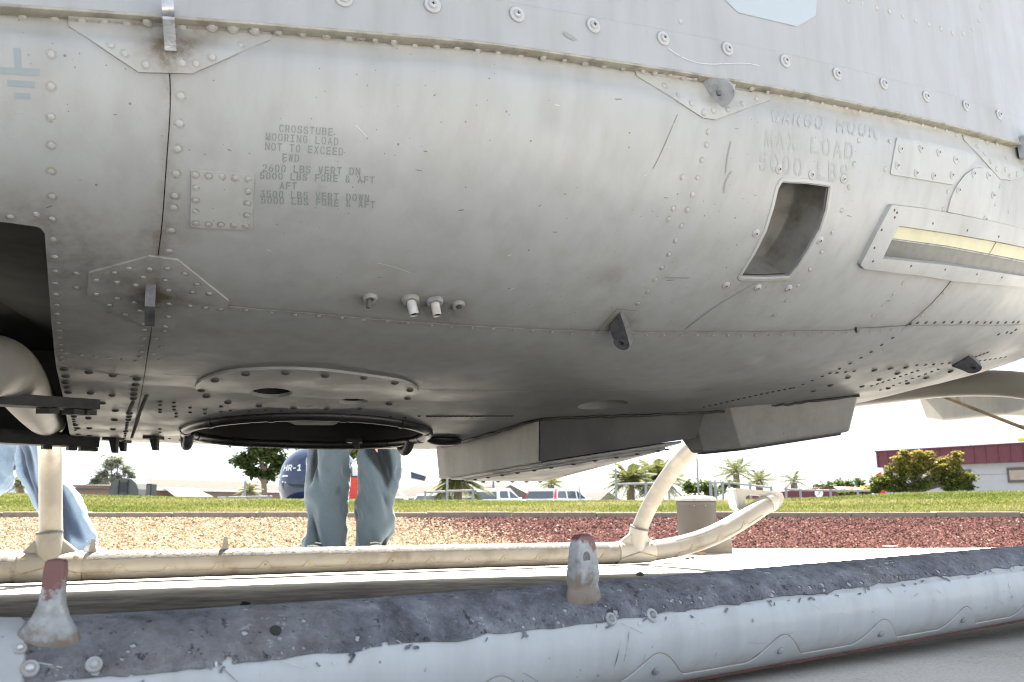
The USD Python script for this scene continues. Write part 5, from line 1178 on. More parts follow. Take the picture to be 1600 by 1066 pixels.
# --- crosstubes and their saddles
R_X = .0375
Lfr = [float(x) for x in ((FS[np.argmin(np.abs(project(FS)[0] - 80))]) @ E1, (FS[np.argmin(np.abs(project(FS)[0] - 993))]) @ E1)]
fr0 = FS[np.argmin(np.abs(project(FS)[0] - 80))]; fr1 = FS[np.argmin(np.abs(project(FS)[0] - 990))]
Df0 = float(fr0[1]); Df1 = float(fr1[1])
n_end = NS[np.argmin(np.abs(project(NS)[0] + 420))]
rear = np.array([fr0, at(79.5, 815, Df0 - .01), at(79, 770, Df0 - .03), at(78.5, 725, Df0 - .07), at(77, 690, Df0 - .18), at(76, 668, Df0 - .42), at(73, 655, 1.85), at(44, 617, 1.38), at(8, 577, 1.08), at(-26, 574, .95), at(-66, 604, .86), at(-110, 680, .78), at(-190, 800, .72), at(-260, 950, .68)])
rc_ = spline(rear, 110); xt = obj('crosstube', tube(rc_, R_X, 36), M_tube, H, smooth=60, label='rear crosstube curving down to the far skid')
front = np.array([fr1, at(1000, 825, Df1 - .02), at(1014, 793, Df1 - .05), at(1034, 759, Df1 - .12), at(1058, 726, Df1 - .24), at(1086, 697, Df1 - .42), at(1118, 672, Df1 - .65), at(1250, 632, 2.95), at(1400, 610, 2.62), at(1470, 602, 2.48), at(1540, 599, 2.36), at(1600, 603, 2.27), at(1680, 625, 2.18), at(1780, 700, 2.08), at(1860, 800, 2.02), at(1900, 880, 2.0)])
fc_ = spline(front, 120); xt2 = obj('crosstube', tube(fc_, R_X, 36), M_tube, H, smooth=60, label='front crosstube curving down to the far skid toe')
def saddle(px, tubeP, Rk, mat, par, lean):
    s = sf_of(px); fcs = ffar[0]; c = fcs(s); L = .10
    t = np.linspace(s - L, s + L, 14); base = tube(fcs(t), Rk + .0045, 32)
    so_ = obj('saddle_fitting', base, mat, par, smooth=50)
    ax = tubeP[6] - tubeP[0]; ax /= np.linalg.norm(ax)
    X = fcs(s + .01) - fcs(s - .01); X /= np.linalg.norm(X)
    b0 = c + ax * .06; b1 = c + ax * .115
    obj('saddle_collar', tube(np.stack([b0 - ax * .05, b0, b1, b1 + ax * .006]), [R_X + .012, R_X + .0065, R_X + .0055, R_X + .003], 28), mat, so_, smooth=50)
    sph = trimesh.creation.icosphere(2, 1.0).vertices
    for sg in (-1, 1):
        web = np.vstack([sph * .016 + c + X * sg * L * .92 + UP * (Rk * .55) , sph * .022 + c + X * sg * .03 + ax * .045, sph * .012 + c + X * sg * .034 + ax * .088])
        web2 = np.vstack([sph * .017 + c + X * sg * L * .55 + UP * Rk * .62, sph * .020 + c + ax * .05])
        obj('saddle_web', hullpts(web), mat, so_, smooth=60)
    obj('clamp_ring', tube(np.stack([b1, b1 + ax * .006]), R_X + .0075, 28), M_steeldk, so_, smooth=40)
    # lower saddle flange edges, stained
    for sg in (-1, 1):
        P0 = Sfar(np.array([s + sg * L]), np.array([-RN * .55]))[0]; Pm = Sfar(np.array([s]), np.array([RN * .05]))[0]
        nn = Nfar(np.array([s]), np.array([0.]))[0] * .006; obj('saddle_edge', tube(spline([P0 + nn, (P0 + Pm) / 2 + nn * 1.5, Pm + nn * 1.1], 8), .0024, 6), M_stain, so_, smooth=60)
        P_b, X_b, Y_b, N_b = skid_basis(s + sg * L * .8, RN * .7, Sfar, Nfar); obj('saddle_bolt', orient(dome(.009, .006, 8), P_b + N_b * .004, X_b, Y_b, N_b), M_stain, so_)
    return so_
saddle(78, rc_, RF, M_fartube, fk, 0); saddle(990, fc_, RF, M_cream, fk, 1)
# beams that carry the crosstubes, with bolts
def beam(p0, p1, w, h, name, bolts, label=None):
    d = p1 - p0; L = np.linalg.norm(d); d /= L; sd = np.cross(d, UP); sd /= np.linalg.norm(sd); u = np.cross(sd, d)
    m = bx([0, -w / 2, -h / 2], [L, w / 2, h / 2]); o = obj(name, orient(m, p0, d, sd, u), M_beam, H, label=label)
    for b in bolts:
        obj('beam_bolt', orient(bx([b * L - .009, -.012, -h / 2 - .008], [b * L + .009, .012, -h / 2 - .0005]), p0, d, sd, u), M_beam, o)
    return o
def beampt(px, D): return at(px[0], px[1], D)
Pb = S(*lv([[150, 638]])[0]); d1 = float(Pb[1])
beam(beampt((-150, 616), .98), beampt((138, 633), 1.24), .045, .015, 'support_beam', (.90, .985, .74), 'dark beam under the rear crosstube, nearer one')
Pb = S(*lv([[150, 684]])[0]); d2 = float(Pb[1])
beam(beampt((-150, 674), d2 - .24), beampt((151, 690), d2), .05, .030, 'support_beam', (.72, .86, .93, .98), 'dark beam under the rear crosstube, farther one')
beam(beampt((1382, 619.5), 2.95), beampt((1468, 613), 3.02), .05, .026, 'support_beam', (.1, .35, .6, .95), 'short dark beam under the front crosstube')
# thin grab rod, its hanger and the pale pod beyond
obj('antenna_rod', tube(spline([at(1462, 615, 2.75), at(1530, 642, 2.7), at(1620, 677, 2.62), at(1720, 716, 2.55)], 20), .0055, 10), M_stain, H, smooth=60, label='thin tan rod slanting down below the nose')
obj('rod_hanger', bx(at(1494, 612, 2.78) + [0, -.006, 0], at(1500, 629, 2.78) + [0, .006, 0]), M_tube, H)
pod = [at(x, y, d_) for x, y, d_ in ((1524, 598, 3.25), (1541, 641, 3.25), (1570, 644, 3.15), (1610, 633, 3.1), (1700, 650, 3.1), (1700, 590, 3.1))]
podm = softhull(pod + [p_ + E2 * .25 for p_ in pod], .012); emit('nose_fairing', podm, M_plate, H, label='pale pointed fairing hanging beyond the front crosstube', dirt=.05)
podm = softhull([at(x, y, 3.6) for x, y in ((1572, 640), (1600, 668), (1660, 720), (1700, 640))] + [at(x, y, 3.9) for x, y in ((1580, 640), (1605, 664), (1660, 716), (1700, 640))], .01); emit('step_fairing', podm, M_plate, H, label='pale strut at the right edge beyond the rod', dirt=.05)
print('individual rivets', RIV)

# slightly darker rings round the rivets of the flank (one thin patchy film)
ring_m = decal_mat('rivet_ring', (.25, .235, .205), .53, 90)
def disc(r, n=14):
    a = np.arange(n) * 2 * np.pi / n; return np.vstack([[[0, 0, 0]], np.stack([r * np.cos(a), r * np.sin(a), 0 * a], 1)]), np.array([(0, 1 + k, 1 + (k + 1) % n) for k in range(n)])
obj('rivet_ring', cat_(*[stick(disc(r * 1.25), q, o + .0004) for q, r, o in RINGS]), ring_m, H, kind='stuff')

# ================================================================ small things on the ground
def on_ground(x, y):
    """where the ray of a photo pixel meets the terrain"""
    r = ray(x, y); D = np.linspace(.4, 60, 6000); P = CAM + r * D[:, None]
    k = np.argmax(P[:, 2] < zone_ground(P[:, 0], P[:, 1])); return P[k]
def pxm(D): return D / F      # metres per photo pixel at depth D
# ground light: a short cylinder with a lid, on a concrete base
M_can = P_('taupe_housing', (.055, .047, .04), .5, noise=.08, nscale=9)
M_canlid = P_('lid_metal', (.24, .235, .225), .4, noise=.2, nscale=20)
M_footing = P_('footing_concrete', (.16, .14, .115), .9, noise=.25, nscale=14, bump=.5, bscale=120)
Db = 5.05; gb = at(1099, 865, Db); zb_ = float(zone_ground(gb[0], gb[1])); s_ = pxm(Db) * 1.0
LB = thing('ground_light', 'short taupe cylindrical ground light on a concrete base behind the skid toe', 'ground light', (gb[0], Db + .14, zb_))
o_ = np.array([gb[0], Db + .14, zb_]); Rb = 31.5 * s_; Hc = .085; Ht = .098 + 66 * s_
def lath(prof, o, n=40): m = lathe(prof, n); m.apply_translation(o); return m
obj('base', rbox(o_ + [-.115, -.13, -.06], o_ + [.178, .13, .088], .012), M_footing, LB)
zt = at(0, 784, Db)[2] - zb_
obj('housing', lath([(0, .085), (Rb * .93, .085), (Rb * .97, zt - .02), (Rb, zt - .012), (Rb, zt), (Rb * .97, zt + .004), (0, zt + .004)], o_), M_can, LB, smooth=40)
lid = obj('lid', lath([(0, zt + .005), (Rb * 1.01, zt + .005), (Rb * 1.02, zt + .012), (Rb * .97, zt + .022), (Rb * .80, zt + .032), (Rb * .3, zt + .036), (0, zt + .036)], o_), M_canlid, LB, smooth=30)
for k in range(5):
    a = k * np.pi / 5 + .3; d = np.array([math.cos(a), math.sin(a), 0]); obj('fin', hullpts(np.array([o_ + d * q * Rb * .7 + UP * z_ + np.cross(d, UP) * w for q, z_ in ((-1, zt + .03), (1, zt + .03), (-.35, zt + .052), (.35, zt + .052)) for w in (-.002, .002)])), M_canlid, lid)
for xx in (-.3, .25): obj('housing_screw', (lambda m: (m.apply_translation(o_ + [xx * Rb, -Rb * .96, zt - .022]), m)[1])(trimesh.creation.icosphere(1, .004)), M_canlid, LB)
# debris
def debris(name, px, size, mat, label, cat, seed, long=1.0):
    P = on_ground(*px); m = trimesh.creation.icosphere(2, 1.0); v = np.array(m.vertices); v = v * (1 + .5 * (meshkit.noise(v * 2 + seed, seed)[:, None] - .5)) * [size * long, size, size * .55]
    v[:, 2] += size * .4; tag(obj(name, (v + P, m.faces), mat, smooth=60), label, cat)
M_blk = P_('seed_pod', (.03, .022, .018), .7); M_leafd = P_('dry_leaf', (.36, .22, .10), .7, noise=.3, nscale=80)
debris('seed_pod', (1074, 874), .013, M_blk, 'left one of two small dark seed pods lying on the slab', 'seed pod', 1); debris('seed_pod', (1083, 873.5), .013, M_blk, 'right one of two small dark seed pods lying on the slab', 'seed pod', 2)
debris('dry_leaf', (1096, 867), .016, M_leafd, 'tan dry leaf on the slab below the skid toe', 'leaf', 3, 1.6); debris('dry_leaf', (1183, 871), .009, M_leafd, 'tiny brown leaf scrap on the slab right of the ground light', 'leaf', 4, 1.2)
debris('pale_stick', (1391, 855), .012, P_('bleached_wood', (.7, .66, .6), .8), 'bleached white stick lying on the red rock', 'stick', 5, 4.5)
debris('stone_chip', (1000, 900), .014, M_steeldk, 'grey stone chip on the shaded slab right of the drilled lug', 'stone', 6)
debris('stone_chip', (383, 948), .012, M_blk, 'dark stone chip on the shaded slab behind the near skid', 'stone', 7)

# ================================================================ people
_mats = {}
def chain(parts, length=.022, it=8):
    M = None
    for bone in parts:
        sp_ = [m3.Manifold.sphere(r, 20).translate(tuple(map(float, p))) for p, r in bone]
        for a, b in zip(sp_[:-1], sp_[1:]):
            h = m3.Manifold.batch_hull([a, b]); M = h if M is None else M + h
        if len(sp_) == 1: M = sp_[0] if M is None else M + sp_[0]
    M = M.refine_to_length(length); mm = M.to_mesh(); t = trimesh.Trimesh(mm.vert_properties[:, :3], mm.tri_verts, process=True)
    if it: trimesh.smoothing.filter_taubin(t, iterations=it)
    return t
def fold(t, amp, scale, seed, zlo, zhi):
    v = np.array(t.vertices); n = np.array(t.vertex_normals)
    q = np.stack([v[:, 0] * scale * 1.25 + v[:, 2] * scale * .35, v[:, 1] * scale * 1.25, v[:, 2] * scale * .42 + v[:, 0] * scale * .3], 1)
    r = 1 - np.abs(2 * meshkit.fbm(q + seed, 3, seed) - 1) * 2.2
    w = np.clip((v[:, 2] - zlo) / .05, 0, 1) * np.clip((zhi - v[:, 2]) / .05, 0, 1)
    q2 = np.stack([v[:, 0] * scale * 2, v[:, 1] * scale * 2, v[:, 2] * scale * 1.6], 1)
    t.metadata['tone'] = np.clip(.40 + 1.9 * (r - .1) * w + .5 * (meshkit.fbm(q2 * .5, 2, seed + 7) - .5), 0, 1)  # fold shading put into the colour: faded ridges paler, hollows darker
    t.vertices = v + n * (amp * (r - .3) + amp * .35 * (meshkit.fbm(q2, 2, seed + 4) - .5))[:, None] * w[:, None]
    return t
def denim(name, base, light):
    b = np.array(base); return usdkit.material(stage, '/World/Looks/' + name, {'g': ('geometry', {}), 'n': ('attribute', {'attribute': 'tone'}), 'r': ('rgb_ramp', {'ramp': [(.05, tuple(b * .6)), (.45, tuple(b)), (.95, tuple(light))]}),
        'n2': ('noise_texture', {'scale': 420, 'detail': 2}), 'r2': ('rgb_ramp', {'ramp': [(.35, (.78, .78, .78)), (.65, (1.15, 1.15, 1.15))]}), 'm': ('mix_color', {'blend_type': 'multiply', 'fac': 1., 'use_clamp': False}), 'bp': ('bump', {'strength': .4, 'distance': .002}),
        'p': ('principled_bsdf', {'roughness': .9, 'specular_ior_level': .15, 'sheen_weight': .25})}, [('g.position', 'n2.vector'), ('n.fac', 'r.fac'), ('n2.fac', 'r2.fac'), ('r.color', 'm.a'), ('r2.color', 'm.b'), ('m.result', 'p.base_color'), ('n2.fac', 'bp.height'), ('bp.normal', 'p.normal')], surface='p.BSDF')
M_skinp = P_('person_skin', (.48, .30, .22), .5, noise=.06, nscale=14)
M_hair = P_('person_hair', (.06, .04, .025), .6, noise=.3, nscale=90)
M_den1 = denim('light_denim', (.04, .062, .108), (.165, .23, .31)); M_den2 = denim('grey_denim', (.008, .0135, .020), (.062, .088, .11))
M_sole = P_('shoe_sole', (.42, .40, .37), .6); M_shoeu = P_('shoe_upper', (.36, .345, .33), .6, noise=.25, nscale=40)
def shoe(ank, toe_dir, ground, L=.29):
    d = np.array(toe_dir, float); d[2] = 0; d /= np.linalg.norm(d); s = np.cross(UP, d); a = np.array([ank[0], ank[1], ground])
    prof = [(-.075, .034, .030, .048), (-.03, .040, .036, .062), (.04, .043, .040, .060), (.10, .046, .038, .046), (.16, .048, .032, .034), (.195, .040, .026, .028), (.212, .022, .02, .022)]
    up = chain([[(a + d * x + UP * (h * .72), h * .80) for x, w, r, h in prof]], .02, 6)
    v = np.array(up.vertices); rel = v - a; x = rel @ d; y = rel @ s; z = rel[:, 2]
    y = y * 1.05; z = np.maximum(z, .012); up.vertices = a + x[:, None] * d + y[:, None] * s + z[:, None] * UP
    g = Polygon([(x, w * 1.05) for x, w, r, h in prof] + [(x, -w * 1.05) for x, w, r, h in prof[::-1]]).buffer(.004)
    so = extrude(g, .022); v2, f2, _ = meshkit.arrays(so)
    return up, orient((v2, f2), a, d, s, UP)
def person(label, hipz, hips, legs, facing, denim_m, shirt_c, seed, group=None):
    """legs: [(hip, knee, ankle, hem, shoe_dir)] in world metres"""
    base = np.array([hips[0], hips[1], float(zone_ground(hips[0], hips[1]))])
    T = thing('person', label, 'person', base)
    f = np.array(facing, float); f /= np.linalg.norm(f); s = np.cross(UP, f); h = np.array(hips, float)
    ch = h + UP * .42 + f * .03; nk = h + UP * .56 + f * .02; hd = h + UP * .70 + f * .06
    arms = []
    for sg in (-1, 1):
        sh = ch + s * sg * .18 + UP * .06; el = sh - UP * .28 + s * sg * .05 - f * .03 * sg; wr = el - UP * .24 + f * .10; hn = wr - UP * .08 + f * .03
        arms.append((sh, el, wr, hn))
    bones = [[(h + UP * .05, .13), (ch, .14), (nk - UP * .03, .07), (nk + UP * .05, .055), (hd - UP * .03, .075), (hd + UP * .04, .092)], [(hd + f * .02 - UP * .055, .055), (hd + f * .055 - UP * .05, .038)]]
    bones += [[(hd + f * .085 - UP * .01, .012), (hd + f * .105 - UP * .025, .013)]] + [[(hd + s * sg * .088, .012), (hd + s * sg * .088 - UP * .03, .013), (hd + s * sg * .084 - UP * .04, .009)] for sg in (-1, 1)]
    for sh, el, wr, hn in arms:
        bones.append([(sh, .058), (el, .042), (wr, .028)]); bones.append([(wr, .026), (wr * .35 + hn * .65, .034)])
        for k in range(4):
            p0 = hn + s * (k - 1.5) * .018; bones.append([(p0 + (wr - hn) * .3, .0095), (p0 - UP * .035 + f * .004, .0088), (p0 - UP * (.06 + .008 * (k in (1, 2))) + f * .018, .0075)])
        bones.append([(wr * .5 + hn * .5, .012), (hn + f * .04 - UP * .0, .010), (hn + f * .05 - UP * .03, .009)])
    for hp, kn, an, hem, sd in legs: bones.append([(hp, .07), (kn, .05), (an, .038)])
    body = obj('body', chain(bones, .016, 4), M_skinp, T, smooth=60)
    eye = P_('eye_dark', (.03, .02, .02), .3) if 'eye' not in _mats else _mats['eye']; _mats['eye'] = eye
    for sg in (-1, 1):
        m = trimesh.creation.icosphere(2, .011); m.apply_translation(hd + f * .082 + s * sg * .033 + UP * .008); obj('eye', m, eye, T)
    m = rbox([-.024, -.006, -.004], [.024, .006, .004], .0035); v, ff, _ = meshkit.arrays(m); obj('mouth', orient((v, ff), hd + f * .088 - UP * .062, s, f, UP), _mats.setdefault('lip', P_('lips', (.36, .16, .13), .5)), T)
    hair = chain([[(hd + UP * .055 - f * .02, .094), (hd + UP * .0 - f * .045, .085)]], .02, 3); obj('hair', hair, M_hair, T, smooth=60)
    sb = [[(h + UP * .02, .155), (h + UP * .2, .150), (ch, .158), (ch + UP * .07, .11)]] + [[(sh, .075), (sh * .35 + el * .65, .066)] for sh, el, wr, hn in arms] + [[(ch + s * -.1 + UP * .06, .09), (ch + s * .1 + UP * .06, .09)]]
    obj('shirt', fold(chain(sb, .022, 5), .008, 9, seed + 2, h[2] - 1, h[2] + 2), P_(f'shirt_{seed}', shirt_c, .9, noise=.1), T, smooth=60)
    jb = [[(h + s * -.06, .145), (h + s * .06, .145)]]
    for hp, kn, an, hem, sd in legs:
        jb.append([(hp, .105), (hp * .5 + kn * .5, .098), (kn, hem[0]), (kn * .5 + an * .5, hem[1]), (an, hem[2])])
    j = chain(jb, .016, 5); fold(j, .046, 7.0, seed, base[2] - 1, h[2] + .2)
    # flat hems
    vj, fj, nj = meshkit.arrays(j, True); jo = obj('jeans', (vj, fj, nj), denim_m, T, pv={'tone': j.metadata['tone']})
    for hp, kn, an, hem, sd in legs:
        g_ = float(zone_ground(an[0], an[1])); foot_z = g_ if an[2] - g_ < .16 else an[2] - .09
        u, so = shoe(an, sd, foot_z); ob = obj('shoe', u, M_shoeu, T, smooth=60); obj('sole', so, M_sole, ob)
        for k in range(3):
            d = np.array(sd, float); d /= np.linalg.norm(d); sx = np.cross(UP, d); p_ = np.array([an[0], an[1], foot_z]) + d * (.06 + .035 * k) + UP * (.098 - .013 * k)
            obj('lace', tube(np.stack([p_ - sx * .03, p_ + UP * .004, p_ + sx * .03]), .0035, 6), M_sole, ob)
    return T
D1 = 4.62
def legp(px, y, D): return at(px, y, D)
gl = lambda p_: float(zone_ground(p_[0], p_[1]))
def atz(px, D, z): p_ = at(px, 700, D); return np.array([p_[0], D, z])
a1, a2 = atz(513, D1, 0), atz(588, D1 + .03, 0); g0 = gl(a1)
person('standing person in dark grey blue jeans, seen from the knees down behind the helicopter', 0, atz(553, D1 + .05, g0 + .98),
       [(atz(527, D1 + .04, g0 + .90), atz(514, D1, g0 + .50), atz(513, D1, g0 + .085), (.096, .094, .097), (-.25, -1, 0)), (atz(578, D1 + .05, g0 + .90), atz(594, D1 + .02, g0 + .50), atz(588, D1 + .03, g0 + .085), (.094, .090, .080), (.3, -1, 0))],
       (0, -1, 0), M_den2, (.32, .30, .28), 41)
D2_ = 5.0; g0 = gl(atz(100, D2_, 0))
person('walking person in light blue jeans and pale trainers behind the rear crosstube', 0, atz(40, D2_ + .1, g0 + .97),
       [(atz(48, D2_ + .02, g0 + .88), atz(66, D2_, g0 + .52), atz(131, D2_, g0 + .095), (.098, .100, .098), (1, -.12, 0)), (atz(30, D2_ + .2, g0 + .88), atz(-6, D2_ + .22, g0 + .47), atz(-112, D2_ + .26, g0 + .26), (.105, .095, .09), (1, 0, -.0))],
       (1, -.1, 0), M_den1, (.45, .20, .16), 57)

# ================================================================ vegetation
def leaf_cloud(clumps, per, size, seed, flat=.5):
    """leaf sized faces spread through ellipsoid clumps: [(centre, radii)]"""
    r = np.random.default_rng(seed); C = []
    for c, rad in clumps:
        u = r.normal(size=(per, 3)) * .52; k_ = r.normal(size=(9, 3)) * .5; u = u * .62 + k_[r.integers(0, 9, per)] * .62
        C.append(np.asarray(c) + u * np.asarray(rad))
    C = np.vstack(C); n = len(C); a = r.normal(size=(n, 3)); a[:, 2] *= flat; a /= np.linalg.norm(a, axis=1)[:, None]
    b = np.cross(a, r.normal(size=(n, 3))); b /= np.linalg.norm(b, axis=1)[:, None]
    s = size * r.uniform(.5, 1.4, n)[:, None]; a *= s; b *= s * .45
    V = np.stack([C - a, C + b, C + a, C - b], 1); f = np.array([[0, 1, 2], [0, 2, 3]])
    return V.reshape(-1, 3), (f[None] + 4 * np.arange(n)[:, None, None]).reshape(-1, 3), np.repeat(np.clip(r.normal(.42, .17, n) + .32 * ((C[:, 2] - C[:, 2].mean()) / (np.ptp(C[:, 2]) * .5 + 1e-6)), 0, 1), 4)  # sunlit tops put into the colour: leaves paler higher up
M_bark = P_('bark', (.16, .12, .09), .9, noise=.4, nscale=20)
M_lf_dark = leafmat('dark_leaves', [(0, (.03, .05, .016)), (.5, (.065, .095, .028)), (1, (.13, .15, .045))]); M_lf_yel = leafmat('yellow_green_leaves', [(0, (.035, .06, .016)), (.35, (.09, .115, .026)), (.7, (.25, .215, .05)), (1, (.38, .28, .08))])
M_lf_grey = leafmat('grey_green_leaves', [(0, (.10, .12, .085)), (.6, (.19, .21, .15)), (1, (.30, .28, .19))]); M_lf_palm = leafmat('palm_leaves', [(0, (.05, .065, .022)), (.5, (.095, .11, .035)), (.9, (.17, .165, .055)), (1, (.26, .19, .08))])
M_lf_mid = leafmat('hedge_leaves', [(0, (.035, .06, .016)), (.6, (.08, .115, .03)), (1, (.16, .17, .05))])
FARZ = -.55
def gz(P): return float(zone_ground(P[0], P[1]))
def tree(name, label, trunk_px, clumps_px, D, leaf, per, size, seed, trunk_r=.12, cat='tree', group=None):
    P0 = at(trunk_px[0], 780, D); P0[2] = gz(P0); T = thing(name, label, cat, P0, group)
    cl = []
    r = np.random.default_rng(seed)
    for x, y, rx, ry in clumps_px:
        c = at(x, y, D + r.uniform(-.5, .5) * rx * pxm(D)); cl.append((c, (rx * pxm(D), rx * pxm(D) * .9, ry * pxm(D))))
    cen = np.mean([c for c, _ in cl], 0); fork = P0 * .45 + cen * .55; fork[0] = P0[0] * .7 + cen[0] * .3
    tr = obj('trunk', tube(spline([P0 - UP * .1, (P0 + fork) / 2 + [.05, 0, 0], fork], 8), np.linspace(trunk_r, trunk_r * .65, 8), 10), M_bark, T, smooth=60)
    for c, _ in cl: obj('limb', tube(spline([fork - UP * .1, (fork + c) / 2 + UP * .1, c], 6), np.linspace(trunk_r * .5, trunk_r * .12, 6), 6), M_bark, tr, smooth=60)
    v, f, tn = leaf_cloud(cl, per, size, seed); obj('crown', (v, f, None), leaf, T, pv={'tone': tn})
    return T
rt = np.random.default_rng(4)
cl = [(1385, 752, 17, 14), (1402, 738, 20, 14), (1425, 728, 24, 15), (1452, 722, 20, 13), (1478, 730, 22, 13), (1492, 716, 12, 8), (1500, 748, 20, 12), (1462, 748, 26, 13), (1425, 750, 26, 13), (1395, 762, 16, 8), (1512, 757, 12, 7), (1445, 712, 14, 7), (1410, 717, 14, 8), (1372, 765, 8, 6), (1480, 760, 18, 8)]
cl = [(x + rt.normal(0, .55) * rx, y + rt.normal(0, .5) * ry, rx * rt.uniform(.38, .65), ry * rt.uniform(.38, .6)) for x, y, rx, ry in cl for _ in range(6)]
tree('small_tree', 'bushy yellow green tree in front of the maroon roofed building', (1427, 775), cl, 25.5, M_lf_yel, 420, .05, 3, .05)
cl = [(160, 742, 12, 9), (172, 726, 12, 10), (185, 720, 11, 9), (196, 735, 11, 9), (183, 745, 14, 9), (205, 745, 7, 8), (150, 752, 8, 6)]
tree('gum_tree', 'sparse grey green tree above the grey aircraft cabin at left', (180, 775), cl, 52, M_lf_grey, 330, .11, 5, .16)
cl = [(385, 722, 22, 12), (410, 705, 30, 18), (430, 720, 18, 16), (395, 738, 12, 8), (417, 742, 12, 10), (440, 690, 34, 22), (400, 680, 36, 20), (425, 655, 30, 20)]
tree('dark_tree', 'dark green broad tree behind the blue nosed helicopter', (412, 778), cl, 44, M_lf_dark, 900, .13, 6, .2)
cl = [(548, 712, 14, 10), (562, 704, 14, 12), (545, 700, 18, 14), (590, 690, 22, 14)]
tree('light_green_tree', 'yellowish green treetop seen between the legs of the standing person', (560, 780), cl, 48, M_lf_yel, 500, .12, 8, .15)
for i, (lab, tx, cl, D, lf, per) in enumerate((('low green shrub between the two big palms and the fence gate', 1090, [(1082, 768, 14, 14), (1096, 762, 16, 16), (1110, 770, 12, 11), (1075, 760, 8, 8)], 42, M_lf_mid, 300),
        ('green hedge tops above the red awning', 1310, [(1280, 762, 9, 6), (1296, 759, 10, 7), (1312, 757, 10, 8), (1328, 760, 9, 7), (1343, 757, 8, 9), (1350, 764, 10, 6)], 46, M_lf_mid, 200),
        ('pale shrub with white flowers below the red awning', 1345, [(1318, 771, 9, 5), (1335, 771, 10, 5), (1352, 768, 9, 7)], 30, M_lf_yel, 130), ('bushy green clump left of the slim palm', 1140, [(1128, 762, 8, 10), (1142, 758, 9, 9)], 44, M_lf_mid, 160))):
    tree('shrub', lab, (tx, 780), cl, D, lf, per, .11, 30 + i, .06, 'shrub')
def palm(label, px, r_px, D, seed, droop=.9, nf=34, dense=1.0, trunk_w=.24, lean=0, up=.5):
    C = at(px[0], px[1], D); P0 = np.array([C[0] + lean, C[1], gz(C)]); T = thing('palm_tree', label, 'palm tree', P0)
    L = r_px * pxm(D); r = np.random.default_rng(seed)
    tr = obj('trunk', tube(spline([P0 - UP * .1, (P0 + C) / 2, C - UP * L * .08], 10), np.linspace(trunk_w * 1.1, trunk_w * .8, 10), 10), M_bark, T, smooth=60)
    V, Fc, tone, k = [], [], [], 0; stems = []
    for i in range(nf):
        az = i * 2.39996 + r.normal(0, .15); el = 1.3 - 1.75 * ((i + .5) / nf) ** .8 + r.normal(0, .1)
        d0 = np.array([math.cos(az) * math.cos(el), math.sin(az) * math.cos(el), math.sin(el)]); ll = L * r.uniform(1.05, 1.4)
        s = np.linspace(0, 1, 12); P = C + d0 * ll * s[:, None] - UP * (droop * ll * .36 * s ** 2.0)[:, None]
        T_ = np.gradient(P, axis=0); T_ /= np.linalg.norm(T_, axis=1)[:, None]; side = np.cross(T_, UP); side /= np.maximum(np.linalg.norm(side, axis=1)[:, None], 1e-6)
        w = ll * .21 * np.sin(np.pi * np.clip(s * .92 + .10, 0, 1)) ** .7
        nl = int(20 * dense); t0 = r.normal(.5, .16)
        for q in np.linspace(.12, 1, nl):
            p_ = np.array([np.interp(q, s, P[:, a]) for a in range(3)]); tt = np.array([np.interp(q, s, T_[:, a]) for a in range(3)]); sd = np.array([np.interp(q, s, side[:, a]) for a in range(3)]); ww = np.interp(q, s, w)
            for sg in (-1, 1):
                tip = p_ + sd * sg * ww + tt * ww * .75 - UP * ww * r.uniform(.25, .6); b_ = tt * ll * .012
                V += [p_ - b_, p_ + b_, (p_ + tip) / 2 + b_ * 1.2 + UP * ww * .06, tip]; Fc += [(k, k + 1, k + 2), (k, k + 2, k + 3)]; k += 4; tone += [np.clip(t0 + r.normal(0, .1), 0, 1)] * 4
        stems.append(tube(P, np.linspace(.028, .008, 12) * L / 1.3, 4, cap=False))
    fr_ = obj('fronds', (np.array(V), np.array(Fc), None), M_lf_palm, T, pv={'tone': np.array(tone)})
    v, f = cat_(*stems); obj('frond_stems', (v, f), P_('palm_stem', (.14, .14, .05), .6) if 'ps' not in _mats else _mats['ps'], T, kind='stuff')
for i, a_ in enumerate((('palm at the far left behind the walking person', (32, 757), 30, 46, 1.0, 30, 1), ('short palm with a rounded skirt in front of the tan roof', (389, 768), 20, 40, 1.3, 30, 1.2), ('big drooping palm below the grey fairing, above the white estate car', (716, 752), 46, 44, 1.5, 52, 1.4),
        ('small palm above the white and red car', (861, 756), 22, 50, .9, 26, 1), ('large palm left of the front crosstube', (985, 752), 42, 44, 1.1, 42, 1.2), ('large palm behind the front crosstube', (1030, 748), 46, 46, 1.1, 42, 1.2),
        ('slim upright palm right of the light pole', (1150, 738), 32, 52, .7, 26, .8), ('ragged palm beside the slim upright one', (1186, 752), 26, 48, .8, 24, .8), ('leaning thin palm above the maroon shed', (1240, 752), 24, 50, 1.2, 18, .8))):
    palm(a_[0], a_[1], a_[2], a_[3], 60 + i, a_[4], a_[5], a_[6], up=.25 if a_[4] > 1 else .55)

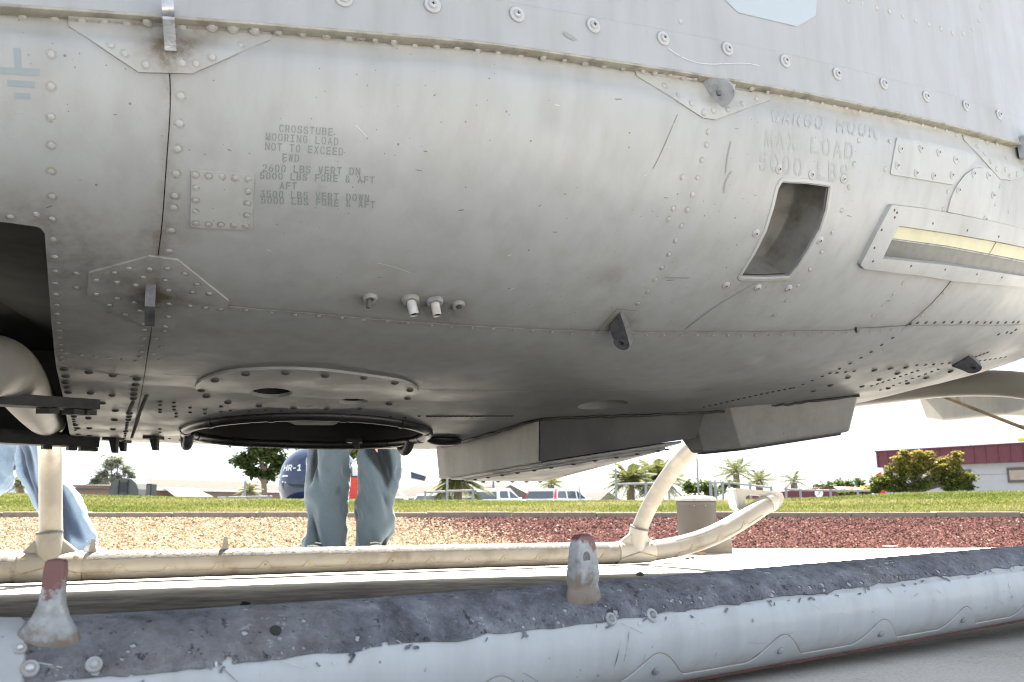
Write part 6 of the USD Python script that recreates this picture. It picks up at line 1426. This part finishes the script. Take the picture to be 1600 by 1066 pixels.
# ================================================================ buildings
def wallbox(P0, P1, depth, z0, z1):
    d = P1 - P0; d[2] = 0; L = np.linalg.norm(d); d /= L; n = np.array([-d[1], d[0], 0]); return d, n, L
def quadbox(o, d, n, a0, a1, b0, b1, z0, z1):
    m = bx([a0, b0, z0], [a1, b1, z1]); return orient(m, [o[0], o[1], 0], d, n, UP)
M_roofg = P_('grey_shingles', (.085, .08, .072), 1.0, spec=.02, noise=.15, nscale=3); M_pink = P_('pink_stucco', (.20, .14, .115), 1.0, spec=.05, noise=.08, nscale=3); M_brn = P_('brown_wall', (.14, .105, .09), 1.0, spec=.05, noise=.1, nscale=3)
M_white = P_('white_trim', (.72, .71, .68), .5); M_win = P_('window_glass', (.05, .06, .07), .12, spec=.7); M_frame = P_('window_frame_dark', (.06, .055, .05), .5)
M_maroon = P_('maroon_metal_roof', (.105, .038, .046), .7, spec=.12, noise=.12, nscale=5); M_siding = P_('grey_siding', (.32, .32, .33), .9, spec=.08, noise=.05, nscale=4); M_red = P_('red_panel', (.55, .05, .035), .45, noise=.1, nscale=4)
def house(name, label, xa, Da, xb, Db, ridge, eave, depth, wallm, windows, porch=None, ov=.35):
    P0, P1 = at(xa, 780, Da), at(xb, 780, Db); P0[2] = P1[2] = FARZ; T = thing(name, label, 'building', (P0 + P1) / 2)
    d, n, L = wallbox(P0, P1, depth, 0, 0)
    obj('wall', quadbox(P0, d, n, 0, L, 0, depth, FARZ, eave), wallm, T)
    pr = np.array([[-ov, -ov, eave - .05], [L + ov, -ov, eave - .05], [L + ov, depth + ov, eave - .05], [-ov, depth + ov, eave - .05], [depth * .0, depth / 2, ridge], [L, depth / 2, ridge]])
    rf = obj('roof', orient(trimesh.convex.convex_hull(pr), [P0[0], P0[1], 0], d, n, UP), M_roofg, T)
    obj('fascia', quadbox(P0, d, n, -ov, L + ov, -ov - .03, -ov + .05, eave - .18, eave - .0), M_white, rf)
    for a0, a1, z0, z1 in windows:
        w = obj('window', quadbox(P0, d, n, a0 * L, a1 * L, -.05, .06, z0, z1), M_frame, T); obj('pane', quadbox(P0, d, n, a0 * L + .06, a1 * L - .06, -.07, -.02, z0 + .06, z1 - .06), M_win, w)
    if porch:
        a0, a1 = porch; obj('porch_roof', orient(hullpts([[a0 * L, -.3, eave + .05], [a1 * L, -.3, eave + .05], [a1 * L + .4, -2.2, eave - .62], [a0 * L - .2, -2.2, eave - .62], [a0 * L - .2, -2.2, eave - .74], [a1 * L + .4, -2.2, eave - .74]]), [P0[0], P0[1], 0], d, n, UP), _mats.setdefault('porch', P_('porch_roof_paint', (.19, .185, .16), 1.0, spec=.03)), T)
        for q in np.linspace(a0, a1, 4): obj('porch_post', quadbox(P0, d, n, q * L - .07, q * L + .07, -2.1, -1.95, FARZ, eave - .65), M_pink, T)
    return T
house('pink_building', 'long pink walled building with a grey hipped roof and a white porch at left', 216, 62, 462, 74, 2.45, 1.62, 9, M_pink, [(.10, .16, -.2, 1.0), (.20, .27, -.2, 1.0), (.31, .37, -.2, 1.0), (.45, .52, -.2, 1.0)], (.12, .30))
house('brown_building', 'low building with a pale hipped roof behind the white cars', 600, 84, 764, 78, 2.35, 1.25, 8, M_brn, [(.25, .32, -.4, .6), (.6, .68, -.4, .6)])
house('gabled_shed', 'small pinkish gabled shed right of the white and red car', 880, 58, 934, 57, 1.25, .72, 5, M_pink, [(.5, .62, -.5, .4)], ov=.2)
# maroon roofed building at right
P0, P1 = at(1382, 780, 34), at(1760, 780, 27.2); P0[2] = P1[2] = FARZ; d, n, L = wallbox(P0, P1, 8, 0, 0)
TB = thing('maroon_roofed_building', 'pale grey sided building with a deep maroon roof edge at right', 'building', (P0 + P1) / 2)
ztop = at(1382, 707, 34)[2]; zfb = ztop - .62
obj('wall', quadbox(P0, d, n, .05, L, 0, 8, FARZ, zfb), M_siding, TB)
ro = obj('roof_edge', quadbox(P0, d, n, -.05, L + .3, -.25, 8.2, zfb, ztop), M_maroon, TB)
for k in range(int(L / .42)): obj('roof_rib', quadbox(P0, d, n, k * .42, k * .42 + .04, -.275, -.25, zfb + .002, ztop - .004), M_maroon, ro)
obj('roof_cap', quadbox(P0, d, n, -.08, L + .3, -.29, 8.25, ztop, ztop + .05), M_maroon, ro)
for z in (1.35, -.05, .62): obj('siding_joint', quadbox(P0, d, n, .05, L, -.012, 0, z, z + .02), M_lugpaint, TB)
def along(x):     # distance along the wall where the photo column meets it
    r = ray(x, 780); A = np.array([[d[0], -r[0]], [d[1], -1.0]]); return np.linalg.solve(A, -P0[:2])[0]
for xa, xb, ya, yb in ((1497, 1522, 733, 757), (1579, 1640, 729, 753)):
    a0, a1 = along(xa), along(xb); Dm = 30.5 if xa < 1550 else 29; z1, z0 = at(xa, ya, Dm)[2], at(xa, yb, Dm)[2]
    w = obj('window', quadbox(P0, d, n, a0, a1, -.06, .05, z0, z1), M_frame, TB)
    obj('pane', quadbox(P0, d, n, a0 + .09, a1 - .09, -.075, -.03, z0 + .09, z1 - .09), P_('tan_blind_glass', (.22, .17, .12), .15, noise=.2, nscale=3, spec=.7) if 'tb' not in _mats else _mats['tb'], w)
tag(obj('roof_lamp', rbox(at(1594, 684, 28.5) + [-.07, -.07, 0], at(1594, 691, 28.5) + [.14, .07, .02], .03), P_('yellow_lamp', (.4, .42, .08), .4)), 'small yellow lamp on the edge of the maroon roof', 'lamp')
# maroon shed with the round white sign, red awning
Ps = at(1232, 780, 43); Ps[2] = FARZ; TS_ = thing('maroon_shed', 'dark maroon curved topped shed wearing a round white sign', 'shed', Ps)
xs_ = [(1184, 771.5), (1210, 770), (1232, 767), (1262, 764), (1290, 761), (1302, 761.5), (1312, 766)]
top_ = [at(x, y, 43) for x, y in xs_]; bot_ = [np.array([p_[0], p_[1], FARZ]) for p_ in (top_[-1], top_[0])]
g = Polygon([(p_[0], p_[2]) for p_ in top_ + bot_]); m = extrude(g, 4.0); v, f, _ = meshkit.arrays(m)
obj('wall', orient((v, f), [0, 47, 0], [1, 0, 0], UP, [0, -1, 0]), M_maroon, TS_)
c_ = at(1279.5, 771, 42.9); disc = lathe([(0, .03), (6.1 * pxm(43), .03), (6.4 * pxm(43), 0), (0, 0)], 28); v, f, _ = meshkit.arrays(disc)
sg = obj('round_sign', orient((v, f), c_, [1, 0, 0], UP, [0, -1, 0]), M_white, TS_)
R6 = 6.1 * pxm(43)
obj('sign_emblem', cat_(*[orient(bx([-R6 * .62 * q, -R6 * .07, 0], [R6 * .62 * q, R6 * .07, .01]), c_ + np.array([0, -.035, o2 * R6]), [math.cos(an), 0, math.sin(an)], [-math.sin(an), 0, math.cos(an)], [0, -1, 0]) for q, an, o2 in ((1, .75, 0), (.6, .35, .3), (.6, 1.1, -.3))]), M_siding, sg)
aw = thing('red_awning', 'faded red awning roof right of the maroon shed', 'awning', at(1330, 775, 45) * [1, 1, 0] + [0, 0, FARZ])
pa = [at(1302, 760, 45), at(1352, 762, 45), at(1358, 770, 43.5), at(1312, 769, 43.5)]
obj('canopy', hullpts(pa + [p_ - UP * .08 for p_ in pa]), P_('faded_red', (.32, .085, .065), .7, noise=.1, nscale=4), aw)
for p_ in pa: obj('awning_post', bx([p_[0] - .04, p_[1] - .04, FARZ], [p_[0] + .04, p_[1] + .04, p_[2] - .05]), M_white, aw)
# feather flag
fl = thing('red_banner', 'red feather banner left of the bushy tree', 'banner', at(1377, 778, 27) * [1, 1, 0] + [0, 0, gz(at(1377, 778, 27))])
zb0 = gz(at(1377, 778, 27)); pf = [at(x, y, 27) for x, y in ((1371, 777), (1382, 777), (1381, 764), (1375, 757), (1382, 745), (1377, 739), (1371, 742), (1372, 756), (1369, 765))]
g = Polygon([(p_[0], p_[2]) for p_ in pf]).buffer(.03); m = extrude(g, .02); v, f, _ = meshkit.arrays(m); v[:, 2] += .06 * np.sin(v[:, 1] * 4)
obj('cloth', orient((v, f), [0, 27, 0], [1, 0, 0], UP, [0, -1, 0]), M_red, fl)
obj('banner_pole', tube(np.array([[pf[1][0], 27.03, zb0], [pf[1][0], 27.03, pf[5][2] + .05]]), .02, 8), M_white, fl)
# grey boulders below the tree
for i, (x, w, h_) in enumerate(((1409, 9, 5), (1428, 11, 6), (1448, 11, 6.5), (1464, 7, 7))):
    D = 24.5; c_ = at(x, 768, D); m = trimesh.creation.icosphere(3, 1.0); v = np.array(m.vertices); v = v * (1 + .35 * (meshkit.fbm(v * 1.6 + i * 7, 3, i)[:, None] - .5)); v = v * [w * pxm(D), .3, h_ * pxm(D) * 1.5]
    c_[2] = gz(c_) + h_ * pxm(D) * .55
    tag(obj('boulder', (v + c_, m.faces), _mats.setdefault('rock', P_('grey_rock', (.33, .32, .32), .9, noise=.3, nscale=5)), smooth=50), ('leftmost grey boulder under the bushy tree', 'second grey boulder from the left under the bushy tree', 'third grey boulder from the left under the bushy tree', 'rightmost and tallest grey boulder under the bushy tree')[i], 'boulder', 'grey boulders under the bushy tree')

# ================================================================ fence and poles
M_galv = P_('galvanised_pipe', (.20, .205, .21), .8, spec=.1, metal=0., noise=.12, nscale=8)
def fence(label, pts, D, posts, tall=(), rails=True):
    A = at(pts[0][0], 780, D); T = thing('pipe_fence', label, 'fence', [A[0], D, gz(A)])
    xs, ys = zip(*pts)
    rail = [at(x, y, D) for x, y in pts]
    for a, b in zip(rail[:-1], rail[1:]): obj('rail', tube(np.stack([a, b]), .032, 8), M_galv, T, smooth=60)
    for x in posts:
        p_ = at(x, np.interp(x, xs, ys), D); obj('post', tube(np.array([[p_[0], p_[1], gz(p_) - .1], p_ + UP * .04]), .04, 8), M_galv, T, smooth=60)
    lo_ = [np.array([p_[0], p_[1], gz(p_)]) for p_ in rail]
    wires = [tube(np.stack([a * (1 - q) + la * q, b * (1 - q) + lb * q]), .0025, 3, cap=False) for a, b, la, lb in zip(rail[:-1], rail[1:], lo_[:-1], lo_[1:]) for q in (.2, .4, .6, .8)]
    obj('wire', cat_(*wires), M_galv, T, kind='stuff')
fence('pipe fence crossing in front of the big drooping palm', [(664, 769.5), (699, 767.8), (745, 766)], 27, (664.5, 739))
fence('pipe fence by the two large palms', [(961, 757), (1025, 755), (1062, 756)], 27, (1009, 1045))
fence('pipe fence in front of the slim palms, ending at the gate posts', [(1110, 754), (1139, 754.5), (1205, 762), (1206, 763)], 27.5, (1129, 1139, 1172, 1205))
fence('pipe fence in front of the maroon shed', [(1226, 764.5), (1252, 766), (1298, 766.5), (1385, 767)], 28, (1228, 1250.5, 1297.5, 1340))
fence('low pipe rail by the short skirted palm', [(340, 778), (384, 777), (425, 776)], 27, (355, 420))
for lab, x, y, D, r in (('galvanised post in front of the big drooping palm', 699, 745, 27.2, .045), ('galvanised post at the left end of the fence by the palms', 962, 733, 27.2, .045), ('thin tall light pole between the palms and the toe bracket', 1089, 716, 40, .05), ('dark short pole above the white pickup', 771, 745, 48, .09), ('slim grey pole behind the short skirted palm', 383.5, 752, 30, .05), ('thin grey post behind the white and red car', 906, 761, 30, .03), ('left gate post of the grey pair right of the light pole', 1110, 751, 28, .06), ('right gate post of the grey pair right of the light pole', 1117.5, 751, 28, .06)):
    p_ = at(x, y, D); z_ = gz(p_); T = thing('pole', lab, 'pole', (p_[0], p_[1], z_)); obj('shaft', tube(np.array([[p_[0], p_[1], z_ - .1], [p_[0], p_[1], p_[2]]]), [r, r * .8], 10), M_galv if 'dark' not in lab else M_steeldk, T, smooth=60); obj('cap', tube(np.array([p_, p_ + UP * .04]), [r, r * .3], 10), M_galv, T)

# ================================================================ vehicles beyond the lawn
def carpaint(name, c): return P_(name, c, .25, spec=.5, coat=.6)
M_cw = carpaint('white_car_paint', (.74, .74, .73)); M_cs = carpaint('silver_car_paint', (.55, .56, .58)); M_cp = carpaint('pink_red_car_paint', (.45, .13, .15))
M_tyre = P_('tyre', (.03, .03, .03), .8); M_tail = P_('tail_lamp', (.55, .02, .02), .2); M_hub = P_('wheel_rim', (.5, .5, .5), .3, metal=.7)
def vehicle(name, label, cat, px, D, yaw, kind, mat):
    """local x forward, y left, z up"""
    c = at(px, 780, D); c[2] = gz(c); T = thing(name, label, cat, c)
    X = np.array([math.cos(yaw), math.sin(yaw), 0]); Y = np.array([-math.sin(yaw), math.cos(yaw), 0]); pl = lambda m: orient(m, c, X, Y, UP)
    if kind == 'pickup': L, W, Hh = 5.4, 1.95, 1.80; side = [(-2.65, .5), (-2.65, 1.12), (-.55, 1.12), (1.35, 1.14), (2.5, 1.02), (2.68, .6), (2.6, .42), (-2.6, .42)]; cab = [(-.6, 1.11), (-.45, 1.74), (.55, 1.80), (1.40, 1.12)]
    elif kind == 'suv': L, W, Hh = 4.6, 1.82, 1.68; side = [(-2.25, .45), (-2.28, 1.0), (-2.2, 1.08), (1.0, 1.04), (2.1, .90), (2.3, .55), (2.2, .35), (-2.2, .35)]; cab = [(-2.2, 1.07), (-1.95, 1.62), (.2, 1.66), (1.15, 1.03)]
    else: L, W, Hh = 4.7, 1.8, 1.5; side = [(-2.3, .45), (-2.32, .92), (-2.1, .98), (1.0, .95), (2.15, .82), (2.35, .5), (2.2, .32), (-2.25, .32)]; cab = [(-2.15, .96), (-1.7, 1.44), (.1, 1.48), (1.05, .94)]
    def ex(poly, w, taper=0.):
        m = extrude(Polygon(poly).buffer(.05).buffer(-.05 if taper else 0), w); v, f, _ = meshkit.arrays(m); v = np.stack([v[:, 0], v[:, 2] - w / 2, v[:, 1]], 1)
        if taper: zz = np.clip((v[:, 2] - poly[0][1]) / .6, 0, 1); v[:, 1] *= 1 - taper * zz
        return v, f[:, ::-1]
    b = obj('body', pl(ex(side, W)), mat, T); cb = obj('cabin', pl(ex(cab, W * .94, .14)), mat, T)
    cab_ = np.array(cab); cc_ = cab_.mean(0); win = cc_ + (cab_ - cc_) * [.84, .58] + [0, -.005]
    n_w = 2 if kind != 'suv' else 3; x0, x1 = win[:, 0].min(), win[:, 0].max()
    for sg in (-1, 1):
        for k in range(n_w):
            gw = Polygon(win).intersection(sbox(x0 + (x1 - x0) * k / n_w + .07, 0, x0 + (x1 - x0) * (k + 1) / n_w - .07, 3))
            if gw.is_empty: continue
            v, f, _ = meshkit.arrays(extrude(gw, .02)); zz = np.clip((v[:, 1] - cab[0][1]) / .6, 0, 1); v = np.stack([v[:, 0], sg * ((W * .94 / 2) * (1 - .14 * zz) + .004 + v[:, 2] * .6), v[:, 1]], 1); obj('window', pl((v, f)), M_win, cb)
    for (p, q, nm) in ((cab[0], cab[1], 'rear_window'), (cab[3], cab[2], 'windscreen')):
        p, q = np.array(p), np.array(q); e = (q - p); nrm = np.array([-e[1], e[0]]) / np.linalg.norm(e); nrm = nrm if nrm[0] * (1 if nm == 'windscreen' else -1) > 0 else -nrm
        P_1, P_2 = p + e * .12 + nrm * .055, p + e * .74 + nrm * .055; w1, w2 = W * .42, W * .37
        obj(nm, pl(hullpts([[P_1[0], -w1, P_1[1]], [P_1[0], w1, P_1[1]], [P_2[0], w2, P_2[1]], [P_2[0], -w2, P_2[1]], [P_1[0] - nrm[0] * .03, 0, P_1[1]]])), M_win, cb)
    for sg in (-1, 1):
        obj('tail_light', pl(bx([side[1][0] - .03, sg * W / 2 - .09, side[1][1] - (.38 if kind != 'suv' else .3)], [side[1][0] + .12, sg * W / 2 + .012, side[1][1] + (-.05 if kind != 'suv' else .02)])), M_tail, b)
        if kind == 'suv': obj('tail_light', pl(hullpts([[-2.22, sg * .80, 1.06], [-2.05, sg * .86, 1.06], [-2.0, sg * .73, 1.60], [-1.88, sg * .76, 1.60], [-2.26, sg * .86, 1.06]])), M_tail, b)
        for x in (-L * .30, L * .31):
            wv = trimesh.creation.cylinder(.34, .22, sections=24); v, f, _ = meshkit.arrays(wv); v = v[:, [0, 2, 1]] + [x, sg * (W / 2 - .1), .34]; wh = obj('wheel', pl((v, f[:, ::-1])), M_tyre, T, smooth=40)
            hv = trimesh.creation.cylinder(.20, .03, sections=20); v, f, _ = meshkit.arrays(hv); v = v[:, [0, 2, 1]] + [x, sg * (W / 2 + .015), .34]; obj('rim', pl((v, f[:, ::-1])), M_hub, wh, smooth=40)
        obj('mirror', pl(rbox([cab[3][0] - .35, sg * W / 2 - .02 + (0 if sg > 0 else -.16), cab[3][1] + .02], [cab[3][0] - .22, sg * W / 2 + .02 + (.14 if sg > 0 else 0), cab[3][1] + .16], .03)), mat, cb)
    if kind == 'pickup':
        obj('bed_liner', pl(bx([-2.55, -.85, 1.0], [-.65, .85, 1.135])), M_tyre, b); obj('roof_lamp', pl(bx([-.42, -.25, 1.80], [-.36, .25, 1.84])), M_tail, cb)
    return T
vehicle('estate_car', 'white estate car in front of the big drooping palm', 'car', 692, 46, math.radians(72), 'car', M_cw)
vehicle('pickup_truck', 'white pickup truck with a dark rear window left of the white and red car', 'pickup truck', 770, 47, math.radians(50), 'pickup', M_cw)
vehicle('hatchback', 'white hatchback with a dark rear window and tall red tail lamp', 'car', 880, 42, math.radians(56), 'suv', M_cw)
vehicle('red_car', 'pinkish red car roof low behind the grass left of the blue nosed helicopter', 'car', 410, 72, math.radians(80), 'car', M_cp)

# ================================================================ aircraft on the lawn beyond
# dark blue nosed helicopter
M_navy = P_('navy_gloss', (.008, .016, .042), .14, spec=.5, coat=.35); M_navy2 = P_('navy_lower', (.03, .026, .024), .15, spec=.6, coat=1.0)
Dh = 23.6; cH = at(487, 748, Dh); gH = gz(cH); TH = thing('blue_helicopter', 'glossy dark blue nosed helicopter parked on the lawn behind the standing person', 'helicopter', (cH[0], cH[1], gH))
rx = 61 * pxm(Dh); v, f, _ = meshkit.arrays(trimesh.creation.icosphere(4, 1.0))
v = np.sign(v) * np.abs(v) ** .86
zc_ = at(487, 752, Dh)[2]
obj('nose', (v * [rx, 1.3, 58 * pxm(Dh)] + [cH[0], cH[1] + 1.0, zc_], f), M_navy, TH, smooth=True)
obj('cabin', rbox([cH[0] - .1, cH[1] + .5, gH + .45], [cH[0] + 2.6, cH[1] + 2.4, zc_ + .55], .3), M_white, TH, smooth=50)
obj('tail_boom', tube(np.array([[cH[0] + 1.2, cH[1] + 1.5, zc_ + .75], [cH[0] + 3.1, cH[1] + 1.9, zc_ + .22], [cH[0] + 3.4, cH[1] + 2.0, zc_ + .1]]), [.42, .22, .12], 20), M_white, TH, smooth=60)
obj('tail_stripe', tube(np.array([[cH[0] + 1.2, cH[1] + 1.25, zc_ + .62], [cH[0] + 3.0, cH[1] + 1.72, zc_ + .14]]), [.20, .09], 14), M_navy, TH, smooth=60)
p0, p1 = at(614, 759, Dh), at(636, 782, Dh); obj('landing_strut', tube(np.stack([p0 + (p0 - p1) * 1.2, p0, p1]), .045, 12), M_white, TH, smooth=60)
def flat_text(t, px, h, mat, par, name, D, wfac=1.0):
    m = meshkit.text_mesh(t, h * pxm(D), .01, bold=True); v, f, _ = meshkit.arrays(m); w = np.ptp(v[:, 0])
    # wraps round the nose: every letter sits on the surface it is painted on
    o = at(px[0], px[1], D); X = v[:, 0] * wfac + o[0]; Z = v[:, 1] + o[2]
    ux = np.clip(np.abs((X - cH[0]) / rx), 0, .999) ** (1 / .86); uz = np.clip(np.abs((Z - zc_) / (58 * pxm(Dh))), 0, .999) ** (1 / .86)
    yy = cH[1] + 1.0 - 1.3 * np.sqrt(np.clip(1 - ux ** 2 - uz ** 2, 0, 1)) ** .86
    obj(name, (np.stack([X, yy - .012 - (v[:, 2] > .005) * .008, Z], 1), f), mat, par)
flat_text('HR-1', (441, 736), 9.0, M_white, TH, 'nose_lettering', Dh)
for x0_, x1_, y_ in ((440, 451.5, 744), (440, 443, 753), (446, 448, 754)):
    m = bx(np.array([0, 0, 0]), np.array([(x1_ - x0_) / 7.0 * 7 * 1.0, 1, 1]))
    o = at(x0_, y_, Dh); w_ = (x1_ - x0_) * pxm(Dh); X = np.linspace(o[0], o[0] + w_, 5); V = []
    for zz in (o[2] - .018, o[2] + .018):
        ux = np.clip(np.abs((X - cH[0]) / rx), 0, .999) ** (1 / .86); uz = np.clip(abs((zz - zc_) / (58 * pxm(Dh))), 0, .999) ** (1 / .86)
        V.append(np.stack([X, cH[1] + 1.0 - 1.3 * np.sqrt(np.clip(1 - ux ** 2 - uz ** 2, 0, 1)) ** .86 - .012, np.full(5, zz)], 1))
    V = np.vstack(V); obj('nose_marking', (V, np.array([(k, k + 1, k + 6) for k in range(4)] + [(k, k + 6, k + 5) for k in range(4)])), M_white, TH)
TR = thing('red_cabinet', 'red louvred panel in a black frame seen between the standing legs', 'cabinet', (at(555, 780, 23)[0], 23, gz(at(555, 780, 23))))
a, b = at(543, 747, 23), at(568, 784, 23)
fr_ = obj('frame', bx([a[0] - .05, 23, b[2]], [b[0] + .05, 23.4, a[2] + .06]), M_frame, TR)
for k in range(8): zz = b[2] + .02 + (a[2] - b[2]) * k / 8; obj('slat', bx([a[0] + .02, 22.975 + .006 * (k % 2), zz], [b[0] - .02, 22.999, zz + (a[2] - b[2]) / 8 - .008]), M_red, TR)
# grey aircraft cabin with a dark boom, grey cabinet
Dg = 25.0; cG = at(193, 762, Dg); gG = gz(cG); M_ag = P_('grey_aircraft_paint', (.085, .09, .085), .8, noise=.15, nscale=3, spec=.1); M_agd = P_('dark_panel', (.045, .048, .05), .8, spec=.1)
TG = thing('grey_aircraft', 'grey barrel shaped aircraft cabin with a thin dark boom at left', 'aircraft', (cG[0], cG[1], gG))
g = Polygon(np.array([(172, 773), (172, 764), (176, 756), (184, 750.5), (194, 749), (204, 750.5), (211, 757), (214, 765), (214, 773)]) ); pg = np.array([at(x, y, Dg) for x, y in g.exterior.coords[:-1]]); m = extrude(Polygon(pg[:, [0, 2]]).buffer(.04), 1.1); v, f, _ = meshkit.arrays(m)
cbn = obj('cabin', orient((v, f), [0, Dg + 1.1, 0], [1, 0, 0], UP, [0, -1, 0]), M_ag, TG, smooth=40)
for x0_, x1_, y0_, y1_ in ((187, 199, 754, 760), (187, 199, 762, 768)): A_, B_ = at(x0_, y1_, Dg), at(x1_, y0_, Dg); obj('cabin_window', bx([A_[0], Dg - .03, A_[2]], [B_[0], Dg + .01, B_[2]]), M_agd, cbn)
for x in (186, 200): A_, B_ = at(x - .6, 772, Dg), at(x + .6, 750.5, Dg); obj('cabin_rib', bx([A_[0], Dg - .05, A_[2]], [B_[0], Dg + .01, B_[2]]), M_agd, cbn)
A_, B_ = at(112, 759.5, Dg), at(172, 760.5, Dg); obj('boom', tube(np.stack([A_, B_, B_ + [.3, .3, 0]]), [.035, .055, .06], 10), P_('brown_boom', (.10, .07, .05), .6), TG, smooth=60)
for dx_ in (-.25, .28): obj('landing_leg', tube(np.array([[cG[0] + dx_, Dg + .2, gG - .05], [cG[0] + dx_ * .6, Dg + .2, cG[2] - .1]]), .04, 8), M_agd, TG)
A_, B_ = at(226.5, 775, 24.5), at(237, 755.5, 24.5); zg = gz(A_); TC_ = thing('grey_cabinet', 'dark grey upright cabinet right of the grey aircraft cabin', 'cabinet', (A_[0], 24.5, zg))
obj('case', rbox([A_[0], 24.5, zg - .05], [B_[0], 24.9, B_[2]], .03), M_agd, TC_); obj('door', bx([A_[0] + .03, 24.485, zg + .08], [B_[0] - .03, 24.502, B_[2] - .04]), M_ag, TC_)
